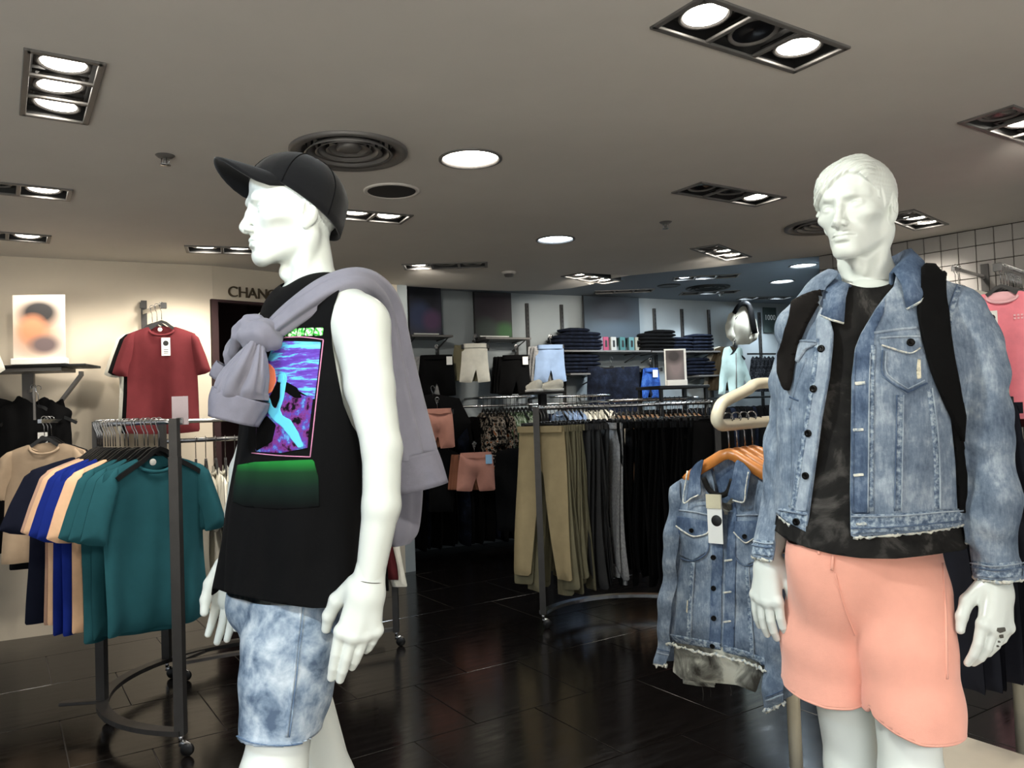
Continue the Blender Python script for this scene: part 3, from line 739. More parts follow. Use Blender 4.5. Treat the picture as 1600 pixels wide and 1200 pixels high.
def hand_field(Wp, d, n, t, curl=(.35, .3, .3, .35), spread=.06, s=1., thumb=(.5, .25), bend=.7, lens=(.074, .082, .076, .060), fan=None):
    """Wp wrist, d along the hand, n out of its back, t to the thumb side; curl of index..little finger"""
    d = norm(d); n = norm(np.asarray(n, float) - d * (np.asarray(n, float) @ d)); tt = np.cross(n, d); t = tt if tt @ np.asarray(t, float) > 0 else -tt
    L = lambda a, b, c: np.asarray(Wp) + s * (a * t + b * d + c * n)
    parts = []
    palm = [([L(.005, -.03, 0), L(.014, .030, .003), L(.026, .098, .006)], [.0205, .0195, .0155]), ([L(-.004, -.03, 0), L(-.011, .03, .002), L(-.022, .090, .002)], [.0205, .0185, .0145]),
            ([L(0, .02, .002), L(.004, .098, .008)], [.022, .0160])]
    base = [(.034, .098, .005), (.0125, .103, .008), (-.0090, .099, .006), (-.029, .089, .001)]
    fingers = []
    for (a, b, c), cu, ln, rr, sp in zip(base, curl, lens, (.0098, .0102, .0096, .0084), (1.2, .2, -.7, -1.6)):
        fa = spread * sp if fan is None else fan[len(fingers)]
        th = cu * .6; p = nz([a, b, c]); pts = [p]; ang = th
        for k, frac in enumerate((.46, .31, .26)):
            dirv = nz([math.sin(fa), math.cos(ang), -math.sin(ang)]); p = p + ln * 1.02 * frac * dirv / np.linalg.norm(dirv); pts.append(p); ang += cu * bend
        fingers.append(([L(*q) for q in pts], [rr * s * k for k in (1.12, 1.0, .92, .76)]))
    a0, b0 = thumb
    q0 = nz([.024, .018, -.006]); q1 = q0 + .044 * nz([math.sin(a0 + .25), math.cos(a0 + .25), -.35]); q2 = q1 + .033 * nz([math.sin(a0 - .1), math.cos(a0 - .1), -b0]); q3 = q2 + .026 * nz([math.sin(a0 - .35), math.cos(a0 - .35), -b0])
    th = ([L(*q) for q in (q0, q1, q2, q3)], [r * s for r in (.0175, .0138, .0112, .0088)])
    def fn(p):
        o = None
        for pts, rs in palm:
            q = chain(p, pts, [r * s for r in rs], .012 * s); o = q if o is None else sm(o, q, .016 * s)
        fs = None
        for pts, rs in fingers:
            q = chain(p, pts, rs, .0008 * s)
            q = sm(q, ball(p, pts[0] + np.asarray(n) * .0015 * s, rs[0] * 1.05), .004 * s)
            fs = q if fs is None else sm(fs, q, .0018 * s)
        o = sm(o, fs, .007 * s); o = sm(o, chain(p, *th, .006 * s), .010 * s)
        return o
    allp = np.array([q for f_ in fingers + [th] for q in f_[0]] + [L(0, -.045, 0)])
    nails = []
    for pts, rs in fingers + [th]:
        a, b = pts[-2], pts[-1]; nails.append((a, b, rs[-1]))
    return fn, allp.min(0) - .045, allp.max(0) + .045, nails
def hand_mesh(h=.0022, **kw):
    fn, lo, hi, nails = hand_field(**kw); return nets(fn, lo, hi, h)

def trunk(p, zs, cen, ra, rb, left, fwd, ztop=None, zbot=None, grow=0., k=.05):
    """upright trunk: centres (room x, y) and half widths by height"""
    x, y, z = p; o = np.argsort(zs); zs = nz(zs)[o]; cen = nz(cen)[o]; ra = nz(ra)[o] + grow; rb = nz(rb)[o] + grow
    I = lambda v: np.interp(z, zs, v).astype(np.float32)
    dx, dy = x - I(cen[:, 0]), y - I(cen[:, 1]); A, Bq = I(ra), I(rb)
    u = (dx * left[0] + dy * left[1]) / A; v = (dx * fwd[0] + dy * fwd[1]) / Bq
    d = (np.sqrt(u * u + v * v + 1e-9) - 1) * np.minimum(A, Bq)
    if ztop is not None: d = smx(d, z - ztop, k)
    if zbot is not None: d = smx(d, zbot - z, .02)
    return d
def body_mesh(J, tr, h=.007):
    """J: joints in the room; tr the trunk field. trunk, arms to the wrists and legs in one surface"""
    def fn(p):
        s = tr(p)
        for k in 'lr':
            s = sm(s, chain(p, [J['neck'], J['sh' + k]], [.05, .05], .05), .05)
            s = sm(s, chain(p, [J['sh' + k], J['ua' + k], J['el' + k], J['fa' + k], J['wr' + k]], J['ra' + k], .012), .022)
            s = sm(s, chain(p, [J['hip' + k], J['kn' + k], J['ca' + k], J['an' + k]], J['rl' + k], .03), .03)
            s = sm(s, chain(p, [J['an' + k] + nz([0, 0, -.03]), J['toe' + k]], [.040, .026], .03), .03)
        return s
    allp = np.array([v for k, v in J.items() if not k.startswith('r')]); return nets(fn, allp.min(0) - .16, allp.max(0) + .16, h)
WHITE = mat('mannequin_white_gloss', (.84, .86, .835), .28, spec=.45)
# ------------------------------------------------------------------ hanging clothes: prototypes
CACHE = {}
def part(name, key, build, m, parent, smooth=True, loc=None, rz=None):
    """a part whose mesh is built once per key and shared by every copy; its material sits on the object"""
    if key not in CACHE:
        o = mk(name, build(), m, parent, smooth); CACHE[key] = o.data
    else: o = bpy.data.objects.new(name, CACHE[key]); COL.objects.link(o); o.parent = parent
    o.material_slots[0].link = 'OBJECT'; o.material_slots[0].material = m
    if loc is not None: o.location = loc
    if rz is not None: o.rotation_euler = (0, 0, rz)
    return o
def hook_path(stem=-.105, r=.017):
    a = np.linspace(math.radians(-35), math.radians(205), 12); p = [(r * math.cos(q), 0, .002 + r * math.sin(q)) for q in a]
    return p + [(-.010, 0, -.026), (-.001, 0, -.045), (0, 0, stem)]
M_wood = painted('hanger_wood', (.72, .45, .20), .35, .15, 25)
M_hook = mat('hanger_hook_steel', (.62, .62, .62), .25, 1.)
def hanger(label, loc, rz, group, m=None, wide=.19, kind='plastic', name='clothes_hanger'):
    m = m or M_black; t = thing(name, label, 'hanger', loc, rz, group)
    part('hook', 'hook' + kind, lambda: tube(hook_path(), .0024, 6), M_hook, t)
    if kind == 'clip':
        part('bar', 'clipbar', lambda: join(box((0, 0, -.108), (.30, .010, .014), bev=.003), box((0, 0, -.098), (.05, .014, .02), bev=.004)), m, t, False)
        for s in (-1, 1): part('clip', 'clipclip', lambda: join(box((0, -.007, -.118), (.028, .006, .045), bev=.002), box((0, .007, -.118), (.028, .006, .045), bev=.002)), m, t, False, loc=(s * .135, 0, 0))
    else:
        def bld():
            p = spline([(-wide, -.004, -.238), (-wide * .8, -.003, -.212), (-wide * .4, -.001, -.168), (0, 0, -.118), (wide * .4, -.001, -.168), (wide * .8, -.003, -.212), (wide, -.004, -.238)], 17) if kind == 'plastic' else spline([(-wide, 0, -.205), (-wide * .8, -.006, -.180), (-wide * .4, -.010, -.142), (0, -.004, -.112), (wide * .4, -.010, -.142), (wide * .8, -.006, -.180), (wide, 0, -.205)], 17)
            return bar(p, .013 if kind == 'plastic' else .022, .020 if kind == 'plastic' else .034, up=(0, 0, 1))
        part('shoulder_bar', 'bar' + kind + str(wide), bld, m, t, kind != 'plastic')
    return t
TEE_BODY = [(-.085, -.155), (-.065, -.195), (-.03, -.218), (0, -.223), (.03, -.218), (.065, -.195), (.085, -.155), (.15, -.178), (.222, -.208), (.232, -.26), (.226, -.40), (.232, -.62), (.240, -.89), (.08, -.902), (-.08, -.898), (-.240, -.885), (-.230, -.62), (-.226, -.40), (-.232, -.26), (-.222, -.208), (-.15, -.178)]
def tee(label, loc, rz, m, group=None, v=0, inner=None, name='t_shirt', long=0., sleeves=True, sticker=True, rib=None):
    t = thing(name, label, 't-shirt', loc, rz, group); r = np.random.default_rng(40 + v); ph = r.uniform(0, 6, 8)
    def bodyw(x, z):
        low = np.clip((-.2 - z) / .6, 0, 1)
        return .030 * low * np.sin(x * 17 + ph[0] + 2 * z) + .014 * low * np.sin(x * 37 + ph[1] - 3 * z) + .010 * np.sin(z * 8 + ph[2]) - .10 * x * x
    def body(): return inflate([(x, z - long * max(0, (-.3 - z))) for x, z in TEE_BODY], .013, .020, .05, bodyw)
    part('body', ('teeb', v, long), body, m, t)
    if sleeves:
        for s in (-1, 1):
            def slv(s=s):
                drop = r.uniform(-.01, .015)
                o = [(.165, -.185), (.205, -.200), (.245, -.235), (.290, -.36), (.325, -.475 - drop), (.290, -.495 - drop), (.225, -.505 - drop), (.212, -.42), (.190, -.36), (.165, -.28)]
                g = inflate([(s * x, z) for x, z in o], .011, .030, .03, lambda x, z: .014 * np.sin(x * 40 * s + z * 9 + ph[3 + (s > 0)]) - .012 * np.clip((-.2 - z) / .25, 0, 1) - .10 * x * x)
                return g if s > 0 else (g[0], g[1][:, ::-1])
            part('sleeve', ('tees', v, s), slv, m, t)
    def rb():
        a = np.linspace(0, 2 * math.pi, 28, endpoint=False)
        return tube([(.081 * math.cos(q), -.022 * math.sin(q) - .008 * (math.sin(q) > 0), -.178 - (.041 * math.sin(q) if math.sin(q) > 0 else -.026 * math.sin(q) * -1 * -1) + .0) for q in a], .0085, 8, True)
    part('neck_rib', 'teer', rb, rib or m, t)
    part('back_neck', 'teen', lambda: inflate([(-.078, -.158), (0, -.150), (.078, -.158), (.06, -.20), (0, -.222), (-.06, -.20)], .012, .003, .03, lambda x, z: .014 + 0 * x), inner or m, t)
    if sticker: part('size_label', 'teesize', lambda: xf(lathe([(0, .001), (.0145, .001), (.015, 0), (0, 0)], 18), (-.012, -.006, -.176), R=np.array(Matrix.Rotation(math.pi / 2, 3, 'X'))), MATS['label_white'], t)
    return t
mat('label_white', (.90, .90, .88), .6); mat('label_black', (.03, .03, .03), .6)
def price_tag(parent, x, y, z, s=1., rz=0.):
    """hanging card label with a dark round emblem and a few printed rules"""
    o = part('price_tag', ('ptag', round(s, 2)), lambda: box((0, 0, 0), (.052 * s, .0025, .115 * s)), MATS['label_white'], parent, False, (x, y, z), rz)
    e = part('printed_emblem', ('pem', round(s, 2)), lambda: join(xf(lathe([(0, .0005), (.017 * s, .0005), (.017 * s, 0)], 18), (0, -.0018, .022 * s), R=np.array(Matrix.Rotation(math.pi / 2, 3, 'X'))), *[box((0, -.0016, -k * s), (.028 * s, .0006, .0035 * s)) for k in (.020, .032, .042)]), MATS['label_black'], o, False); e['kind'] = 'stuff'
    return o
class Plane:
    """an upright plane in the room at H, turned by ang; on() turns what the camera sees into the plane's own x, z"""
    def __init__(s, H, ang): s.H = nz(H); s.e = nz([math.cos(ang), math.sin(ang), 0]); s.n = nz([math.sin(ang), -math.cos(ang), 0]); s.a = ang
    def on(s, pts):
        out = []
        for px, py in pts:
            d = ray(px, py); k = ((s.H - C0) @ s.n) / (d @ s.n); q = C0 + d * k - s.H; out.append((q @ s.e, q[2]))
        return out
def smooth_poly(p, n=3):
    p = np.asarray(p, float); m = len(p); q = []
    for i in range(m):
        a, b, c, d = p[i - 1], p[i], p[(i + 1) % m], p[(i + 2) % m]
        for t in np.linspace(0, 1, n, endpoint=False): q.append(.5 * (2 * b + (c - a) * t + (2 * a - 5 * b + 4 * c - d) * t * t + (3 * b - a - 3 * c + d) * t ** 3))
    return np.array(q)
# trousers and shorts, local frame hangs from a hook at 0,0,0
def legs_poly(w, waist, hem, L, crotch, flare=.0, z0=-.125):
    return [(-waist, z0), (0, z0 - .008), (waist, z0), (w, z0 - crotch * .8), (w + flare, z0 - L), (w + flare - hem, z0 - L - .005), (.012, z0 - crotch - .03), (0, z0 - crotch), (-.012, z0 - crotch - .03), (-w - flare + hem, z0 - L - .005), (-w - flare, z0 - L), (-w, z0 - crotch * .8)]
def trousers(label, loc, rz, m, group, v=0, L=1.02, kind='trousers', name='trousers'):
    t = thing(name, label, 'trousers', loc, rz, group); r = np.random.default_rng(90 + v); ph = r.uniform(0, 6, 4); fl = r.uniform(-.03, .05)
    part('legs', ('trs', v, L), lambda: inflate(legs_poly(.20, .185, .135, L, .28, .02 + fl), .02, .022, .06, lambda x, z: .022 * np.sin(z * 3.5 + ph[0]) + .014 * np.sin(x * 30 + ph[1]) * np.clip(-z, 0, 1)), m, t)
    part('waistband', 'trsw', lambda: loft([(0, 0, -.118), (0, 0, -.16)], (1, 0, 0), (0, 1, 0), .187, .024, 24, power=3), m, t)
    if kind == 'jogger':
        for s in (-1, 1): part('ankle_cuff', ('trsc', v), lambda: loft([(0, 0, 0), (0, 0, -.03), (0, 0, -.075)], (1, 0, 0), (0, 1, 0), [.075, .062, .058], [.03, .026, .024], 16), m, t, loc=(s * (.095 + fl * .8), 0, -.125 - L + .03))
    return t
# ------------------------------------------------------------------ left side: round rack of T-shirts, second rack, wall arms, shelf
M_teal = fabric('cotton_teal', (.135, .325, .36)); M_cream = fabric('cotton_cream', (.90, .74, .60)); M_blue = fabric('cotton_royal_blue', (.085, .165, .50))
M_navy = fabric('cotton_navy', (.085, .10, .165)); M_blush = fabric('cotton_blush', (.78, .64, .56)); M_white = fabric('cotton_white', (.90, .89, .84)); M_blk = fabric('cotton_black', (.024, .024, .028))
M_maroon = fabric('cotton_maroon', (.375, .15, .165)); M_sand = fabric('cotton_sand', (.66, .58, .49)); M_char = fabric('cotton_charcoal', (.115, .115, .125)); M_stone = fabric('cotton_stone', (.70, .68, .62))
def arc(c, r, a0, a1, z, n=40): return [(c[0] + r * math.cos(math.radians(q)), c[1] + r * math.sin(math.radians(q)), z) for q in np.linspace(a0, a1, n)]
def caster(parent, x, y, top=.075):
    g = mk('caster', join(tube([(x, y, top + .02), (x, y, top - .012)], .010, 8), bar([(x - .005, y, top - .014), (x + .030, y, top - .03), (x + .030, y, .030)], .034, .004, up=(0, 1, 0))), M_chrome, parent, world=True)
    mk('wheel', xf(lathe([(0, -.009), (.024, -.009), (.029, -.005), (.029, .005), (.024, .009), (0, .009)], 20), (x + .026, y, .0295), R=np.array(Matrix.Rotation(math.pi / 2, 3, 'X'))), M_black, g, world=True)
RC, RR, RZ = nz([-1.40, 4.20]), .71, 1.455
t = thing('clothes_rack', 'round dark steel rack of coloured T-shirts on castors', 'clothes rack', (RC[0], RC[1], 0))
mk('top_rail', tube(arc(RC, RR, 263, 70, RZ, 48), .0135, 10), M_chrome, t, world=True)
mk('base_ring', bar(arc(RC, RR, 263, 70, .105, 48), .055, .022), M_steel, t, world=True, smooth=False)
for a in (262.5, 204, 150, 72):
    p = arc(RC, RR, a, a, 0, 1)[0]
    g = mk('post', join(bar([(p[0], p[1], .095), (p[0], p[1], 1.30)], .042, .042, up=(0, 1, 0)), bar([(p[0], p[1], 1.30), (p[0], p[1], RZ + .012)], .036, .036, up=(0, 1, 0))), M_steel, t, world=True, smooth=False)
    caster(t, p[0], p[1])
p = arc(RC, RR, 204, 204, 0, 1)[0]
mk('foot_bar', box((p[0] - .09, p[1] - .02, .112), (.20, .04, .016), .1, .003), M_steel, t, world=True, smooth=False)
c_ = P(282, 664, 3.62)
s_ = thing('sign_card', 'small plain mauve card standing on the rail of the round rack', 'sign', (c_[0], c_[1], RZ + .013)); mk('card', box((0, 0, .035), (.075, .004, .13), bev=.001), painted('card_mauve', (.58, .54, .56), .7, .08, 8), s_, smooth=False); mk('clip', box((0, 0, -.012), (.03, .03, .03), bev=.003), M_chrome, s_, smooth=False)
order = [('teal', M_teal, 'front teal T-shirt on the round rack, facing the camera'), ('teal', M_teal, 'second teal T-shirt from the front of the round rack'), ('teal', M_teal, 'third teal T-shirt from the front of the round rack'),
         ('cream', M_cream, 'cream T-shirt beside the third teal one on the round rack'), ('blue', M_blue, 'nearer royal blue T-shirt on the round rack'), ('blue', M_blue, 'farther royal blue T-shirt on the round rack'),
         ('cream', M_cream, 'cream T-shirt behind the royal blue ones on the round rack'), ('blush', M_blush, 'blush T-shirt in front of the navy ones on the round rack'), ('navy', M_navy, 'nearer navy T-shirt at the back of the round rack'), ('navy', M_navy, 'farther navy T-shirt at the back of the round rack')]
angs = [254.5, 250, 245.5, 240, 234, 228, 222, 216.5, 207, 201]; plane = [50, 49, 47, 45, 42, 39, 36, 31, 20, 16]
for k, ((nm, m, lab), a, pa) in enumerate(zip(order, angs, plane)):
    p = arc(RC, RR, a, a, RZ, 1)[0]
    hanger('black hanger of the ' + lab.replace(', facing the camera', ''), p, math.radians(pa), 'black hangers on the round T-shirt rack')
    o = tee(lab, p, math.radians(pa), m, 'T-shirts on the round rack', k % 4, long=.03 * (k % 3))
    if nm == 'navy': o.scale = (1.28, 1, 1)
ne = 0
for a in np.linspace(256.5, 201, 24):
    if min(abs(a - b) for b in angs) < 1.3: continue
    ne += 1; p = arc(RC, RR, a, a, RZ, 1)[0]; hanger(nth(ne) + ' empty black hanger from the front post of the round T-shirt rack', p, math.radians(np.interp(a, [200, 256], [25, 51])), 'black hangers on the round T-shirt rack')
# second rack behind it
A2, B2 = PZ(284, 1064, .0), nz([-.78, 5.02, 0]); d2 = norm(B2 - A2); L2 = np.linalg.norm(B2 - A2); Z2 = 1.345; a2 = math.atan2(d2[1], d2[0])
t = thing('clothes_rack', 'straight dark steel rack of white and black tops behind the round rack', 'clothes rack', A2)
mk('top_rail', tube([A2 - d2 * .05 + (0, 0, Z2), B2 + (0, 0, Z2)], .0135, 10), M_chrome, t, world=True)
for q in (A2, B2):
    mk('post', bar([q + (0, 0, .09), q + (0, 0, Z2)], .036, .036, up=(0, 1, 0)), M_steel, t, world=True, smooth=False); caster(t, q[0], q[1])
nn = nz([-d2[1], d2[0], 0])
for s in (.03, .30): mk('base_bar', bar([A2 + nn * s * .2 + (0, 0, .1 ), A2 + nn * s + d2 * .25 + (0, 0, .1), B2 + nn * s + (0, 0, .1)], .04, .018), M_grey, t, world=True, smooth=False)
for k, s in enumerate(np.linspace(.10, L2 - .03, 22)):
    p = A2 + d2 * s + (0, 0, Z2); rz = a2 + math.pi / 2 + random.uniform(-.12, .12)
    hanger(nth(k + 1) + ' black hanger from the left on the straight rack behind the round rack', p, rz, 'black hangers on the straight rack')
    if 1 <= k <= 6: tee(nth(k) + ' off-white top from the left on the straight rack behind the round rack', p, rz, (M_white, M_stone, M_white)[k % 3] if k != 1 else M_stone, 'off-white tops on the straight rack', k % 4, sticker=False)
    elif k in (20,): tee('maroon top on the straight rack, behind the arm of the capped mannequin', p, rz, M_maroon, None, k % 4, sticker=False)
    elif k == 21: tee('white top at the right end of the straight rack behind the capped mannequin', p, rz, M_white, None, k % 4, sticker=False, long=.08)
    elif k < 20 and k != 0: tee(nth(k - 6) + ' black top from the left on the straight rack behind the round rack', p, rz, M_blk, 'black tops on the straight rack', k % 4, sticker=False, long=.1)
# arm on the wall by the changing room: white, black and maroon T-shirts
w0 = onwall(227, 490, WL[1], WL[2]); wn = norm(nz([*(-w0[:2]), 0])); wd = norm(nz([WL[2][0] - WL[1][0], WL[2][1] - WL[1][1], 0])); wnn = nz([wd[1], -wd[0], 0])
arm_dir = norm(P(258, 475, w0[1] - .36) - P(229, 490, w0[1] - .02)); arm_dir[2] = 0; arm_dir = norm(arm_dir)
t = thing('garment_rail', 'steel arm on the cream wall carrying the maroon T-shirt', 'hanging rail', w0)
za = P(258, 477, w0[1] - .36)[2]
mk('slotted_upright', join(box((w0[0], w0[1] - .02, za - .03), (.04, .03, .24), math.atan2(wd[1], wd[0])), box((w0[0], w0[1] - .045, za + .05), (.035, .02, .04), math.atan2(wd[1], wd[0]))), M_steel, t, world=True, smooth=False)
s0, s1 = nz([w0[0], w0[1] - .03, za]), nz([w0[0], w0[1], za]) + arm_dir * .44
mk('arm', bar([s0, s1], .022, .03), M_chrome, t, world=True, smooth=False); mk('end_stop', box(s1, (.04, .03, .045), math.atan2(wd[1], wd[0]), .003), M_chrome, t, world=True, smooth=False)
for k, (m, lab) in enumerate([(M_white, 'white T-shirt behind the black and maroon ones on the wall arm'), (M_blk, 'black T-shirt between the white and maroon ones on the wall arm'), (M_maroon, 'maroon T-shirt with a white price tag at the front of the wall arm')]):
    p = s0 + (s1 - s0) * (.45, .68, .90)[k] + (0, 0, .012); a = math.atan2(wd[1], wd[0]) - .22
    hanger('black hanger of the ' + lab.split(' with')[0].split(' between')[0].split(' behind')[0] + ' on the wall arm beside the changing room', p, a, 'black hangers on the wall arm')
    o = tee(lab, p, a, m, 'T-shirts on the wall arm', k + 1, long=.02, sticker=k == 2)
    if k == 2: price_tag(o, .03, -.036, -.30, 1.1)
# shelf with a picture card and the black and sand tops below it
sw0 = P(-60, 577, 5.28); sw1 = P(146, 572, 5.42); SZ = P(60, 571, 5.2)[2]
sd = norm(nz([sw1[0] - sw0[0], sw1[1] - sw0[1], 0])); sa_ = math.atan2(sd[1], sd[0]); sc_ = (sw0 + sw1) / 2
t = thing('wall_shelf', 'thin dark shelf on the left wall with a picture card on it', 'shelf', (sc_[0], sc_[1], SZ))
LSH = np.linalg.norm((sw1 - sw0)[:2]); sb_ = nz([-sd[1], sd[0], 0])
mk('board', box((0, 0, 0), (LSH, .30, .016), sa_, .002), M_dark, t, smooth=False)
mk('support_frame', join(box((-.05, 0, -.022), (LSH - .22, .26, .026), sa_, .002)), M_grey, t, smooth=False)
u0 = nz([*P(45, 620, 5.45)[:2], 0]) - nz([sc_[0], sc_[1], 0])
mk('upright', box((u0[0], u0[1], -.25), (.075, .03, .46), sa_, .003), M_grey, t, smooth=False)
for k in (0.2,): mk('bracket', bar([sd * .33 + (0, 0, -.035) - sb_ * .0, sd * .33 + sb_ * .0 + (0, 0, -.06), u0 + sd * .05 + (0, 0, -.44)], .02, .04, up=tuple(-sb_)), M_grey, t, smooth=False)
def picture_mat(name, spots, bg, soft=.5):
    """printed picture out of focus: soft blotches of ink, each (x, z, radius x, radius z, colour)"""
    m = mat(name, bg, .6); t = NT(m); c = t.new('ShaderNodeTexCoord').outputs['Object']; col = lin(bg)
    for x, z, rx, rz_, cc in spots:
        mp = t.new('ShaderNodeMapping'); t.l.new(c, mp.inputs[0]); mp.inputs['Location'].default_value = (-x / rx, 0, -z / rz_); mp.inputs['Scale'].default_value = (1 / rx, 0, 1 / rz_)
        g = t.new('ShaderNodeTexGradient', gradient_type='SPHERICAL'); t.l.new(mp.outputs[0], g.inputs[0])
        f = t.ramp(g.outputs[1], [(0., (0, 0, 0)), (soft, (1, 1, 1))]); col = t.mix(f, col, lin(cc))
    t.col(col); return m
pl = Plane((*P(61, 568, 5.22)[:2], SZ + .008), sa_)
q = nz(pl.on([(20, 480), (102, 480), (102, 569), (20, 569)])); w_, h_ = q[1][0] - q[0][0], .43; xc = (q[0][0] + q[1][0]) / 2
o = thing('picture_card', 'soft portrait print on a white stand on the left wall shelf', 'picture', pl.H + pl.e * xc, sa_)
mk('print', box((0, 0, .03 + h_ / 2), (w_, .006, h_)), picture_mat('portrait_print', [(-.03, .22, .19, .20, (.74, .58, .48)), (.0, .345, .17, .12, (.14, .13, .13)), (-.04, .23, .11, .12, (.78, .52, .38)), (.03, .13, .12, .08, (.42, .36, .36))], (.86, .80, .74), .55), o, smooth=False)
mk('stand', box((0, 0, .02), (w_ + .02, .05, .04), bev=.003), MATS['label_white'], o, smooth=False)
# corner of a white T-shirt sleeve at the photo's left edge
pl = Plane(P(-8, 545, 4.9), .35); pts = nz(pl.on([(-150, 500), (-60, 490), (-8, 535), (8, 577), (-14, 592), (-30, 560), (-34, 700), (-150, 700)]))
o = thing('t_shirt', 'white T-shirt whose sleeve just enters at the left edge, by the shelf', 't-shirt', pl.H, .35)
mk('body', inflate(pts, .015, .025, .04, lambda x, z: .012 * np.sin(x * 22)), M_white, o)
hg = thing('clothes_hanger', 'hanger of the white T-shirt at the left edge', 'hanger', pl.H + pl.e * -.26 + (0, 0, .32), .35); mk('hook', tube(hook_path(), .0024, 6), M_hook, hg); mk('shoulder_bar', bar([(-.18, 0, -.17), (0, 0, -.112), (.18, 0, -.17)], .013, .026), M_black, hg)
wa = onwall(-40, 480, WL[0], WL[1]); ws = pl.H + pl.e * -.26 + (0, 0, .322)
t = thing('garment_rail', 'arm at the left edge holding the white T-shirt', 'hanging rail', wa); mk('arm', bar([nz([wa[0], wa[1], ws[2] - .012]), ws + (0, -.05, -.012)], .02, .024), M_steel, t, world=True, smooth=False)
# black sleeveless tops and sand T-shirts on arms under the shelf
def wall_tops(px, py, Y, ang, poly, m, label, thick=.022, seedph=0., depth=None, grp=None, nm='tank_top', cat='top'):
    pl = Plane(P(px, py, Y), ang); pts = smooth_poly(pl.on(poly), 3); o = thing(nm, label, cat, pl.H, ang, grp)
    mk('body', inflate(pts, .012, thick, .05, lambda x, z: .016 * np.sin(x * 19 + seedph) * np.clip(-z * 1.5, 0, 1) + .008 * np.sin(x * 43 + seedph)), m, o); return o, pl
o, pl = wall_tops(60, 607, 5.30, sa_, [(38, 622), (28, 630), (-2, 640), (-6, 690), (-8, 850), (40, 852), (100, 848), (112, 848), (113, 700), (110, 660), (112, 642), (92, 632), (78, 624), (60, 634)], M_blk, 'front black sleeveless top hanging under the left wall shelf', grp='black sleeveless tops under the shelf')
hanger('black hanger of the front black sleeveless top under the shelf', pl.H + (0, 0, 0), sa_, None, wide=.235)
price_tag(o, .035, -.036, -.36, 1.15)
o2, pl2 = wall_tops(52, 605, 5.365, sa_, [(30, 618), (20, 628), (-12, 640), (-14, 850), (40, 850), (100, 846), (104, 640), (84, 630), (70, 620), (50, 630)], M_blk, 'rear black sleeveless top hanging under the left wall shelf', seedph=2., grp='black sleeveless tops under the shelf')
hanger('black hanger of the rear black sleeveless top under the shelf', pl2.H, sa_, None, wide=.235)
g = thing('garment_rail', 'steel arm under the left wall shelf carrying the black sleeveless tops', 'hanging rail', nz([*u0[:2], 0]) + nz([sc_[0], sc_[1], pl.H[2]]))
mk('arm', bar([nz([sc_[0] + u0[0], sc_[1] + u0[1], pl.H[2] - .012]), pl.H + (0.01, -.06, -.012)], .022, .024), M_chrome, g, world=True, smooth=False)
mk('front_plate', box(pl.H + (.008, -.06, -.10), (.012, .012, .22), sa_), M_grey, g, world=True, smooth=False)
ps = P(69, 655, 5.02)
g = thing('garment_rail', 'steel arm carrying the sand T-shirts in front of the black tops', 'hanging rail', (ps[0], 5.5, ps[2])); mk('arm', bar([(ps[0] - .10, 5.56, ps[2] - .012), (ps[0], ps[1] - .05, ps[2] - .012)], .022, .024), M_chrome, g, world=True, smooth=False)
for k, (m, lab) in enumerate([(M_char, 'charcoal T-shirt behind the sand one on the left wall'), (M_sand, 'rear sand T-shirt hanging on the left wall arm'), (M_sand, 'front sand T-shirt hanging on the left wall arm')]):
    p = ps + nz([-.03, .09, 0]) * (2 - k); hanger('black hanger of the ' + lab.split(' hanging')[0].split(' behind')[0] + ' on the left wall', p, sa_ + .05 * k, 'black hangers of the sand T-shirts')
    tee(lab, p, sa_ + .05 * k, m, 'sand and charcoal T-shirts on the left wall arm', k, long=.0 if k else .12, sticker=False)
# low grey panel along the left wall
pg = PZ(52, 972, 0); qg = PZ(-140, 1002, 0)
gp = thing('display_plinth', 'low grey display block standing along the left wall', 'display block', (pg + qg) / 2); dg_ = norm(pg - qg); ag = math.atan2(dg_[1], dg_[0]); bg_ = nz([-dg_[1], dg_[0], 0])
mk('block', box(tuple(bg_ * .17 + (0, 0, .33)), (np.linalg.norm(pg - qg), .34, .62), ag, .004), painted('block_grey', (.40, .42, .45), .4, .1, 3), gp, smooth=False)
mk('foot_rail', box(tuple(bg_ * .17 + (0, 0, .012)), (np.linalg.norm(pg - qg) - .02, .30, .024), ag), M_chrome, gp, smooth=False)
# ------------------------------------------------------------------ middle: round trouser rack, print shirt racks; back wall
M_tan = fabric('twill_tan', (.60, .545, .42)); M_khaki = fabric('twill_khaki', (.47, .45, .36)); M_dgrey = fabric('jersey_dark_grey', (.22, .22, .22)); M_lgrey = fabric('jersey_marl_grey', (.60, .60, .60), .3, 60)
M_peach = fabric('twill_peach', (.74, .53, .47)); M_brown = fabric('twill_rust', (.52, .34, .26)); M_blkd = fabric('twill_black', (.02, .02, .023)); M_pale = fabric('twill_pale_blue', (.56, .65, .78)); M_mint = fabric('twill_mint', (.66, .74, .72)); M_olive = fabric('twill_olive_brown', (.20, .165, .11))
M_indigo = denim('denim_indigo', (.03, .04, .07), (.06, .08, .13), (.12, .15, .22)); M_mid = denim('denim_mid_blue', (.10, .20, .42), (.16, .30, .58), (.30, .46, .72))
M_floral = blotch('print_floral', [(.38, lin((.03, .03, .035))), (.50, lin((.06, .06, .06))), (.55, lin((.75, .70, .64))), (.62, lin((.04, .04, .04))), (.68, lin((.80, .42, .16)))], 26)
M_leaf = blotch('print_leaf_green', [(.35, lin((.10, .13, .10))), (.48, lin((.35, .45, .33))), (.55, lin((.74, .78, .72))), (.62, lin((.16, .22, .15)))], 24)
CC, CRD = nz([.75, 5.05]), .65
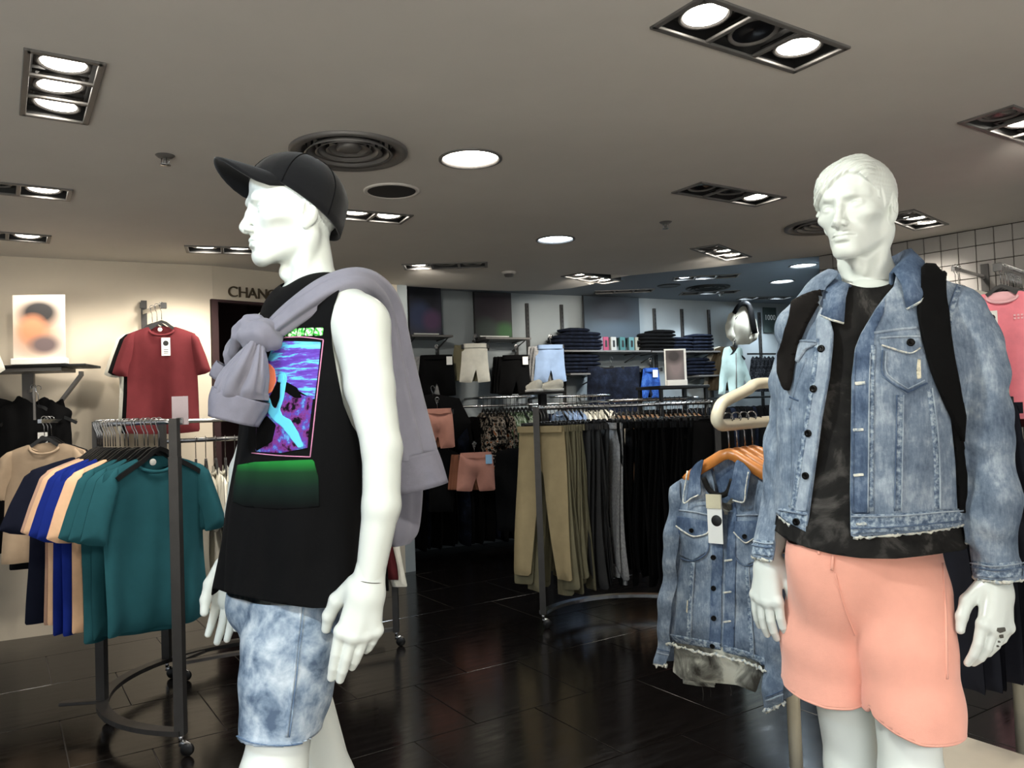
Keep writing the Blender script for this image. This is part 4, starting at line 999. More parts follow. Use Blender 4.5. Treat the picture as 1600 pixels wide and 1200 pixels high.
t = thing('clothes_rack', 'half-round dark steel rack of hanging trousers in the middle of the shop', 'clothes rack', (CC[0], CC[1], 0))
mk('top_rail', tube(arc(CC, CRD, 157, 22, RZ, 40), .0135, 10), M_chrome, t, world=True)
mk('base_ring', bar(arc(CC, CRD, 157, 22, .105, 40), .055, .022), M_chrome, t, world=True, smooth=False)
for a in (157, 22):
    p = arc(CC, CRD, a, a, 0, 1)[0]; mk('post', bar([(p[0], p[1], .095), (p[0], p[1], RZ + .012)], .040, .040, up=(0, 1, 0)), M_steel, t, world=True, smooth=False); caster(t, p[0], p[1])
spec = [('tan', M_tan, 'tan trousers facing front on the half-round rack', None)] + [('khaki', M_khaki, 'khaki trousers to the right of the tan pair', 'khaki trousers on the half-round rack')] * 8 + [('dg', M_dgrey, 'dark grey trousers to the right of the khaki ones', 'dark grey trousers on the half-round rack')] * 6 + [('lg', M_lgrey, 'light grey joggers from the left on the half-round rack', 'light grey joggers on the half-round rack')] * 2 + [('b', M_blkd, 'black trousers from the left on the half-round rack', 'black trousers on the half-round rack')] * 19
cnt = {}
for k, (a, sp) in enumerate(zip(np.linspace(152.5, 27, len(spec)), spec)):
    p = arc(CC, CRD, a, a, RZ, 1)[0]; rz = math.radians(a + (180 if a > 120 else 180)) + random.uniform(-.08, .08) + (-.12 if k == 0 else .2 if sp[0] == 'lg' else 0)
    cnt[sp[0]] = cnt.get(sp[0], 0) + 1; lb = sp[2] if sp[0] == 'tan' else nth(cnt[sp[0]]) + ' ' + sp[2]
    hanger(nth(k + 1) + ' black clip hanger from the left on the half-round trouser rack', p, rz, 'black clip hangers on the half-round rack', kind='clip')
    trousers(lb, p, rz, sp[1], sp[3], k % 5, 1.02 + .05 * (k % 3) - (.0 if k else .02), 'jogger' if sp[0] == 'lg' else 'trousers', 'joggers' if sp[0] == 'lg' else 'trousers')
c_ = P(1103, 706, 5.325); s_ = thing('sign_card', 'white printed card hanging at the right post of the half-round rack', 'sign', c_, .1)
mk('card', box((0, 0, 0), (.125, .004, .30)), MATS['label_white'], s_, smooth=False); tag(mk('printed_lines', join(*[box((x, -.0025, z), (w, .001, h)) for x, z, w, h in ((0, .09, .06, .02), (0, .05, .07, .02), (.0, .01, .05, .012), (0, -.03, .08, .006), (0, -.045, .08, .006), (0, -.06, .06, .006))]), MATS['label_black'], s_, smooth=False), kind='stuff')
mk('loop', tube([(0, 0, .15), (.0, .04, .20), (0, .02, .14)], .002, 5), M_hook, s_)
def straight_rack(name_label, a, b, z, hooks, bend=True):
    a, b = nz([*a, 0.]), nz([*b, 0.]); d = norm(b - a); t = thing('clothes_rack', name_label, 'clothes rack', (a + b) / 2)
    r = .06
    path = [a + (0, 0, .02), a + (0, 0, z - r), a + d * r * .3 + (0, 0, z - r * .3), a + d * r + (0, 0, z), b - d * r + (0, 0, z), b - d * r * .3 + (0, 0, z - r * .3), b + (0, 0, z - r), b + (0, 0, .02)]
    mk('frame_tube', tube(path, .014, 10), M_chrome, t, world=True)
    n = nz([-d[1], d[0], 0])
    for q in (a, b): mk('foot', tube([q - n * .22 + (0, 0, .02), q + n * .22 + (0, 0, .02)], .014, 8), M_chrome, t, world=True)
    return [(a + d * s + (0, 0, z), math.atan2(d[1], d[0]) + math.pi / 2) for s in np.linspace(.10, np.linalg.norm(b - a) - .10, hooks)]
def bent_rail(label, px0, px1, py, Y, n):
    """chrome rail with bent ends, fixed back to the wall behind it"""
    a, b = P(px0, py, Y), P(px1, py, Y + .2); b[2] = a[2]; d = norm(b - a); nb_ = nz([-d[1], d[0], 0]); t = thing('garment_rail', label, 'hanging rail', a)
    ya, yb = [max(.4, BW(q[0]) - q[1]) for q in (a, b)]; e = lambda q, k: q + nb_ * k
    mk('tube', tube([e(a, ya * .88), e(a, .06), e(a, .015) + d * .015, a + d * .06, b - d * .06, e(b, .015) - d * .015, e(b, .06), e(b, yb * .88)], .014, 10), M_chrome, t, world=True)
    return [(a + d * s, math.atan2(d[1], d[0]) + math.pi / 2) for s in np.linspace(.06, np.linalg.norm(b - a) - .08, n)]
for k, (p, rz) in enumerate(bent_rail('bent chrome rail of printed shirts behind the tan trousers', 746, 838, 622, 8.2, 13)):
    hanger(nth(k + 1) + ' black hanger from the left on the rail of printed shirts', p, rz, 'black hangers on the printed shirt rail')
    fl = k < 6; tee(nth(k + 1) + (' shirt from the left on the bent chrome rail, dark floral print' if fl else ' shirt from the left on the bent chrome rail, green leaf print'), p, rz + random.uniform(-.25, .25), M_floral if fl else M_leaf, 'dark floral shirts' if fl else 'green leaf print shirts', k % 4, sticker=False, name='print_shirt')
for k, (p, rz) in enumerate(bent_rail('bent chrome rail of pale tops behind the khaki trousers', 866, 955, 620, 8.3, 12)):
    hanger(nth(k + 1) + ' black hanger from the left on the rail of pale tops', p, rz, 'black hangers on the pale top rail')
    tee(nth(k + 1) + (' top from the left, pale blue, on the rail behind the khaki trousers', ' top from the left, off-white, on the rail behind the khaki trousers')[k > 4], p, rz + random.uniform(-.2, .2), M_pale if k <= 4 else M_white, ('pale blue tops', 'off-white tops')[k > 4] + ' on the pale top rail', k % 4, sticker=False)
for k, (p, rz) in enumerate(bent_rail('bent chrome rail of cream tops behind the black trousers', 950, 1094, 626, 7.9, 18)):
    hanger(nth(k + 1) + ' black hanger from the left on the rack of cream tops', p, rz, 'black hangers on the cream top rack')
    tee(nth(k + 1) + ' cream top from the left on the chrome rack behind the black trousers', p, rz, M_cream if k % 3 else M_stone, 'cream tops on the rear rack', k % 4, sticker=False)

# ---- back wall fittings
WA, WB = (-1.7, BW(-1.7)), (4.7, BW(4.7)); BA = math.atan(.512); bdir = nz([math.cos(BA), math.sin(BA), 0]); bn = nz([math.sin(BA), -math.cos(BA), 0])
def bw(px, py, off=0.): return onwall(px, py, WA, WB, off)
def upright(px, y0, y1=640):
    a, b = bw(px, y0, .016), bw(px, y1, .016); t = thing('slotted_upright', 'slotted steel wall upright ' + UPL.pop(0), 'wall rail', (a[0], a[1], b[2])); h = a[2] - b[2]
    mk('channel', box((0, 0, h / 2), (.038, .026, h), BA, .002), M_steel, t, smooth=False)
    n = int(h / .05); tag(mk('slots', join(*[xf(box((0, 0, .025 + .05 * i), (.012, .004, .028)), tuple(bn * .0135), BA) for i in range(n)]), M_dark, t, smooth=False), kind='stuff')
UPL = ['above the left edge of the pale blue shorts', 'above the pile of jeans right of the pale blue shorts', 'above the black folded jeans', 'between the black and the indigo folded jeans', 'above the right end of the folded jeans shelf', 'right of the cream jacket on the back wall']
for px, y in ((823, 474), (877, 476), (1022, 482), (1065, 483), (1107, 484), (1186, 488)): upright(px, y)
def shelf(px0, px1, py, depth, label):
    a, b = bw(px0, py, depth * .5), bw(px1, py, depth * .5); L = np.linalg.norm((b - a)[:2]); c = (a + b) / 2; c[2] = bw((px0 + px1) / 2, py, depth)[2]
    t = thing('wall_shelf', label, 'shelf', c, BA); mk('board', box((0, 0, -.01), (L, depth, .02), bev=.002), M_grey, t, smooth=False); [mk('bracket', bar([(s * L * .4, depth * .48, -.03), (s * L * .4, -depth * .4, -.025), (s * L * .4, depth * .48, -.12)], .012, .014, up=(1, 0, 0)), M_steel, t, smooth=False) for s in (-1, 1)]
    return t, c
shelf(634, 698, 523, .36, 'thin wall shelf above the leftmost black shorts'); shelf(748, 818, 527, .36, 'thin wall shelf above the middle black shorts')
_, c1 = shelf(868, 1002, 547, .38, 'upper back wall shelf with folded jeans and colourful packs'); _, c2 = shelf(1004, 1110, 548, .38, 'upper back wall shelf with black and indigo folded jeans')
_, c3 = shelf(878, 928, 583, .38, 'lower back wall shelf of folded jeans beside the pale blue shorts'); _, c4 = shelf(1076, 1112, 586, .38, 'lower back wall shelf of folded jeans beside the olive jackets')
def folded(px, c, n, m, label, grp):
    """n folded garments one on another"""
    p = bw(px, 560, .20)
    for k in range(n):
        key = ('fold', k % 3)
        def bld(k=k):
            a = np.linspace(0, 1, 7); C = [(0, -.13 + .26 * q, 0) for q in a]; V, Fc = loft(C, (1, 0, 0), (0, 0, 1), [.10, .165, .17, .17, .17, .165, .13], [.012, .022, .024, .024, .024, .023, .015], 16, lambda i, an: .05 * np.sin(an * 3 + k + i * 4), 3.5, True)
            return V, Fc
        o = thing('folded_jeans', nth(k + 1) + ' folded jeans from the bottom in the ' + label, 'folded jeans', (p[0] + random.uniform(-.012, .012), p[1] + random.uniform(-.01, .01), c[2] + .026 + .043 * k), BA + random.uniform(-.06, .06), grp); part('fold', key, bld, m, o)
for px, c, n, m, lab, g in ((882, c1, 4, M_indigo, 'left pile on the upper shelf', 'upper shelf jeans, left pile'), (898, c1, 6, M_indigo, 'second pile on the upper shelf', 'upper shelf jeans, second pile'), (916, c1, 5, M_indigo, 'third pile on the upper shelf', 'upper shelf jeans, third pile'),
    (1014, c2, 5, M_blkd, 'left black pile on the upper shelf', 'black jeans, left pile'), (1032, c2, 6, M_blkd, 'right black pile on the upper shelf', 'black jeans, right pile'), (1061, c2, 4, M_indigo, 'last but one pile on the upper shelf', 'indigo jeans, left pile'), (1093, c2, 5, M_indigo, 'rightmost pile on the upper shelf', 'indigo jeans, right pile'),
    (890, c3, 5, M_indigo, 'left pile right of the pale blue shorts', 'lower shelf jeans, left pile'), (912, c3, 5, M_indigo, 'right pile right of the pale blue shorts', 'lower shelf jeans, right pile'), (1086, c4, 5, M_indigo, 'left pile beside the olive jackets', 'right lower shelf jeans, left pile'), (1102, c4, 4, M_indigo, 'right pile beside the olive jackets', 'right lower shelf jeans, right pile')):
    folded(px, c, n, m, lab, g)
for k, (px, col, nm) in enumerate(((937, (.42, .40, .44), 'grey'), (946, (.55, .18, .30), 'pink'), (958, (.62, .62, .60), 'white'), (972, (.20, .38, .38), 'teal'), (986, (.30, .45, .46), 'pale teal'), (996, (.55, .55, .50), 'beige'))):
    p = bw(px, 545, .2); o = thing('boxed_pack', f'{nm} packet standing on the upper back wall shelf among the coloured packs', 'packet', (p[0], p[1], c1[2]), BA)
    mk('carton', box((0, 0, .085), (.075, .04, .17), bev=.003), painted('carton_' + nm.replace(' ', '_'), col, .5, .1, 20), o, smooth=False); mk('window', box((0, -.021, .09), (.03, .002, .08)), M_dark, o, smooth=False)
def poster(px0, px1, py0, py1, spots, bg, label, stand=True):
    a, b = bw(px0, py1, .20), bw(px1, py1, .20); c = (a + b) / 2; z0 = bw((px0 + px1) / 2, py1, .25)[2]; z1 = bw((px0 + px1) / 2, py0, .20)[2]
    t = thing('poster', label, 'poster', (c[0], c[1], z0), BA); w = np.linalg.norm((b - a)[:2]); h = z1 - z0
    mk('print', box((0, 0, h / 2), (w, .008, h)), picture_mat('poster_print', [(x * w, z * h, rx * w, rz * h, cc) for x, z, rx, rz, cc in spots], bg, .6), t, smooth=False)
    mk('backing', box((0, .012, h / 2), (w + .02, .012, h + .02), bev=.002), M_dark, t, smooth=False)
    if stand: mk('foot', box((0, .02, .006), (w * .8, .08, .012), bev=.002), MATS['label_white'], t, smooth=False)
poster(641, 690, 449, 522, [(0, .8, .8, .5, (.05, .06, .10)), (-.2, .4, .5, .4, (.20, .24, .36)), (.2, .3, .4, .3, (.34, .24, .36))], (.20, .20, .25), 'dark blue and purple blurred poster above the leftmost black shorts')
poster(743, 800, 458, 526, [(0, .7, .7, .5, (.13, .09, .12)), (.3, .15, .4, .25, (.20, .36, .20)), (-.2, .2, .4, .3, (.20, .24, .22))], (.16, .15, .16), 'dark purple blurred poster with green lower edge above the middle black shorts')
poster(914, 1000, 464, 527, [(0, .7, .7, .6, (.04, .05, .08)), (0, .1, .7, .4, (.20, .25, .29))], (.20, .24, .27), 'wide dark navy blurred poster above the coloured packs', False)
def facing(px, py, off, poly, m, name, label, cat, thick=.03, grp=None, hk='clip', ang=None, extra=None, amp=.012):
    a = BA - .25 if ang is None else ang
    H = bw(px, py, off); pl = Plane(H, a); pts = pl.on(poly); t = thing(name, label, cat, H, a, grp); ph = random.uniform(0, 6)
    mk('cloth', inflate(pts, .016, thick, .05, lambda x, z: amp * np.sin(x * 24 + ph) + .010 * np.sin(z * 16 + x * 8 + ph)), m, t)
    if hk: hanger('black hanger behind the ' + label.split(',')[0], H, a, None, kind=hk, wide=.19 if hk == 'clip' else .13)
    return t, pl
def shorts_px(x0, x1, y0, y1, spread=5, crotch=.62): return [(x0 + spread, y0), ((x0 + x1) / 2, y0 + 2), (x1 - spread, y0), (x1, y1 - 2), ((x0 + x1) / 2 + (x1 - x0) * .10, y1), ((x0 + x1) / 2 + 1, y0 + (y1 - y0) * crotch), ((x0 + x1) / 2 - (x1 - x0) * .10, y1), (x0, y1 - 1)]
def rail_arm(px, py, off, label):
    a, b = bw(px, py, 0), bw(px, py, off + .05); b = nz([b[0], b[1], a[2]]); b = nz([*(bw(px, py, off + .03)[:2]), bw(px, py, off)[2] - .016]); a[2] = b[2]
    t = thing('garment_rail', label, 'hanging rail', a, 0); mk('arm', bar([a, b], .02, .024), M_steel, t, world=True, smooth=False); mk('wall_plate', box(a + bn * .02, (.04, .012, .14), BA), M_steel, t, world=True, smooth=False)
SH = [ # hook px, offset, x0,x1,y0,y1, material, label, hook y
    (682, .42, 651, 713, 556, 620, M_blkd, 'leftmost black shorts on the back wall', 541), (742, .42, 718, 766, 538, 598, M_white, 'white shorts on the back wall', 524), (806, .46, 779, 831, 556, 618, M_blkd, 'middle black shorts on the back wall with a white tag', 541), (860, .42, 834, 885, 540, 598, M_pale, 'pale blue shorts on the back wall', 525),
    (683, 1.2, 656, 711, 640, 701, M_peach, 'peach shorts hanging beside the grey sweatshirt cuff', 624), (741, 1.3, 713, 774, 709, 768, M_peach, 'lower peach shorts hanging near the floor with a blue tag', 694), (1016, .44, 999, 1033, 576, 624, M_mid, 'bright blue denim shorts with a white tag on the back wall', 562)]
for px, off, x0, x1, y0, y1, m, lab, hy in SH:
    t, pl = facing(px, hy, off, shorts_px(x0, x1, y0, y1), m, 'shorts', lab, 'shorts', .035)
    q = nz(pl.on([(x0 + 6, y0), (x1 - 6, y0), ((x0 + x1) / 2, y0 + 4)])); mk('waistband', loft([(q[:2, 0].mean(), 0, q[0][1] + .005), (q[:2, 0].mean(), 0, q[2][1] - .01)], (1, 0, 0), (0, 1, 0), (q[1][0] - q[0][0]) / 2, .045, 24, power=3), m, t)
    if 'tag' in lab or px in (682,):
        z = pl.on([(x1 - 12, y0 + 8)])[0]; mk('price_tag', box((z[0], -.055, z[1]), (.06, .003, .085), 0), MATS['label_white'] if 'blue tag' not in lab else painted('tag_blue', (.55, .72, .85), .6), t, smooth=False)
    rail_arm(px, hy, off, 'wall arm holding the ' + lab)
    if px in (682, 742, 806, 860): [hanger(nth(k) + ' black clip hanger behind the ' + lab.split(' with')[0], bw(px, hy, off - .045 * k) * nz([1, 1, 0]) + nz([0, 0, bw(px, hy, off)[2]]), BA - .25, 'black clip hangers behind the ' + lab.split(' with')[0], kind='clip') for k in range(1, 7)]
    # the pairs behind, seen past the left edge
    mm, cnt, nm = {682: (M_lgrey, 3, 'grey'), 742: (M_khaki, 3, 'khaki'), 806: (M_blkd, 3, 'black'), 860: (M_lgrey, 3, 'grey'), 741: (M_brown, 3, 'rust'), 683: (M_brown, 1, 'rust'), 1016: (M_indigo, 2, 'indigo')}[px]
    for k in range(cnt):
        dx = -5 * (k + 1); facing(px + dx, hy, off - .045 * (k + 1), shorts_px(x0 + dx * (.9 if px != 1016 else .6), x1 + dx, y0 + 1, y1 - 2), mm, 'shorts', f'{nth(k + 1)} pair of {nm} shorts behind the ' + lab.split(' with')[0].split(' hanging')[0], 'shorts', .025, f'{nm} shorts behind the {lab}', None)
# dark denim trousers and black tops between and below them
facing(955, 560, .42, [(918, 572), (955, 574), (998, 572), (1000, 640), (985, 700), (960, 700), (955, 640), (948, 700), (918, 700)], M_indigo, 'jeans', 'dark indigo jeans beside the bright blue denim shorts', 'jeans', .04)
facing(700, 690, 1.1, [(672, 702), (690, 699), (704, 702), (716, 708), (722, 745), (712, 748), (708, 800), (670, 800)], M_blk, 't_shirt', 'black T-shirt with a white tag behind the lower peach shorts', 't-shirt', .03, None, 'plastic')
facing(676, 606, .9, [(640, 622), (676, 615), (718, 622), (736, 660), (712, 690), (655, 700), (640, 690)], M_blk, 't_shirt', 'black T-shirt above the upper peach shorts', 't-shirt', .03, None, 'plastic')
facing(806, 690, 1.25, [(776, 706), (796, 700), (812, 700), (836, 708), (842, 745), (834, 830), (778, 830), (772, 745)], M_blk, 't_shirt', 'black T-shirt hanging between the lower peach shorts and the tan trousers', 't-shirt', .03, None, 'plastic')
mk_l = 'black garment hanging edge-on in the long dark row along the back wall'
for i, s in enumerate(np.linspace(-1.25, 3.9, 64)):
    y = BW(s) - .36; o = thing('hanging_garment', nth(i + 1) + ' garment from the left in the long dark row along the back wall', 'garment', (s, y, 1.50), BA + math.pi / 2 + random.uniform(-.25, .25), 'black garments along the back wall')
    part('cloth', ('bg', i % 5), lambda i=i: inflate([(-.16, -.12), (0, -.10), (.16, -.12), (.20, -.35), (.19, -1.43 + .02 * (i % 5)), (-.19, -1.43 + .02 * (i % 3)), (-.20, -.35)], .03, .034, .05, lambda x, z: .02 * np.sin(x * 20 + i) + .01 * np.sin(z * 7)), M_blkd if i % 4 else M_indigo, o)
a, b = nz([-1.3, BW(-1.3) - .36, 1.505]), nz([4.0, BW(4.0) - .36, 1.505]); t = thing('wall_rail', 'long dark hanging rail along the back wall', 'hanging rail', a); mk('tube', tube([a, b], .0135, 8), M_chrome, t, world=True)
for s in np.linspace(0, 1, 7): q = a + (b - a) * s; mk('bracket', bar([q - bn * .36, q], .014, .02), M_steel, t, world=True, smooth=False)
# white trainers on a small dark stand
p = bw(847, 612, 1.55); t = thing('display_stand', 'dark stand carrying the white trainers', 'display stand', (p[0], p[1], 0), BA); mk('top', box((0, 0, p[2] - .012), (.34, .30, .02), bev=.003), M_dark, t, smooth=False); mk('column', box((0, 0, p[2] / 2 - .01), (.06, .06, p[2] - .03)), M_dark, t, smooth=False); mk('base', box((0, 0, .01), (.3, .28, .02)), M_dark, t, smooth=False)
for s in (-1, 1):
    o = thing('trainer', ('left' if s < 0 else 'right') + ' white trainer of the pair on the dark stand by the pale blue shorts', 'shoe', (p[0] + s * .085 * math.cos(BA), p[1] + s * .085 * math.sin(BA), p[2]), BA + .25 * s + math.pi + .2)
    C = [(0, -.14 + .28 * q, .045 + .035 * max(0, q - .45)) for q in np.linspace(0, 1, 9)]; mk('upper', loft(C, (1, 0, 0), (0, 0, 1), [.018, .036, .043, .044, .041, .038, .037, .036, .022], [.015, .026, .032, .040, .048, .052, .050, .050, .035], 18, power=2.4, cap=True), M_white, o)
    mk('sole', loft([(0, 0, 0), (0, 0, .024)], (1, 0, 0), (0, 1, 0), .048, .148, 24, power=2.6, cap=True), MATS['label_white'], o); mk('laces', join(*[tube([(-.024, y, .082 + .30 * max(0, y + .05)), (.024, y + .006, .082 + .30 * max(0, y + .05))], .004, 5) for y in (-.05, -.03, -.01, .01)]), M_stone, o)
# framed picture on a dark table
p = bw(1057, 603, 1.6); t = thing('display_table', 'dark display table carrying the white framed picture', 'table', (p[0], p[1], 0), BA); mk('top', box((-.05, 0, p[2] - .015), (.62, .40, .03), bev=.004), M_dark, t, smooth=False)
mk('lower_shelf', box((-.05, 0, p[2] * .55), (.56, .34, .02)), M_dark, t, smooth=False)
for sx in (-.33, .23):
    for sy in (-.17, .17): mk('leg', box((sx, sy, p[2] / 2 - .015), (.03, .03, p[2] - .03)), M_dark, t, smooth=False)
h = P(1057, 545, p[1])[2] - p[2]; o = thing('framed_picture', 'white picture stand with a grey blurred portrait on the dark table', 'picture', p + (0, 0, 0), BA - .25)
mk('frame', join(box((0, .004, h / 2), (.235, .012, h), bev=.002), box((0, 0, .03), (.22, .06, .06), bev=.003)), MATS['label_white'], o, smooth=False); mk('print', box((-.008, -.004, h * .56), (.195, .006, h * .80)), picture_mat('grey_portrait', [(0, h * .55, .12, .2, (.52, .47, .47)), (-.02, h * .8, .12, .1, (.22, .20, .20))], (.36, .34, .34), .6), o, smooth=False)
# jackets on the right end of the back wall
t, pl = facing(1148, 532, .48, [(1133, 543), (1141, 541), (1147, 552), (1153, 541), (1159, 544), (1164, 560), (1175, 600), (1168, 604), (1163, 590), (1162, 616), (1140, 617), (1138, 592), (1132, 617), (1121, 616), (1124, 590), (1127, 560)], M_mint, 'jacket', 'pale mint zipped jacket on the back wall', 'jacket', .03, None, 'plastic', BA - .2)
q = pl.on([(1147, 552), (1148, 616)]); mk('zip', tube([(q[0][0], -.045, q[0][1]), (q[1][0], -.045, q[1][1])], .006, 6), M_grey, t)
for k in range(4): facing(1143 - 6 * k, 532, .42 - .05 * k, [(1128 - 6 * k, 545), (1141 - 6 * k, 541), (1152 - 6 * k, 545), (1158 - 6 * k, 565), (1156 - 6 * k, 610), (1118 - 6 * k, 610), (1120 - 6 * k, 575)], M_olive if k < 3 else M_stone, 'jacket', (nth(k + 1) + ' olive brown jacket in the row behind the pale mint one' if k < 3 else 'stone coloured jacket at the back of the row behind the mint one'), 'jacket', .02, 'olive brown jackets' if k < 3 else None, None)
rail_arm(1148, 532, .48, 'wall arm holding the pale mint jacket')
M_plaid = blotch('print_dark_plaid', [(.35, lin((.05, .055, .07))), (.5, lin((.14, .15, .17))), (.62, lin((.28, .29, .31)))], 40)
for k in range(6): facing(1178 + 6 * k, 545, .46, [(1172 + 6 * k, 562), (1176 + 6 * k, 556), (1182 + 6 * k, 562), (1184 + 6 * k, 612), (1170 + 6 * k, 612)], M_plaid, 'shirt', nth(k + 1) + ' dark checked shirt in the row right of the pale mint jacket', 'shirt', .03, 'dark checked shirts', None)
t = thing('garment_rail', 'rail holding the dark checked shirts', 'hanging rail', bw(1170, 553, .44)); mk('arm', bar([bw(1168, 553, .44), bw(1216, 553, .44)], .02, .02), M_steel, t, world=True, smooth=False)
t, pl = facing(1160, 472, .22, [(1147, 483), (1156, 477), (1164, 478), (1173, 487), (1173, 538), (1145, 539)], M_stone, 'jacket', 'cream jacket with dark fleece collar displayed high on the back wall', 'jacket', .030, None, 'plastic', BA - .2)
for sl in ([(1148, 484), (1138, 491), (1132, 508), (1134, 527), (1143, 535), (1148, 526), (1145, 512), (1148, 497)], [(1171, 486), (1180, 500), (1185, 520), (1181, 531), (1172, 537), (1168, 530), (1174, 518), (1171, 502)]): mk('sleeve', inflate(pl.on(sl), .014, .030, .035, lambda x, z: -.015 + .008 * np.sin(z * 30)), M_stone, t)
q = [( *pl.on([c])[0],) for c in ((1143, 490), (1150, 479), (1160, 475), (1167, 482), (1171, 500), (1175, 522))]; mk('fleece_collar', tube(spline([(a, -.065, b) for a, b in q], 18), [.030] * 6 + [.038] * 12, 8), M_blkd, t)
p = bw(1203, 500, .02); o = thing('sign_card', 'dark green price card reading 1000 high on the back wall', 'sign', p, BA); mk('card', box((0, 0, 0), (.24, .006, .34)), painted('card_green_grey', (.22, .27, .26), .7), o, smooth=False)
cu = bpy.data.curves.new('price_text', 'FONT'); cu.body = '1000'; cu.size = .10; cu.align_x = 'CENTER'; cu.extrude = .001; ob = bpy.data.objects.new('price_text', cu); COL.objects.link(ob); me = bpy.data.meshes.new_from_object(ob.evaluated_get(bpy.context.evaluated_depsgraph_get())); bpy.data.objects.remove(ob); me.materials.append(MATS['label_white']); ob = bpy.data.objects.new('price_text', me); COL.objects.link(ob); ob.parent = o; ob.location = (0, -.005, 0); ob.rotation_euler = (math.pi / 2, 0, 0)
# ------------------------------------------------------------------ mannequin in cap, tank top and sweatshirt
def curve_px(p, pts):
    """interpolated x of a polyline given as (x, y) pixels, at height y"""
    q = sorted((b, a) for a, b in pts); return np.interp(p, [a for a, _ in q], [b for _, b in q])
def hose(path, n=28, fold=None, vw=None, steps=24, power=2., cap=False):
    """cloth tube or flat roll along (px, py, Y, half width px, half depth m)"""
    q = spline(path, steps); C = nz([P(a, b, c) for a, b, c, _, _ in q]); t = np.gradient(C, axis=0); t /= np.linalg.norm(t, axis=1)[:, None]
    U, Vv = [], []
    for c, d in zip(C, t):
        v = norm(c - C0) if vw is None else norm(vw); u = norm(np.cross(d, v)); U.append(u); Vv.append(np.cross(u, d))
    return loft(C, nz(U), nz(Vv), q[:, 3] * C[:, 1] / F, q[:, 4], n, fold, power, cap)
PS = math.radians(47); ML_L = nz([math.cos(PS), -math.sin(PS), 0]); ML_F = nz([-math.sin(PS), -math.cos(PS), 0])
ML0 = nz([-.52, 1.84, .14])
ML = thing('mannequin', 'white mannequin in a black cap and black sleeveless top', 'mannequin', ML0)
mz = lambda px, py, Y=1.80: P(px, py, Y)
TZ = [mz(*q) for q in ((453, 1000), (453, 925), (462, 800), (478, 700), (487, 600), (490, 520), (492, 450))]
tz, tc = [q[2] for q in TZ], [(q[0], q[1]) for q in TZ]
def ml_trunk(grow, zt, zb=None):
    def fn(p):
        s = trunk(p, tz, tc, [.165, .172, .170, .172, .178, .165, .120], [.105, .112, .112, .118, .122, .105, .070], ML_L, ML_F, zt, zb, grow)
        c = nz([*tc[-1], 1.705]); 
        for k in (-1, 1): s = sm(s, cone(p, c + ML_L * .05 * k, c + ML_L * .165 * k + (0, 0, -.045), .048 + grow, .042 + grow), .04)
        return s
    return fn
shc = nz([*tc[-2], 1.66]); J = dict(neck=nz([*tc[-1], 1.73]), shl=P(566, 508, 1.665), ual=P(578, 605, 1.635), ell=P(597, 700, 1.61), fal=P(596, 790, 1.60), wrl=P(578, 902, 1.60), ral=[.058, .0505, .0400, .0375, .0285],
         shr=shc - ML_L * .185, uar=shc - ML_L * .20 + (0, .01, -.14), elr=P(385, 735, 2.02), far=P(376, 800, 2.0), wrr=P(366, 872, 1.97), rar=[.055, .050, .040, .036, .028],
         hipl=P(468, 960, 1.73), knl=P(425, 1225, 1.665), hipr=P(440, 960, 1.86), knr=P(510, 1225, 1.97), rll=[.062, .066, .058, .040], rlr=[.062, .066, .058, .040])
J['anl'] = nz([*(J['knl'] + ML_F * -.02)[:2], .24]); J['toel'] = nz([*(J['anl'] + ML_F * .17)[:2], .168]); J['cal'] = (J['knl'] * .72 + J['anl'] * .28) - ML_F * .015
J['anr'] = nz([*(J['knr'] - ML_F * .16)[:2], .24]); J['toer'] = nz([*(J['anr'] + ML_F * .17)[:2], .168]); J['car'] = (J['knr'] * .72 + J['anr'] * .28) - ML_F * .015
hchin = P(401, 414, 1.745); hf = norm(nz([-.86, -.51, -.02])); hchin = hchin - hf * .085
hand_l = dict(Wp=J['wrl'], d=norm(P(561, 1000, 1.60) - J['wrl']), n=(.12, -1, 0), t=(-1, 0, 0), curl=(.18, .22, .30, .42), s=1.14, thumb=(.40, .30), lens=(.086, .084, .068, .052), fan=(.03, .10, .19, .27))
hand_r = dict(Wp=J['wrr'], d=norm(P(352, 1000, 1.97) - J['wrr']), n=(.25, 1, 0), t=(-1, 0, 0), curl=(.16, .18, .2, .25), spread=.05, s=1.10, thumb=(.10, .35))
body = join(body_mesh(J, ml_trunk(-.007, 1.722, 1.07), .0065), head_mesh(False, hchin, hf, (.02, 0, 1), size=1.02), hand_mesh(**hand_l), hand_mesh(**hand_r))
bd = mk('body', body, WHITE, ML, world=True)
M_seam = mat('mannequin_joint', (.30, .29, .26), .6)
d_ = norm(J['wrl'] - J['fal']); R_ = nz([norm(np.cross(d_, (0, 1, 0))), np.cross(norm(np.cross(d_, (0, 1, 0))), d_) * -1, d_]).T
mk('wrist_joint', xf(lathe([(.0300, -.0009), (.0312, 0), (.0300, .0009)], 36), J['wrl'] + d_ * .004, R=R_), M_seam, bd, world=True)
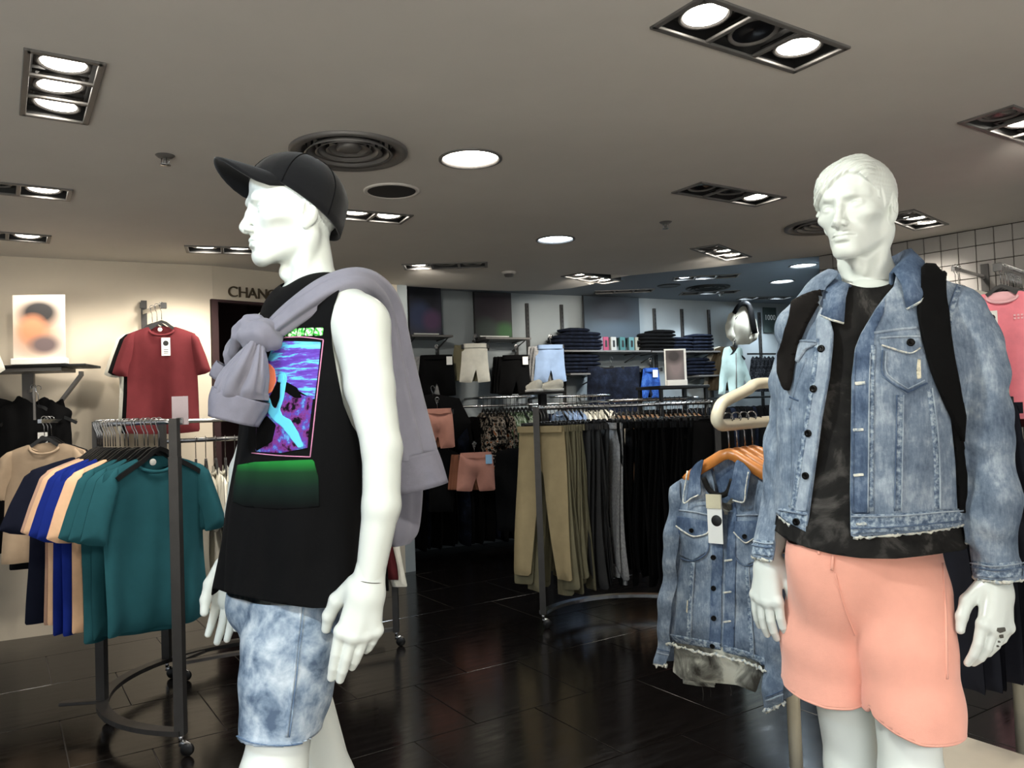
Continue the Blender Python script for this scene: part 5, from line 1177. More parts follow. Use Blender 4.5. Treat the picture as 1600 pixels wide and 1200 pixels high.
# cap
M_cap = fabric('cap_black_twill', (.045, .045, .052), .15, 12, sheen=.15); M_cap2 = fabric('cap_black_underside', (.02, .02, .026))
hl = norm(np.cross((.0, 0, 1), hf)); hu = norm(np.cross(hf, hl))
if hu[2] < 0: hu = -hu
hl = np.cross(hu, hf)
tilt = .40; cf = norm(hf * math.cos(tilt) + hu * math.sin(tilt)); cu_ = norm(np.cross(hl, cf)); cu_ = cu_ if cu_[2] > 0 else -cu_
cc_ = hchin - hf * .008 + hu * .155
def cap_pt(a, e):
    """crown: azimuth a from the front, elevation e"""
    r = nz([.088, .108, .101]); pw = 1.
    return cc_ + hl * r[0] * math.sin(a) * math.cos(e) + cf * (r[1] * math.cos(a) * math.cos(e) * (1 if math.cos(a) > 0 else 1.07) - .004) + cu_ * r[2] * math.sin(e)
rows = np.linspace(-.02, math.pi / 2, 16); NA = 48
V = []
for e in rows:
    for k in range(NA):
        a = 2 * math.pi * k / NA; pn = 1 - .012 * abs(math.sin(3 * a)) ** .5 * 0
        p = cap_pt(a, e); low = max(0, 1 - e / .35); p = p - cu_ * low * (.018 - .022 * math.cos(a))
        V.append(p + (p - cc_) * (-.014 * (abs(math.cos(3 * a)) < .14)))
capg = (nz(V), grid_faces(len(rows), NA, True).tolist())
CP = mk('cap', capg, M_cap, ML, world=True, solid=.004, off=1)
mk('button', xf(lathe([(.0, .006), (.006, .005), (.009, 0)], 16), cap_pt(0, math.pi / 2) + cu_ * .001), M_cap, CP, world=True)
for k in range(6):
    a = (k + .5) * math.pi / 3 + math.pi / 6; mk('panel_seam', tube([cap_pt(a, e) + (cap_pt(a, e) - cc_) * .042 - (cu_ * max(0, 1 - e / .35) * (.018 - .022 * math.cos(a))) for e in np.linspace(0, 1.5, 12)], .0017, 5), M_cap2, CP, world=True)
top, bot = [], []
for v in np.linspace(0, 1, 9):
    for k in np.linspace(-1, 1, 21):
        a = k * 1.05; base = cap_pt(a, .10) - cu_ * (.018 - .022 * math.cos(a)) - (cap_pt(a, 0) - cc_) * .02
        L_ = .092 * (1 - abs(k) ** 3.2) ; p = base + cf * L_ * v * (.9 + .1 * math.cos(a)) + hl * math.sin(a) * .010 * v * (1 - abs(k) ** 5) - hu * (.030 * v * v * .5 + .050 * k * k * v * (1 - abs(k) ** 5)) 
        top.append(p)
n_ = len(top); gf = grid_faces(9, 21)
mk('peak', (nz(top), gf.tolist()), M_cap, CP, world=True, solid=.0045, off=0)
# sleeveless top
def ml_top(p):
    s = ml_trunk(.012, 1.745)(p)
    q = [p[0], p[1], p[2]]
    low = np.clip((1.55 - p[2]) / .5, 0, 1)
    ang = np.arctan2((p[0] - tc[1][0]) * ML_L[0] + (p[1] - tc[1][1]) * ML_L[1], (p[0] - tc[1][0]) * ML_F[0] + (p[1] - tc[1][1]) * ML_F[1])
    return s - low * (.018 + .008 * np.sin(ang * 5 + 6 * p[2]) + .005 * np.sin(ang * 11 - 9 * p[2])) - .004 * wob(q, 14, 5)
g = tris(nets(ml_top, (-1.0, 1.4, .98), (.1, 2.25, 1.85), .0075)); V = g[0]; pp = proj(V); lat = (V[:, 0] - tc[4][0]) * ML_L[0] + (V[:, 1] - tc[4][1]) * ML_L[1]
hem = 1.45 - (np.interp(pp[:, 0], [340, 354, 380, 430, 490, 548, 570], [920, 925, 931, 942, 950, 948, 944]) - (641 + .036 * 330)) * 1.0 / 689.
hy = np.interp(pp[:, 0], [340, 354, 380, 430, 490, 548, 570], [920, 925, 931, 942, 950, 948, 944]); nearside = V[:, 1] < np.interp(V[:, 2], sorted(tz), [tc[i][1] for i in np.argsort(tz)]) + .01
s = np.where(nearside, (hy - pp[:, 1]) / 740., V[:, 2] - 1.055)
hole = sdpoly(pp[:, 0], pp[:, 1], [(531, 452), (522, 478), (517, 505), (519, 537), (526, 580), (536, 632), (549, 664), (566, 690), (610, 692), (660, 600), (660, 420), (575, 430), (545, 438)]) / 700.
s = np.minimum(s, np.where(lat > .02, -hole, 1.))
zz = V[:, 2]; s = np.minimum(s, np.where(lat < -.02, np.maximum(lat + .145 + np.clip(zz - 1.6, 0, 1) * .25, 1.42 - zz), 1.))
nk = np.hypot(V[:, 0] - tc[-1][0] , V[:, 1] - tc[-1][1]); s = np.minimum(s, np.maximum(nk - .074, 1.700 - zz))
topg = clip(g, s); tank = mk('tank_top', topg, M_blk, ML, world=True, solid=.003, off=1); TB = bvh(topg)
nb = nz([*tc[-1], 1.728]); mk('neck_rib', tube([nb + ML_L * .067 * math.cos(q) + ML_F * (.066 * math.sin(q) + .004) + (0, 0, -.014 * math.sin(q) - .004) for q in np.linspace(0, 2 * math.pi, 36, endpoint=False)], .0085, 8, True), M_blk, tank, world=True)
# the print on its front
def sky_mat():
    m = mat('print_sky', (.4, .4, .8), .8, spec=.1); t = NT(m); n = t.noise(t.coord((7, 7, 48), (0, .28, 0)), 1.6, 5, .7); t.col(t.ramp(n, [(.40, lin((.36, .22, .62))), (.50, lin((.42, .33, .74))), (.53, lin((.36, .72, .90))), (.66, lin((.48, .86, .95)))])); return m
M_sky = sky_mat(); M_pink = mat('print_pink_line', (.80, .52, .66), .8); M_cyan = mat('print_cyan', (.36, .76, .90), .8); M_ink = mat('print_black', (.016, .016, .02), .95, spec=.1)
M_rock = blotch('print_rock', [(.40, lin((.03, .02, .05))), (.48, lin((.45, .20, .48))), (.56, lin((.32, .24, .62))), (.66, lin((.36, .66, .86)))], 42, detail=8); M_sun = mat('print_orange', (.95, .52, .38), .8)
M_green = blotch('print_green', [(.42, lin((.10, .62, .16))), (.5, lin((.45, .86, .42))), (.56, lin((.90, .96, .88)))], 60, distort=2.)
def patch(name, poly, m, lift, par, tree, thick=.0006, step=3.): 
    gg = drape(tree, poly, lift, thick, step)
    return mk(name, gg, m, par, world=True) if len(gg[1]) else None
patch('print_sky', [(431, 533), (502, 535), (498, 580), (492, 625), (470, 612), (440, 600), (405, 640), (408, 600)], M_sky, .0036, tank, TB)
patch('print_ridge', [(405, 640), (420, 612), (438, 612), (452, 606), (470, 616), (490, 622), (485, 660), (481, 700), (440, 708), (402, 706)], M_rock, .0040, tank, TB)
patch('print_sun', [(414, 575), (424, 568), (432, 578), (434, 596), (428, 612), (418, 618), (408, 610)], M_sun, .0042, tank, TB)
patch('print_shade', [(436, 596), (452, 598), (466, 606), (474, 622), (462, 622), (448, 612), (440, 630), (430, 640), (424, 620)], M_ink, .0046, tank, TB)
patch('print_shade', [(405, 660), (420, 650), (434, 664), (428, 690), (402, 706)], M_ink, .0046, tank, TB)
patch('print_stroke', [(446, 582), (451, 590), (449, 604), (446, 622), (440, 640), (444, 650), (456, 656), (468, 676), (476, 698), (468, 700), (456, 684), (444, 668), (430, 656), (422, 646), (420, 630), (424, 618), (428, 634), (434, 640), (440, 622), (441, 600)], M_cyan, .0050, tank, TB)
patch('print_stroke', [(438, 586), (446, 584), (447, 594), (441, 600), (436, 596)], M_cyan, .0050, tank, TB)
for pts in ([(431, 529), (470, 527), (506, 531)], [(506, 531), (498, 600), (485, 714)], [(485, 714), (440, 712), (396, 708)]): 
    gg = seam(TB, pts, 1.6, .004, .0006); mk('print_border', gg, M_pink, tank, world=True)
for k, (a, b) in enumerate(((440, 452), (454, 466), (468, 478), (480, 492), (494, 507))): patch('print_letter', [(a, 515 - k * .6), (b, 514 - k * .6), (b - 2, 526 - k * .4), (a - 3, 527 - k * .4)], M_green, .0038, tank, TB, step=2.)
def fade_mat():
    m = mat('print_green_fade', (.1, .4, .15), .85, spec=.1); t = NT(m); c = t.new('ShaderNodeTexCoord').outputs['Object']; sp = t.new('ShaderNodeSeparateXYZ', i_0=c).outputs[2]
    zt, zb = P(440, 720, 1.7)[2] - .14, P(440, 788, 1.7)[2] - .14; f = t.new('ShaderNodeMapRange', i_0=sp, i_1=float(zb), i_2=float(zt)).outputs[0]
    t.col(t.ramp(f, [(0, lin((.028, .028, .032))), (.45, lin((.07, .13, .11))), (.78, lin((.09, .22, .13))), (1, lin((.13, .46, .20)))])); return m
patch('print_lettering_faded', [(373, 727), (400, 722), (440, 720), (490, 718), (497, 745), (499, 792), (440, 796), (385, 792), (365, 784), (368, 755)], fade_mat(), .0034, tank, TB)
# denim shorts
M_acid = blotch('denim_acid_wash', [(.35, lin((.31, .37, .45))), (.45, lin((.46, .525, .595))), (.54, lin((.59, .645, .70))), (.66, lin((.73, .77, .80)))], 17, detail=4, distort=.2); M_acidd = denim('denim_acid_dark', (.26, .34, .45), (.40, .48, .58), (.62, .69, .75))
def ml_shorts(p):
    s = ell(p, P(456, 930, 1.795), (.135, .110, .10))
    s = sm(s, chain(p, [P(466, 950, 1.73), P(460, 1005, 1.71), P(450, 1065, 1.695), P(431, 1200, 1.675)], [.095, .098, .0905, .0760], .02), .03)
    s = sm(s, chain(p, [P(432, 950, 1.86), P(446, 1030, 1.91), P(478, 1120, 1.96)], [.088, .092, .082], .02), .02)
    return s - .0055 * wob(p, 26, 11) - .003 * wob(p, 60, 12)
g = tris(nets(ml_shorts, (-.85, 1.5, .58), (-.2, 2.15, 1.2), .0075)); V = g[0]; pp = proj(V)
near_ = V[:, 1] < 1.79 + (V[:, 2] - .9) * .1
s = np.where(near_, V[:, 2] - P(433, 1141, 1.68)[2] + (V[:, 0] - P(433, 1160, 1.68)[0]) * .06, V[:, 2] - P(500, 1062, 1.93)[2])
sg_ = clip(g, np.minimum(s, 1.068 - V[:, 2])); shorts = mk('denim_shorts', sg_, M_acid, ML, world=True, solid=.004, off=1); SB = bvh(sg_)
def hoop(center, axis, r, m, name, par, hgt=.03, n=40, rough=.0, fray=0.):
    """a turned-up or frayed band round a leg or wrist"""
    ax = norm(axis); u = norm(np.cross(ax, (0, 1, 0))); v = np.cross(ax, u); r0 = np.random.default_rng(3)
    g = loft([center - ax * hgt, center - ax * hgt * .5, center], u, v, [r, r + .0015, r], [r, r + .0015, r], n, (lambda i, a: rough * np.sin(a * 9 + i * 5)) if rough else None)
    return mk(name, g, m, par, world=True, solid=.004)
lc = P(433, 1163, 1.68)
# hem drawn on the leg's own surface
patch('hem', [(368, 1144), (400, 1158), (440, 1161), (470, 1157), (495, 1148), (497, 1190), (440, 1200), (368, 1190)], M_acid, .0055, shorts, SB, .003)
mk('hem_stitching', seam(SB, [(372, 1146), (400, 1159), (440, 1162), (470, 1158), (492, 1149)], 2.2, .0088, .0016), M_acidd, shorts, world=True)
for off, mm, w in ((0, M_acid, 5.), (4, M_acidd, 2.)): mk('side_seam', seam(SB, [(470 + off, 945), (464 + off, 1010), (457 + off, 1070), (447 + off, 1150)], w, .0055, .002), mm, shorts, world=True)
patch('back_pocket', [(511, 946), (548, 948), (542, 985), (531, 994), (513, 986)], M_acid, .006, shorts, SB, .003)
for pts in ([(512, 950), (514, 986), (531, 993)],): mk('pocket_stitching', seam(SB, pts, 2.5, .0095, .002), M_acidd, shorts, world=True)
# sweatshirt tied over the shoulder
M_sweat = fabric('sweatshirt_lavender_grey', (.49, .485, .53), .08, 10, sheen=.2); M_rib = fabric('sweatshirt_rib', (.475, .47, .515), .08, 40)
def knot(p):
    k = .008; pt = lambda a, b, c: P(a, b, c); q = 1 / 735.
    s = chain(p, [pt(392, 523, 1.655), pt(410, 521, 1.645), pt(424, 530, 1.655)], [19 * q, 21 * q, 19 * q], .01)
    s = sm(s, chain(p, [pt(368, 548, 1.70), pt(376, 522, 1.675), pt(388, 506, 1.665), pt(404, 501, 1.665), pt(418, 512, 1.67)], [11 * q, 13 * q, 12 * q, 10 * q, 9 * q], .006), .004)
    s = sm(s, chain(p, [pt(374, 538, 1.715), pt(360, 560, 1.73), pt(347, 582, 1.74)], [16 * q, 17 * q, 15 * q], .01), .006)
    s = sm(s, chain(p, [pt(388, 540, 1.655), pt(402, 534, 1.64), pt(420, 541, 1.65)], [9 * q, 9 * q, 8 * q], .005), .0025)
    return s - .0022 * np.sin((p[0] * .6 + p[2] + p[1]) * 170) - .002 * wob(p, 50, 4)
SW = mk('sweatshirt', relax(nets(knot, P(335, 600, 1.5) - .06, P(440, 480, 1.85) + .06, .0035), 4), M_sweat, ML, world=True)
fA = lambda i, a: -.30 * (1 - np.abs(np.sin(2 * a + .6 + 1.2 * i))) ** 3 + .08 * np.sin(3 * a + 1.5 * i) + .08 * np.sin(7 * a - 3 * i) + .03 * np.sin(12 * a + 5 * i)
mk('shoulder_band', hose([(414, 530, 1.665, 13, .020), (440, 508, 1.665, 19, .026), (475, 482, 1.665, 23, .030), (512, 458, 1.675, 25, .030), (548, 444, 1.70, 24, .026), (578, 452, 1.76, 26, .028), (600, 486, 1.83, 29, .032), (616, 560, 1.87, 29, .038), (631, 640, 1.88, 32, .044), (644, 700, 1.88, 34, .046), (648, 716, 1.88, 33, .044)], 40, fA, steps=70), M_sweat, SW, world=True)
fS = lambda i, a: (-.55 * (1 - np.abs(np.sin(2.5 * a + .5 + .5 * i))) ** 2 - .28 * (1 - np.abs(np.sin(4.5 * a + 1.9 - .8 * i))) ** 3 + .12) * min(1., 1.5 * (1 - i) + .25) + .02 * np.sin(13 * a + 4 * i)
mk('hanging_sleeve', hose([(402, 533, 1.65, 9, .014), (397, 552, 1.64, 19, .030), (388, 580, 1.635, 31, .044), (378, 606, 1.63, 39, .044), (376, 622, 1.63, 42, .032)], 72, fS, steps=30), M_sweat, SW, world=True)
fC = lambda i, a: .035 * np.sin(5 * a + 1) + .02 * np.sin(11 * a + i * 3)
cg = hose([(376, 617, 1.63, 43, .032), (371, 632, 1.63, 43, .032), (364, 658, 1.63, 37, .029)], 48, fC, steps=12); mk('cuff', cg, M_rib, SW, world=True, solid=.004)
cg = hose([(352, 572, 1.74, 15, .018), (345, 582, 1.74, 15, .018), (338, 592, 1.74, 12, .015)], 24, fC, steps=6); mk('cuff', cg, M_rib, SW, world=True, solid=.003)
fB = lambda i, a: .10 * np.sin(3 * a + i) + .05 * np.sin(6 * a + 2 * i)
mk('cuff', hose([(648, 710, 1.88, 35, .046), (652, 730, 1.88, 38, .048), (660, 764, 1.88, 40, .046)], 36, lambda i, a: .03 * np.sin(4 * a), steps=10), M_rib, SW, world=True, solid=.005)
mk('back_drape', hose([(590, 520, 1.93, 40, .03), (600, 640, 1.95, 48, .035), (612, 760, 1.95, 44, .032), (622, 830, 1.95, 30, .025), (625, 852, 1.95, 14, .015)], 36, fB, steps=24), M_sweat, SW, world=True)
# thin support rod to the platform
# ------------------------------------------------------------------ mannequin in denim jacket and peach shorts
PR = math.radians(18); MR_L = nz([math.cos(PR), -math.sin(PR), 0]); MR_F = nz([-math.sin(PR), -math.cos(PR), 0])
MR0 = nz([.86, 1.93, .14])
MR = thing('mannequin', 'white mannequin with sculpted hair in a denim jacket and peach shorts', 'mannequin', MR0)
RZs = [P(px, py, 1.90) for px, py in ((1350, 1000), (1350, 890), (1352, 800), (1358, 700), (1364, 600), (1366, 520), (1356, 450))]
rz_, rc_ = [q[2] for q in RZs], [(q[0], q[1]) for q in RZs]
def mr_trunk(ra, rb, zt, sh=(.165, .05), drop=.045, zb=None):
    def fn(p):
        s = trunk(p, rz_, rc_, ra, rb, MR_L, MR_F, zt, zb)
        c = nz([*rc_[-1], zt - .035])
        for k in (-1, 1): s = sm(s, cone(p, c + MR_L * .05 * k, c + MR_L * (sh[0] * k + (.018 if k < 0 else 0)) + (0, 0, -drop - (.022 if k < 0 else 0)), sh[1], sh[1] * .95), .04)
        return s
    return fn
mr_body = mr_trunk([.150, .155, .148, .155, .165, .150, .10], [.10, .10, .095, .105, .112, .095, .065], 1.69, (.140, .038), zb=1.06)
Jm = dict(neck=nz([*rc_[-1], 1.68]), shl=P(1510, 505, 1.83), ual=P(1533, 600, 1.81), ell=P(1543, 700, 1.80), fal=P(1548, 790, 1.79), wrl=P(1558, 905, 1.775), ral=[.040, .042, .038, .036, .029],
          shr=P(1248, 512, 1.99), uar=P(1243, 610, 2.01), elr=P(1236, 700, 2.02), far=P(1226, 790, 2.01), wrr=P(1201, 868, 1.99), rar=[.040, .042, .038, .036, .028],
          hipl=P(1405, 915, 1.87), knl=P(1424, 1215, 1.84), hipr=P(1302, 915, 1.95), knr=P(1333, 1200, 2.0), rll=[.085, .064, .056, .040], rlr=[.085, .062, .056, .040])
for k, dd in (('l', (.01, .03)), ('r', (.02, .05))):
    Jm['an' + k] = nz([Jm['kn' + k][0] + dd[0], Jm['kn' + k][1] + dd[1], .24]); Jm['toe' + k] = nz([*(Jm['an' + k] + MR_F * .17)[:2], .168]); Jm['ca' + k] = (Jm['kn' + k] * .72 + Jm['an' + k] * .28) - MR_F * .012
rf = norm(nz([-.73, -.68, -.06])); rchin = P(1320, 403, 1.83) - rf * .085
mh_l = dict(Wp=Jm['wrl'], d=norm(P(1554, 1010, 1.73) - Jm['wrl']), n=(.18, -1, .1), t=(-1, 0, 0), curl=(.46, .62, .75, .85), s=1.10, thumb=(.30, .15), fan=(-.06, -.02, .02, .05), bend=.55, lens=(.082, .080, .070, .056))
mh_r = dict(Wp=Jm['wrr'], d=norm(P(1196, 950, 1.97) - Jm['wrr']), n=(-.75, -.66, 0), t=(.66, -.75, 0), curl=(.50, .46, .42, .40), s=1.10, thumb=(.20, .3), fan=(.02, .02, .0, -.02), bend=.55, lens=(.074, .082, .080, .074))
# bare fingers: the little finger side is nearest on the right hand
bodyg = join(body_mesh(Jm, mr_body, .0065), head_mesh(True, rchin, rf, (.0, .0, 1), size=1.03), hand_mesh(**mh_l), hand_mesh(**mh_r))
bdr = mk('body', bodyg, WHITE, MR, world=True)
# T-shirt
M_tie = blotch('tie_dye_charcoal', [(.36, lin((.075, .072, .072))), (.52, lin((.13, .125, .12))), (.62, lin((.28, .27, .26))), (.75, lin((.50, .49, .47)))], 7, detail=7, distort=1.2)
mr_tee = mr_trunk([.190, .185, .175, .178, .185, .170, .112], [.122, .120, .114, .122, .128, .110, .074], 1.722, (.158, .046))
def teef(p): return mr_tee(p) - .004 * wob([p[0], p[1], p[2] * .5], 30, 21) - .030 * np.clip((1.4 - p[2]) / .4, 0, 1)
g = tris(nets(teef, (.5, 1.6, 1.0), (1.2, 2.2, 1.8), .0085)); V = g[0]; pp = proj(V)
zh = 1.45 - (np.interp(pp[:, 0], [1215, 1228, 1262, 1300, 1345, 1400, 1478], [838, 845, 855, 862, 866, 866, 860]) - 620) * 1.79 / F; fr = (V - nz([*rc_[1], 0])) @ MR_F
s = V[:, 2] - np.where(fr > 0, zh, zh.min()); nk = np.hypot(V[:, 0] - rc_[-1][0], V[:, 1] - rc_[-1][1]); s = np.minimum(s, np.maximum(nk - .072, 1.69 - V[:, 2]))
tg = clip(g, s); tee_o = mk('t_shirt', tg, M_tie, MR, world=True, solid=.003, off=1); TTB = bvh(tg)
nbr = nz([*rc_[-1], 1.704]); mk('neck_rib', tube([nbr + MR_L * .070 * math.cos(q) + MR_F * (.074 * math.sin(q) + .002) + (0, 0, -.018 * math.sin(q) - .004 + .010 * math.cos(q)) for q in np.linspace(0, 2 * math.pi, 40, endpoint=False)], .0095, 8, True), M_tie, tee_o, world=True)
# shorts
M_pch = fabric('fleece_peach', (.93, .665, .585), .05, 10, sheen=.25)
def mr_sh(p):
    s = ell(p, P(1350, 880, 1.90), (.177, .116, .185))
    a = chain(p, [P(1300, 925, 1.935), P(1294, 1000, 1.96), P(1293, 1110, 1.985)], [.098, .108, .1085], .02)
    b = chain(p, [P(1412, 925, 1.86), P(1416, 1010, 1.83), P(1426, 1100, 1.82), P(1431, 1200, 1.815)], [.100, .096, .090, .092], .02)
    s = sm(s, sm(a, b, .010), .03)
    return s - .0065 * wob(p, 13, 31) - .0022 * wob(p, 48, 33) - .0035 * wob([p[0] + p[2] * .8, p[1] * .6, p[2] * .4], 36, 35)
g = tris(nets(mr_sh, (.52, 1.6, .55), (1.25, 2.2, 1.15), .0080)); V = g[0]; pp = proj(V)
left_ = pp[:, 0] > np.interp(pp[:, 1], [900, 1020, 1200], [1330, 1356, 1358])
hl_ = np.interp(pp[:, 0], [1360, 1400, 1440, 1495], [1122, 1140, 1152, 1153]); hr_ = np.interp(pp[:, 0], [1220, 1250, 1290, 1330, 1366], [1074, 1084, 1091, 1091, 1082])
zl_ = .14 + 0 * hl_ + 1.31 - (hl_ - 620) * 1.745 / F; zr_ = 1.45 - (hr_ - 622) * 1.90 / F
s = V[:, 2] - np.where(left_, np.where(V[:, 1] < 1.80, zl_, zl_ + .012), np.where(V[:, 1] < 1.98, zr_, zr_ + .008))
pg_ = clip(g, np.minimum(s, 1.112 - V[:, 2])); psh = mk('fleece_shorts', pg_, M_pch, MR, world=True, solid=.004, off=1); PB = bvh(pg_)
def rim_of(gm, sel, r, seed=1, jit=.0):
    """roll or fray along the open edge of a cut garment"""
    V, T = gm; e = np.concatenate([T[:, [0, 1]], T[:, [1, 2]], T[:, [2, 0]]]); ks = np.sort(e, 1); _, i, c = np.unique(ks, axis=0, return_index=True, return_counts=True)
    b = e[i[c == 1]]; nxt = {int(a): int(d) for a, d in b}; out = []; seen = set()
    for st in list(nxt):
        if st in seen: continue
        lp = [st]; seen.add(st)
        while nxt.get(lp[-1]) is not None and nxt[lp[-1]] not in seen: lp.append(nxt[lp[-1]]); seen.add(lp[-1])
        if len(lp) > 12 and sel(V[lp]): out.append(V[lp])
    return out
def smooth_loop(L, it=3):
    L = np.asarray(L)
    for _ in range(it): L = (np.roll(L, 1, 0) + 2 * L + np.roll(L, -1, 0)) / 4
    return L[::2]
for lp in rim_of(pg_, lambda q: q[:, 2].mean() < .95, .003): mk('raw_hem', tube(smooth_loop(lp), .0048, 7, True), M_pch, psh, world=True)
for a, b in (((1279, 858), (1281, 866)), ((1303, 862), (1300, 890))): mk('drawstring', seam(PB, [a, b], 4.5, .005, .003, 8), M_pch, psh, world=True)
mk('side_seam', seam(PB, [(1470, 880), (1475, 960), (1477, 1060)], 2.5, .0048, .0015), M_pch, psh, world=True); mk('inner_seam', seam(PB, [(1305, 895), (1318, 945), (1335, 990)], 2.2, .0048, .0015), M_pch, psh, world=True)
# jacket
M_den = denim('denim_jacket_blue', (.33, .385, .46), (.47, .525, .59), (.66, .705, .75)); M_dend = denim('denim_jacket_dark', (.22, .28, .37), (.33, .395, .49), (.51, .57, .645)); M_denl = denim('denim_jacket_pale', (.46, .51, .57), (.59, .635, .685), (.73, .77, .80))
M_fray = blotch('denim_fray', [(.35, lin((.52, .58, .64))), (.5, lin((.80, .80, .76))), (.7, lin((.90, .88, .82)))], 90); M_tear = blotch('denim_tear', [(.4, lin((.74, .72, .64))), (.6, lin((.88, .85, .76)))], 120)
M_puck = blotch('denim_puckered_seam', [(.36, lin((.30, .36, .44))), (.50, lin((.46, .52, .59))), (.62, lin((.64, .69, .73)))], 100, detail=3)
M_btn = mat('button_dark_bronze', (.06, .055, .05), .35, .8)
jt = mr_trunk([.215, .212, .205, .205, .210, .192, .130], [.148, .146, .140, .146, .150, .130, .088], 1.748, (.182, .056), .060)
def jack(p):
    s = jt(p)
    L_ = chain(p, [P(1500, 505, 1.84), P(1530, 590, 1.81), P(1540, 690, 1.795), P(1546, 780, 1.785), P(1556, 905, 1.775)], [.064, .058, .053, .052, .050], .008)
    R_ = chain(p, [P(1262, 522, 1.985), P(1249, 600, 2.01), P(1240, 690, 2.02), P(1230, 780, 2.01), P(1206, 872, 1.99)], [.062, .062, .060, .058, .052], .015)
    w = [p[0], p[1], p[2]]
    slv = np.minimum(L_, R_)
    slv = slv - .0085 * wob([p[0] * .7, p[1] * .7, p[2] * 1.3], 42, 41) - .004 * wob(p, 85, 43)
    s = s - .0042 * wob([p[0], p[1], p[2] * .8], 24, 44) - .002 * wob(p, 70, 45)
    return sm(s, slv, .018)
g = tris(nets(jack, (.45, 1.55, 1.02), (1.28, 2.25, 1.82), .0075)); V = g[0]; pp = proj(V); x_, y_ = pp[:, 0], pp[:, 1]; fr = (V - nz([*rc_[4], 0])) @ MR_F
LE = [(1310, 430), (1292, 448), (1281, 476), (1295, 490), (1303, 521), (1302, 540), (1297, 590), (1285, 656), (1273, 746), (1262, 827), (1260, 860)]; RE = [(1400, 430), (1396, 448), (1383, 463), (1367, 484), (1345, 522), (1336, 545), (1331, 590), (1330, 650), (1328, 770), (1329, 833), (1329, 860)]
sL, sR = LE and curve_px(y_, LE) - x_, x_ - curve_px(y_, RE); front = (fr > .01)
ok = np.where(front, np.maximum(sL, sR) / 700., 1.)
lat = (V - nz([*rc_[4], 0])) @ MR_L
d_arm = np.minimum(chain([V[:, i] for i in range(3)], [P(1530, 590, 1.81), P(1546, 780, 1.785), P(1556, 905, 1.775)], [.070, .062, .056]), chain([V[:, i] for i in range(3)], [P(1248, 600, 2.01), P(1230, 780, 2.01), P(1206, 872, 1.99)], [.064, .058, .052]))
is_arm = (d_arm < .018) & (np.abs(lat) > .13) & np.where(lat > 0, x_ > np.interp(y_, [480, 700, 880], [1470, 1498, 1511]), (x_ < 1224) | (V[:, 2] < 1.08) | (lat < -.235))
hemy = np.interp(x_, [1210, 1222, 1240, 1262, 1300, 1328, 1420, 1500, 1512], [800, 806, 818, 831, 834, 836, 829, 823, 820])
hz = 1.45 - (hemy - 620) * np.where(x_ > 1300, 1.775, 1.86) / F
cufz = np.where(lat > 0, P(1556, 900, 1.775)[2] + (V[:, 0] - P(1556, 900, 1.775)[0]) * .05, P(1206, 868, 1.99)[2])
s = np.minimum(ok, np.where(is_arm, V[:, 2] - cufz, V[:, 2] - np.where(front, hz, 1.135)))
nk = np.hypot(V[:, 0] - rc_[-1][0], V[:, 1] - rc_[-1][1]); s = np.minimum(s, np.maximum(nk - .088, 1.66 - V[:, 2]))
jg = clip(g, s); jk = mk('denim_jacket', jg, M_den, MR, world=True, solid=.0035, off=1); JB = bvh(jg)
# collar
nc = nz([*rc_[-1], 0]) - MR_F * .006; U_ = []
for a in np.linspace(-2.62, 2.62, 41):      # from the wearer's right front round the back to the left front
    fa = math.pi - abs(a); d = MR_F * -math.cos(a) + MR_L * math.sin(a)
    end = max(0, (abs(a) - 1.5) / 1.12); zf = 1.775 + .022 * math.sin(a) - .055 * end ** 1.5; rr = .080
    out_ = .136 + .016 * end - .02 * (abs(a) > 2.55)
    U_ += [nc + d * (rr + .004) + (0, 0, 1.685 - .02 * end), nc + d * rr + (0, 0, zf - .02), nc + d * (rr + .006) + (0, 0, zf), nc + d * (rr + .018) + (0, 0, zf + .002), nc + d * ((rr + out_) / 2 + .012) + (0, 0, zf - .030), nc + d * out_ + (0, 0, zf - .075 - .012 * end)]
U_ = nz(U_) + np.stack([.002 * wob([nz(U_)[:, 0], nz(U_)[:, 2]], 60, k) for k in (1, 2, 3)], 1)
cg = (U_, grid_faces(41, 6).tolist()); mk('collar', cg, M_dend, jk, world=True, solid=.006, off=0)
E_ = U_.reshape(41, 6, 3)[:, 5]; mk('collar_stitching', tube(E_ + (0, 0, .001), .0034, 6), M_fray, jk, world=True)
def sewn(name, poly, m, lift=.003, th=.0025, par=None, tree=None, step=4.):
    gg = drape(tree or JB, poly, lift, th, step)
    return mk(name, gg, m, par or jk, world=True) if len(gg[1]) else None
def stitch(pts, w=2.2, m=None, lift=.004, th=.0018, par=None, tree=None, name='seam', n=26):
    gg = seam(tree or JB, pts, w, lift, th, n)
    return mk(name, gg, m or M_denl, par or jk, world=True) if len(gg[1]) else None
def button(px, py, r=.0085, par=None, tree=None, lift=.006):
    tr = tree or JB; d = norm(ray(px, py)); h = tr.ray_cast(Vector(C0), Vector(d), 9.)
    if h[0] is None: return
    n = nz(h[1]); n = n if n @ d < 0 else -n; u = norm(np.cross(n, (0, 0, 1))); R = nz([u, np.cross(n, u), n]).T
    mk('button', xf(lathe([(0, .0026), (r * .4, .0022), (r * .55, .0034), (r, .0028), (r * 1.02, .0), (r * .9, -.004)], 18), nz(h[0]) + n * lift, R=R), M_btn, par or jk, world=True)
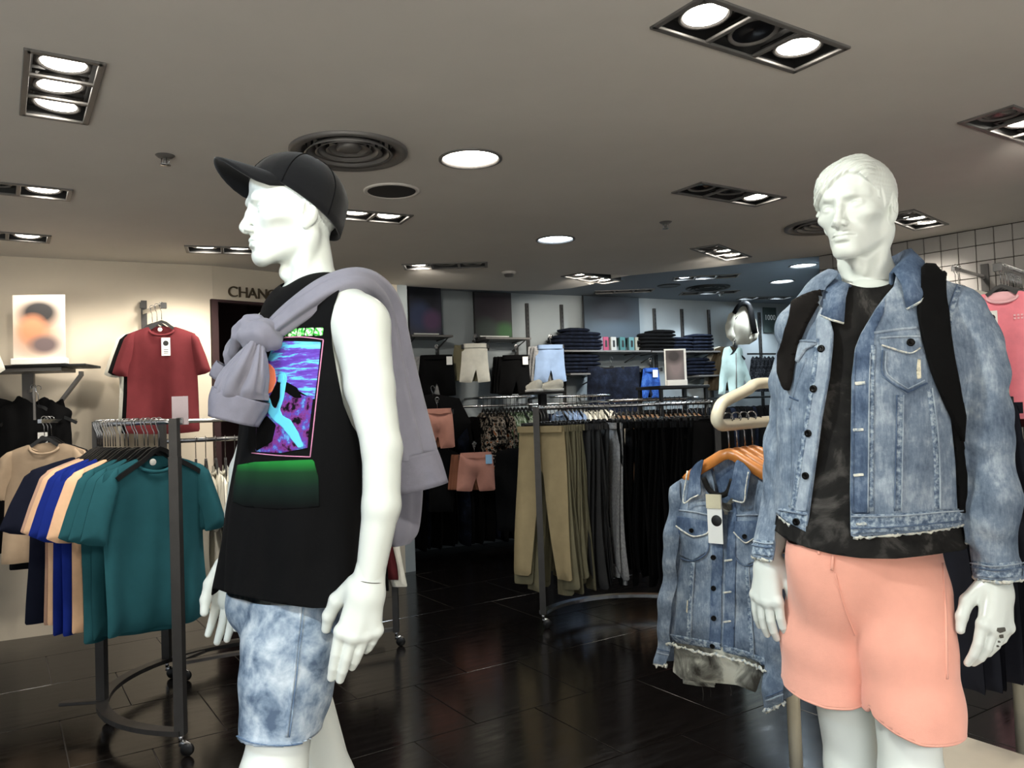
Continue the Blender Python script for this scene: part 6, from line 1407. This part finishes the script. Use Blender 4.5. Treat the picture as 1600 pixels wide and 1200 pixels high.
# left front as worn (right in the photo)
sewn('placket', [(1383, 466), (1368, 486), (1346, 523), (1337, 546), (1332, 590), (1331, 650), (1329, 770), (1330, 802), (1360, 802), (1361, 700), (1363, 600), (1366, 520), (1380, 490)], M_dend, .003)
for o in (0, 24): stitch([(1337 + o * .95, 552), (1334 + o, 620), (1333 + o, 700), (1332 + o, 800)], 2.2, M_denl if o else M_dend, .006)
stitch([(1364, 540), (1362, 640), (1361, 800)], 7, M_puck, .004)
sewn('yoke', [(1372, 500), (1432, 494), (1432, 514), (1366, 521)], M_dend, .0015, .0015); stitch([(1365, 521), (1398, 516), (1432, 513)], 3.5, M_denl)
sewn('chest_pocket', [(1375, 540), (1377, 590), (1416, 617), (1449, 601), (1446, 560), (1437, 540)], M_den, .003, .003)
for pts in ([(1378, 548), (1380, 588), (1416, 613)], [(1416, 613), (1446, 599)]): stitch(pts, 2.4, M_dend, .0075); 
for pts in ([(1383, 550), (1385, 585), (1416, 608)], [(1416, 608), (1442, 595)]): stitch(pts, 1.8, M_denl, .0075)
sewn('pocket_flap', [(1372, 530), (1404, 528), (1434, 527), (1437, 544), (1422, 553), (1406, 550), (1388, 545), (1375, 541)], M_den, .008, .003); stitch([(1376, 541), (1392, 546), (1408, 551), (1422, 553), (1435, 545)], 2.4, M_fray, .010, .0015, name='frayed_edge'); stitch([(1373, 531), (1404, 529), (1434, 528)], 2.5, M_denl, .012)
button(1419, 538, lift=.014)
for pts in ([(1405, 617), (1404, 700), (1402, 798)],): stitch(pts, 11, M_puck, .003, .002); stitch([(a - 5, b) for a, b in pts], 1.8, M_dend, .006); stitch([(a + 5, b) for a, b in pts], 1.8, M_denl, .006)
for pts in ([(1450, 606), (1457, 660), (1461, 720), (1462, 795)],): stitch(pts, 8, M_puck, .003, .002); stitch([(a + 4, b) for a, b in pts], 1.6, M_denl, .006)
sewn('waistband', [(1328, 803), (1380, 803), (1440, 799), (1499, 794), (1500, 822), (1440, 827), (1380, 831), (1330, 835)], M_puck, .004, .0035); stitch([(1330, 806), (1380, 806), (1440, 802), (1499, 797)], 2.2, M_denl, .009); stitch([(1330, 826), (1380, 824), (1440, 819), (1499, 814)], 2.0, M_dend, .009)
for q in ((1344, 600), (1341, 672), (1341, 742)): sewn('buttonhole', [(q[0] - 8, q[1] - 2), (q[0] + 8, q[1] - 3), (q[0] + 9, q[1] + 1), (q[0] - 7, q[1] + 3)], M_fray, .0065, .0015, step=2.)
sewn('buttonhole', [(1338, 817), (1354, 816), (1354, 820), (1338, 821)], M_fray, .009, .0015, step=2.)
sewn('torn_patch', [(1424, 686), (1432, 690), (1440, 706), (1441, 716), (1432, 717), (1424, 704), (1421, 693)], M_tear, .002, .001, step=2.); sewn('torn_patch', [(1432, 562), (1436, 562), (1437, 592), (1431, 594), (1430, 580)], M_tear, .007, .001, step=2.); sewn('torn_patch', [(1416, 743), (1419, 742), (1419, 764), (1416, 764)], M_tear, .002, .001, step=2.)
# right front as worn (left in the photo)
sewn('placket', [(1283, 478), (1294, 490), (1302, 521), (1301, 540), (1296, 590), (1284, 656), (1272, 746), (1264, 798), (1240, 798), (1250, 740), (1262, 660), (1273, 590), (1277, 540), (1277, 500)], M_denl, .003)
stitch([(1301, 530), (1295, 590), (1283, 656), (1271, 746), (1263, 798)], 2.2, M_den, .006); stitch([(1279, 530), (1273, 590), (1262, 660), (1250, 740), (1241, 798)], 7, M_puck, .005)
for q in ((1285, 546), (1273, 608), (1265, 677), (1261, 743)): button(*q)
sewn('waistband', [(1221, 794), (1240, 797), (1264, 801), (1262, 831), (1240, 819), (1221, 807)], M_puck, .004, .0035); stitch([(1222, 797), (1240, 800), (1263, 804)], 2.0, M_den, .009); button(1248, 815, lift=.010)
sewn('pocket_flap', [(1249, 531), (1279, 533), (1279, 539), (1262, 547), (1250, 566), (1245, 570)], M_denl, .007, .003); stitch([(1249, 533), (1279, 536)], 2.5, M_den, .011)
stitch([(1262, 560), (1247, 600), (1236, 640)], 2, M_den); stitch([(1240, 640), (1241, 720), (1236, 792)], 3, M_den); stitch([(1236, 620), (1250, 626)], 2.5, M_dend)
sewn('torn_patch', [(1229, 722), (1235, 724), (1234, 742), (1231, 752), (1226, 752), (1227, 738)], M_tear, .002, .001, step=2.)
# armhole and sleeve seams
stitch([(1500, 441), (1491, 470), (1481, 500), (1480, 520)], 8, M_puck); stitch([(1496, 441), (1486, 470), (1476, 500)], 2, M_dend, .005); stitch([(1466, 434), (1490, 436), (1512, 441)], 3, M_denl)
for cx, cy, Y, w, in ((1556, 876, 1.72, 38), (1203, 842, 1.94, 24)):
    sewn('cuff', [(cx - w, cy), (cx, cy + 4), (cx + w, cy), (cx + w, cy + 24), (cx, cy + 28), (cx - w, cy + 24)], M_puck, .003, .003); stitch([(cx - w, cy + 4), (cx, cy + 8), (cx + w, cy + 4)], 2, M_denl, .007); stitch([(cx - w, cy + 10), (cx, cy + 14), (cx + w, cy + 10)], 2, M_dend, .007)
def frayed(gm, sel, par, r=.0055):
    for lp in rim_of(gm, sel, r):
        L = smooth_loop(lp, 1); n = len(L); rr = np.random.default_rng(n)
        L = L + rr.normal(0, .0016, L.shape); mk('frayed_hem', tube(L, r * rr.uniform(.5, 1.35, n), 6, True), M_fray, par, world=True)
def smooth_run(r):
    A = nz(r)[::2]
    return A
def hem_strip(gm, par, cond, r=.0050):
    """frayed roll along the part of the open edge that satisfies cond"""
    for lp in rim_of(gm, lambda q: True, r):
        k = cond(lp); tn = np.roll(lp, -2, 0) - np.roll(lp, 2, 0); k = k & (np.abs(tn[:, 2]) < .75 * np.hypot(tn[:, 0], tn[:, 1]))
        if not k.any(): continue
        i0 = int(np.argmin(k)) if not k.all() else 0; L = np.roll(lp, -i0, 0); k = np.roll(k, -i0); run = []
        for q, f_ in list(zip(L, k)) + [(None, False)]:
            if f_: run.append(q)
            else:
                if len(run) > 4:
                    A = smooth_run(run); rr = np.random.default_rng(len(run)); A = A + rr.normal(0, .0016, A.shape) + (0, 0, -.002); mk('frayed_hem', tube(A, r * rr.uniform(.35, 1.1, len(A)), 6), M_fray, par, world=True)
                run = []
hem_strip(jg, jk, lambda L: L[:, 2] < 1.18)
# rucksack with its straps
M_web = fabric('rucksack_black', (.030, .029, .030), .2, 30); M_web2 = fabric('rucksack_strap_brown_black', (.075, .062, .055), .2, 30)
bc = nz([*rc_[3], 1.36]) - MR_F * .225
R_ = nz([MR_L, -MR_F, (0, 0, 1)]).T
rk = mk('rucksack', xf(loft([(0, 0, z) for z in (-.24, -.235, -.15, 0, .15, .235, .26, .27)], (1, 0, 0), (0, 1, 0), [.10, .150, .165, .165, .155, .135, .105, .06], [.03, .065, .075, .075, .07, .06, .04, .02], 32, power=3.2, cap=True), bc, R=R_), M_web, MR, world=True)
sewn('strap', [(1436, 420), (1452, 422), (1469, 430), (1472, 470), (1476, 520), (1482, 560), (1490, 600), (1497, 650), (1494, 690), (1484, 660), (1468, 625), (1452, 585), (1437, 530), (1430, 490), (1431, 455)], M_web, .010, .010, rk)
sewn('strap', [(1300, 452), (1287, 455), (1262, 466), (1244, 477), (1232, 515), (1226, 550), (1225, 585), (1232, 606), (1238, 612), (1243, 596), (1246, 572), (1252, 540), (1265, 508), (1284, 474), (1303, 462)], M_web2, .010, .010, rk)
for pts in ([(1478, 560), (1492, 640), (1499, 720), (1501, 800)],): sewn('lower_strap', [(1476, 600), (1500, 640), (1505, 720), (1506, 800), (1494, 800), (1490, 720), (1484, 660)], M_web, .006, .004, rk)

# chipped paint on the fingers of the near hand
HB = bvh(tris(hand_mesh(**mh_l)))
for q in ([(1558, 981), (1570, 980), (1571, 986), (1562, 989), (1557, 986)], [(1561, 992), (1567, 991), (1568, 996), (1562, 997)], [(1559, 1001), (1563, 1001), (1563, 1004), (1559, 1004)], [(1557, 1008), (1561, 1008), (1561, 1011), (1557, 1011)]): sewn('chipped_paint', q, M_seam, .0006, .0006, bdr, HB, 1.5)
# ------------------------------------------------------------------ white tube rack with denim jackets, navy trousers, pink T-shirts
M_tube = painted('tube_cream_enamel', (.80, .77, .68), .35, .06, 12)
q0 = nz([.64, 2.50]); qd = nz([.64, .77]); NOSE = nz([*q0, 1.385]); LEG = nz([*(q0 + qd * .52), 0])
zt = P(1205, 600, LEG[1])[2]; RP = PZ(1599, 1187, 0)
t = thing('clothes_rack', 'cream tube rack with a triangular arm, carrying the hanging denim jackets', 'clothes rack', LEG)
qv = lambda s, z: nz([*(q0 + qd * s), z])
zb_ = 1.378
mk('arm_loop', tube(spline([qv(.52, zt), qv(.40, zt + .002), qv(.30, zt - .004), qv(.24, zt - .022), qv(.06, zb_ + .075), qv(.015, zb_ + .048), qv(.0, zb_ + .020), qv(.025, zb_ + .003), qv(.07, zb_), qv(.30, zb_), qv(.52, zb_)], 60), .0195, 12), M_tube, t, world=True)
mk('leg', tube([LEG + (0, 0, .0), LEG + (0, 0, zt + .05)], .0235, 14), M_tube, t, world=True)
mk('leg', tube([RP + (0, 0, .0), RP + (0, 0, zt + .05)], .0235, 14), M_tube, t, world=True)
mk('cross_rail', tube([LEG + (0, 0, zt), RP + (0, 0, zt)], .019, 12), M_tube, t, world=True)
rd = norm(RP - LEG); tag(mk('notches', join(*[box(tuple(qv(.10 + .055 * k, zb_ + .0185)), (.006, .026, .005), math.atan2(qd[1], qd[0]) + .3) for k in range(5)]), M_dark, t, world=True, smooth=False), kind='stuff')
JA = -math.atan2(.64, .77)
def denim_hang(s, label, full):
    H = qv(s, zb_ + .020); pl = Plane(H, JA)
    h = hanger('wooden hanger with a steel hook ' + label[1], H, JA, 'wooden hangers on the cream rack', M_wood, .155, 'wood')
    o = thing('denim_jacket', label[0], 'jacket', H, JA, None)
    return o, pl
PX = lambda pl, pts: nz(pl.on(pts))
for k, lab in ((3, ('fourth denim jacket from the front on the cream rack', 'holding the fourth denim jacket')), (2, ('third denim jacket from the front on the cream rack', 'holding the third denim jacket')), (1, ('second denim jacket on the cream rack, its collar showing behind the front one', 'holding the second denim jacket'))):
    o, pl = denim_hang(.081 + .062 * k, lab, False); base = Plane(qv(.081, zb_ + .020), JA)
    bp = PX(base, [(1108, 722), (1088, 736), (1062, 752), (1062, 860), (1050, 1005), (1130, 1016), (1200, 1040), (1206, 860), (1207, 765), (1180, 745), (1158, 722), (1133, 740)]); mk('body', inflate(bp, .02, .022, .05, lambda x, z: .012 * np.sin(x * 20 + k)), M_den, o)
    for pts in ([(1066, 750), (1050, 765), (1038, 900), (1028, 1040), (1048, 1040), (1060, 900), (1070, 800)], [(1198, 760), (1212, 775), (1220, 900), (1231, 1095), (1206, 1105), (1200, 900), (1192, 800)]): mk('sleeve', inflate(PX(base, pts), .02, .022, .03, lambda x, z: -.03 * np.abs(x) + .008 * np.sin(z * 20)), M_den, o)
    for pts in ([(1108, 714), (1088, 733), (1084, 780), (1107, 770)], [(1158, 715), (1182, 735), (1177, 780), (1148, 772)]): mk('collar', inflate(PX(base, pts), .012, .012, .02, lambda x, z: -.034 + 0 * x), M_dend, o)
o, pl = denim_hang(.081, ('front denim jacket on a wooden hanger, pale T-shirt showing under its hem', 'holding the front denim jacket'), True)
wv = lambda x, z: .012 * np.sin(x * 22 + 1) + .008 * np.sin(z * 18 + x * 12) + .005 * np.sin(z * 37 - x * 30)
bodyp = PX(pl, [(1107, 722), (1088, 738), (1060, 751), (1056, 770), (1062, 850), (1054, 935), (1046, 1000), (1080, 1008), (1128, 1016), (1165, 1028), (1204, 1043), (1206, 940), (1207, 860), (1212, 780), (1207, 764), (1182, 746), (1158, 722), (1146, 765), (1138, 800), (1130, 800), (1118, 770)])
gB = inflate(bodyp, .009, .034, .045, wv)
slp = [PX(pl, [(1068, 748), (1052, 760), (1047, 800), (1040, 880), (1034, 950), (1030, 1005), (1028, 1032), (1046, 1036), (1051, 1000), (1057, 940), (1064, 870), (1072, 800)]), PX(pl, [(1196, 757), (1210, 768), (1216, 840), (1222, 950), (1228, 1040), (1231, 1092), (1197, 1108), (1198, 1040), (1196, 950), (1192, 850)])]
gS = [inflate(p, .009, .030, .03, lambda x, z: -.022 + .010 * np.sin(z * 26 + x * 15) + .006 * np.sin(z * 55)) for p in slp]
bj = mk('body', gB, M_den, o); sj = [mk('sleeve', q, M_den, o) for q in gS]
MW = rootmat(o); toW = lambda g: (g[0] @ MW[:3, :3].T + MW[:3, 3], g[1])
TJ = bvh(toW(gB)); TS = [bvh(toW(q)) for q in gS]
mk('lining', inflate(PX(pl, [(1107, 722), (1133, 716), (1158, 722), (1150, 770), (1134, 800), (1116, 770)]), .012, .004, .02, lambda x, z: .030 + 0 * x), M_dend, o)
for pts in ([(1108, 715), (1097, 722), (1088, 733), (1084, 780), (1096, 775), (1107, 770), (1104, 745)], [(1158, 716), (1170, 722), (1182, 735), (1179, 760), (1177, 780), (1160, 778), (1148, 772), (1154, 745)]):
    gg = inflate(PX(pl, pts), .008, .013, .02, lambda x, z: -.042 + .12 * (z + .16) * (z < -.05)); c_o = mk('collar', gg, M_dend, o)
    e = PX(pl, pts)[2:6]; mk('collar_stitching', tube([(a, -.062 + .12 * (b + .16), b) for a, b in spline(e, 16)], .0026, 5), M_fray, c_o)
kw = dict(par=o, tree=TJ); kn = dict(par=o, tree=TJ)
sewn('placket', [(1118, 772), (1131, 802), (1129, 900), (1126, 1012), (1108, 1008), (1112, 900), (1115, 800)], M_dend, .003, .002, step=3., **kw); sewn('placket', [(1146, 768), (1138, 802), (1134, 900), (1130, 1014), (1147, 1020), (1150, 900), (1152, 800)], M_dend, .003, .002, step=3., **kw)
for q in ((1115, 827), (1115, 870), (1116, 919), (1115, 965), (1114, 1008)): button(*q, r=.0085, **kn)
for q in ((1138, 874), (1137, 924), (1136, 970)): sewn('buttonhole', [(q[0] - 6, q[1]), (q[0] + 7, q[1] - 2), (q[0] + 7, q[1] + 1), (q[0] - 6, q[1] + 3)], M_fray, .006, .0012, step=2., **kw)
for fl, pk in (([(1062, 806), (1085, 810), (1109, 816), (1107, 832), (1095, 837), (1083, 836), (1070, 828), (1060, 821)], [(1064, 826), (1061, 866), (1083, 876), (1106, 862), (1108, 832)]), ([(1149, 816), (1184, 812), (1186, 834), (1176, 842), (1166, 847), (1158, 842), (1148, 832)], [(1150, 834), (1149, 868), (1166, 884), (1186, 874), (1187, 838)])):
    sewn('chest_pocket', pk, M_den, .002, .002, step=3., **kw); stitch(pk, 1.8, M_dend, .0055, **kn)
    sewn('pocket_flap', fl, M_dend, .006, .003, step=3., **kw); stitch(fl[2:], 2.0, M_fray, .010, .0015, name='frayed_edge', **kn); button((fl[0][0] + fl[2][0]) / 2 - 3, fl[0][1] + 21, .0075, lift=.012, **kn)
for pts in ([(1084, 878), (1080, 940), (1077, 1000)], [(1168, 886), (1172, 950), (1176, 1026)]): stitch(pts, 7, M_puck, .003, **kn); stitch([(a + 3, b) for a, b in pts], 1.3, M_denl, .006, **kn)
stitch([(1110, 805), (1085, 800), (1062, 797)], 2.2, M_denl, **kn); stitch([(1152, 806), (1185, 804)], 2.2, M_denl, **kn); stitch([(1090, 738), (1075, 744), (1060, 751)], 4, M_denl, **kn)
sewn('waistband', [(1047, 990), (1085, 996), (1127, 1004), (1127, 1014), (1085, 1006), (1046, 1000)], M_puck, .004, .003, step=3., **kw); sewn('waistband', [(1131, 1006), (1165, 1016), (1204, 1030), (1204, 1042), (1165, 1027), (1130, 1016)], M_puck, .004, .003, step=3., **kw)
fr_ = PX(pl, [(1046, 1002), (1085, 1009), (1128, 1017), (1165, 1029), (1204, 1044)]); L_ = spline(fr_, 60); rr = np.random.default_rng(5)
for yy in (-.030, .012): mk('frayed_hem', tube([(a, yy + wv(a, b) + rr.normal(0, .003), b - .002 + rr.normal(0, .003)) for a, b in L_], .0045 * rr.uniform(.5, 1.5, 60), 6), M_fray, o)
for i, e in enumerate(([(1028, 1034), (1046, 1037)], [(1197, 1108), (1231, 1094)])):
    L_ = np.linspace(*PX(pl, e), 18); mk('frayed_hem', tube([(a, -.024 + rr.normal(0, .003), b + rr.normal(0, .003)) for a, b in L_], .006 * rr.uniform(.5, 1.5, 18), 6), M_fray, sj[i])
    a, b = e; stitch([(a[0], a[1] - 14), (b[0], b[1] - 13)], 2.2, M_denl, par=sj[i], tree=TS[i]); stitch([(a[0] + 1, a[1] - 20), (b[0] - 1, b[1] - 19)], 1.8, M_dend, par=sj[i], tree=TS[i])
sewn('torn_patch', [(1172, 926), (1177, 930), (1179, 952), (1173, 956), (1170, 940)], M_tear, .003, .001, step=2., **kw); sewn('torn_patch', [(1075, 938), (1078, 939), (1077, 958), (1073, 958)], M_tear, .003, .001, step=2., **kw)
price = PX(pl, [(1116, 771), (1140, 770), (1146, 843), (1118, 845)]); g_ = mk('price_tag', box((price[:, 0].mean(), -.060, price[:, 1].mean()), (.050, .003, .155)), MATS['label_white'], o, smooth=False)
mk('tag_top', box((price[:, 0].mean() - .001, -.0635, price[:, 1].mean() + .056), (.050, .003, .045)), painted('tag_kraft', (.78, .75, .64), .7), g_, smooth=False); mk('printed_emblem', xf(lathe([(0, .001), (.017, .001), (.018, 0)], 20), (price[:, 0].mean() + .006, -.062, price[:, 1].mean() - .005), R=np.array(Matrix.Rotation(math.pi / 2, 3, 'X'))), MATS['label_black'], g_)
# the pale T-shirt worn under it on the same hanger
u = thing('t_shirt', 'tie-dyed grey T-shirt hanging inside the front denim jacket', 't-shirt', pl.H + nz([-math.sin(JA), math.cos(JA), 0]) * .004, JA)
M_tie2 = blotch('tie_dye_pale', [(.36, lin((.22, .21, .19))), (.50, lin((.48, .48, .45))), (.62, lin((.74, .74, .69)))], 10, detail=7, distort=1.)
mk('body', inflate(PX(pl, [(1112, 770), (1130, 790), (1146, 770), (1165, 800), (1196, 900), (1194, 1045), (1180, 1083), (1150, 1072), (1120, 1068), (1062, 1062), (1046, 1052), (1058, 900), (1090, 800)]), .012, .016, .03, wv), M_tie2, u); mk('neck_rib', tube([(a, -.040, b) for a, b in spline(PX(pl, [(1107, 745), (1116, 764), (1130, 772), (1144, 768), (1152, 748)]), 20)], .009, 7), M_tie, u)
mk('raw_hem', inflate(PX(pl, [(1060, 1058), (1110, 1064), (1112, 1078), (1086, 1076), (1061, 1072)]), .01, .006, .02, lambda x, z: .026 + 0 * x), M_tie2, u)
for x0, L in ((1092, 22), (1104, 16), (1136, 14)): a = PX(pl, [(x0, 1076), (x0 + 1, 1076 + L)]); mk('loose_thread', tube([(a[0][0], .02, a[0][1]), (a[0][0] + .004, .018, (a[0][1] + a[1][1]) / 2), (a[1][0], .02, a[1][1])], .0012, 5), M_tie, u)
# navy trousers and a denim sleeve on the cross rail behind the mannequin
M_nv = fabric('twill_blue_black', (.10, .105, .135))
for k in range(7):
    s = .56 + .052 * k; p = LEG + rd * np.linalg.norm(RP - LEG) * s + (0, 0, zt + .018); rz = math.atan2(rd[1], rd[0]) + math.pi / 2 + random.uniform(-.15, .15)
    hanger(nth(k + 1) + ' black clip hanger on the cream rack behind the denim mannequin', p, rz, 'black clip hangers on the cream rack', kind='clip')
    trousers(nth(k + 1) + ' blue-black trousers from the left behind the denim jacket mannequin', p, rz, M_nv, 'blue-black trousers behind the denim mannequin', k % 5, 1.02)
pl2 = Plane(LEG + rd * .50 + (0, 0, zt + .018), -.3); u = thing('denim_jacket', 'denim jacket on the cream rack, only its cuff showing right of the peach shorts', 'jacket', pl2.H, -.3)
mk('body', inflate(PX(pl2, [(1390, 640), (1475, 640), (1478, 830), (1390, 830)]), .02, .03, .04, wv), M_den, u); gg = inflate(PX(pl2, [(1462, 660), (1478, 680), (1486, 860), (1489, 905), (1472, 908), (1466, 860)]), .02, .02, .03); mk('sleeve', gg, M_denl, u); hanger('wooden hanger on the cream rack behind the denim mannequin', pl2.H, -.3, None, M_wood, .20, 'wood')
# pink T-shirts on an arm of the tiled wall
M_pk = fabric('cotton_pink', (.95, .55, .60)); M_pkl = fabric('cotton_pale_pink', (.93, .74, .76))
f0 = P(1559, 418, 4.62); nd = norm(nz([-TN_[0], -TN_[1], 0])); dist = abs((f0[:2] - TW0) @ TN_) - .0
w0 = f0 + nd * dist; t = thing('garment_rail', 'steel arm on the tiled wall carrying the pink T-shirts', 'hanging rail', w0)
mk('arm', bar([f0, w0], .022, .028), M_chrome, t, world=True, smooth=False); mk('end_stop', box(f0, (.045, .03, .05), math.atan2(td[1], td[0]), .003), M_chrome, t, world=True, smooth=False); mk('wall_plate', box(w0 - nd * .02, (.05, .02, .20), math.atan2(td[1], td[0])), M_steel, t, world=True, smooth=False)
PA = math.atan2(td[1], td[0]) + .22
for k, (m, lab, ln) in enumerate(((M_maroon, 'maroon T-shirt behind the pink ones on the tiled wall', .10), (M_pk, 'third pink T-shirt on the tiled wall arm', .0), (M_pk, 'second pink T-shirt on the tiled wall arm', .0), (M_pk, 'front pink T-shirt with a white price tag on the tiled wall arm', .0))):
    p = f0 + nd * (.30, .17, .105, .045)[k] + (0, 0, .014); hanger('black hanger of the ' + lab.split(' with')[0].split(' behind')[0].split(' on the')[0] + ' on the tiled wall arm', p, PA, 'black hangers on the tiled wall arm')
    u = tee(lab, p, PA, m, 'T-shirts on the tiled wall arm', k, long=ln, sticker=False, rib=M_pkl if k else m, inner=M_pkl)
    if k == 3: price_tag(u, -.055, -.040, -.33, 1.15); mk('chest_print', join(*[box((.06 + .018 * j, -.040 - .0006 * j, -.30 - .018 * r), (.011, .002, .010)) for r, nj in ((0, 3), (1, 4)) for j in range(nj)]), M_pkl, u, smooth=False)['kind'] = 'stuff'
for k in range(10): hanger(nth(k + 1) + ' empty black hanger behind the T-shirts on the tiled wall arm', f0 + nd * (.22 + .03 * k) + (0, 0, .014), PA, 'black hangers on the tiled wall arm')
def wall_row(px, py, Y, items, label, arm_label):
    f = P(px, py, Y); dd = abs((f[:2] - TW0) @ TN_); w = f + nd * dd; t = thing('garment_rail', arm_label, 'hanging rail', w); mk('arm', bar([f, w], .022, .028), M_chrome, t, world=True, smooth=False); mk('wall_plate', box(w - nd * .02, (.05, .02, .2), math.atan2(td[1], td[0])), M_steel, t, world=True, smooth=False)
    for k, (m, lab) in enumerate(items):
        p = f + nd * (.04 + .06 * (len(items) - 1 - k)) + (0, 0, .014); hanger('black hanger of the ' + lab, p, PA, None); tee(lab, p, PA, m, None, k, sticker=False)
wall_row(1489, 420, 5.25, [(M_white, 'rear white T-shirt on the tiled wall above the jacket shoulder'), (M_white, 'front white T-shirt on the tiled wall above the jacket shoulder')], '', 'steel arm on the tiled wall carrying white T-shirts')
wall_row(1604, 676, 4.45, [(M_blk, 'black T-shirt below the pink ones at the right edge'), (M_pkl, 'pale pink T-shirt below the front pink one, at the right edge')], '', 'lower steel arm on the tiled wall at the right edge')
wall_row(1294, 452, 6.3, [(M_sand, 'sand T-shirt on the tiled wall corner behind the strap')], '', 'steel arm at the corner of the tiled wall')
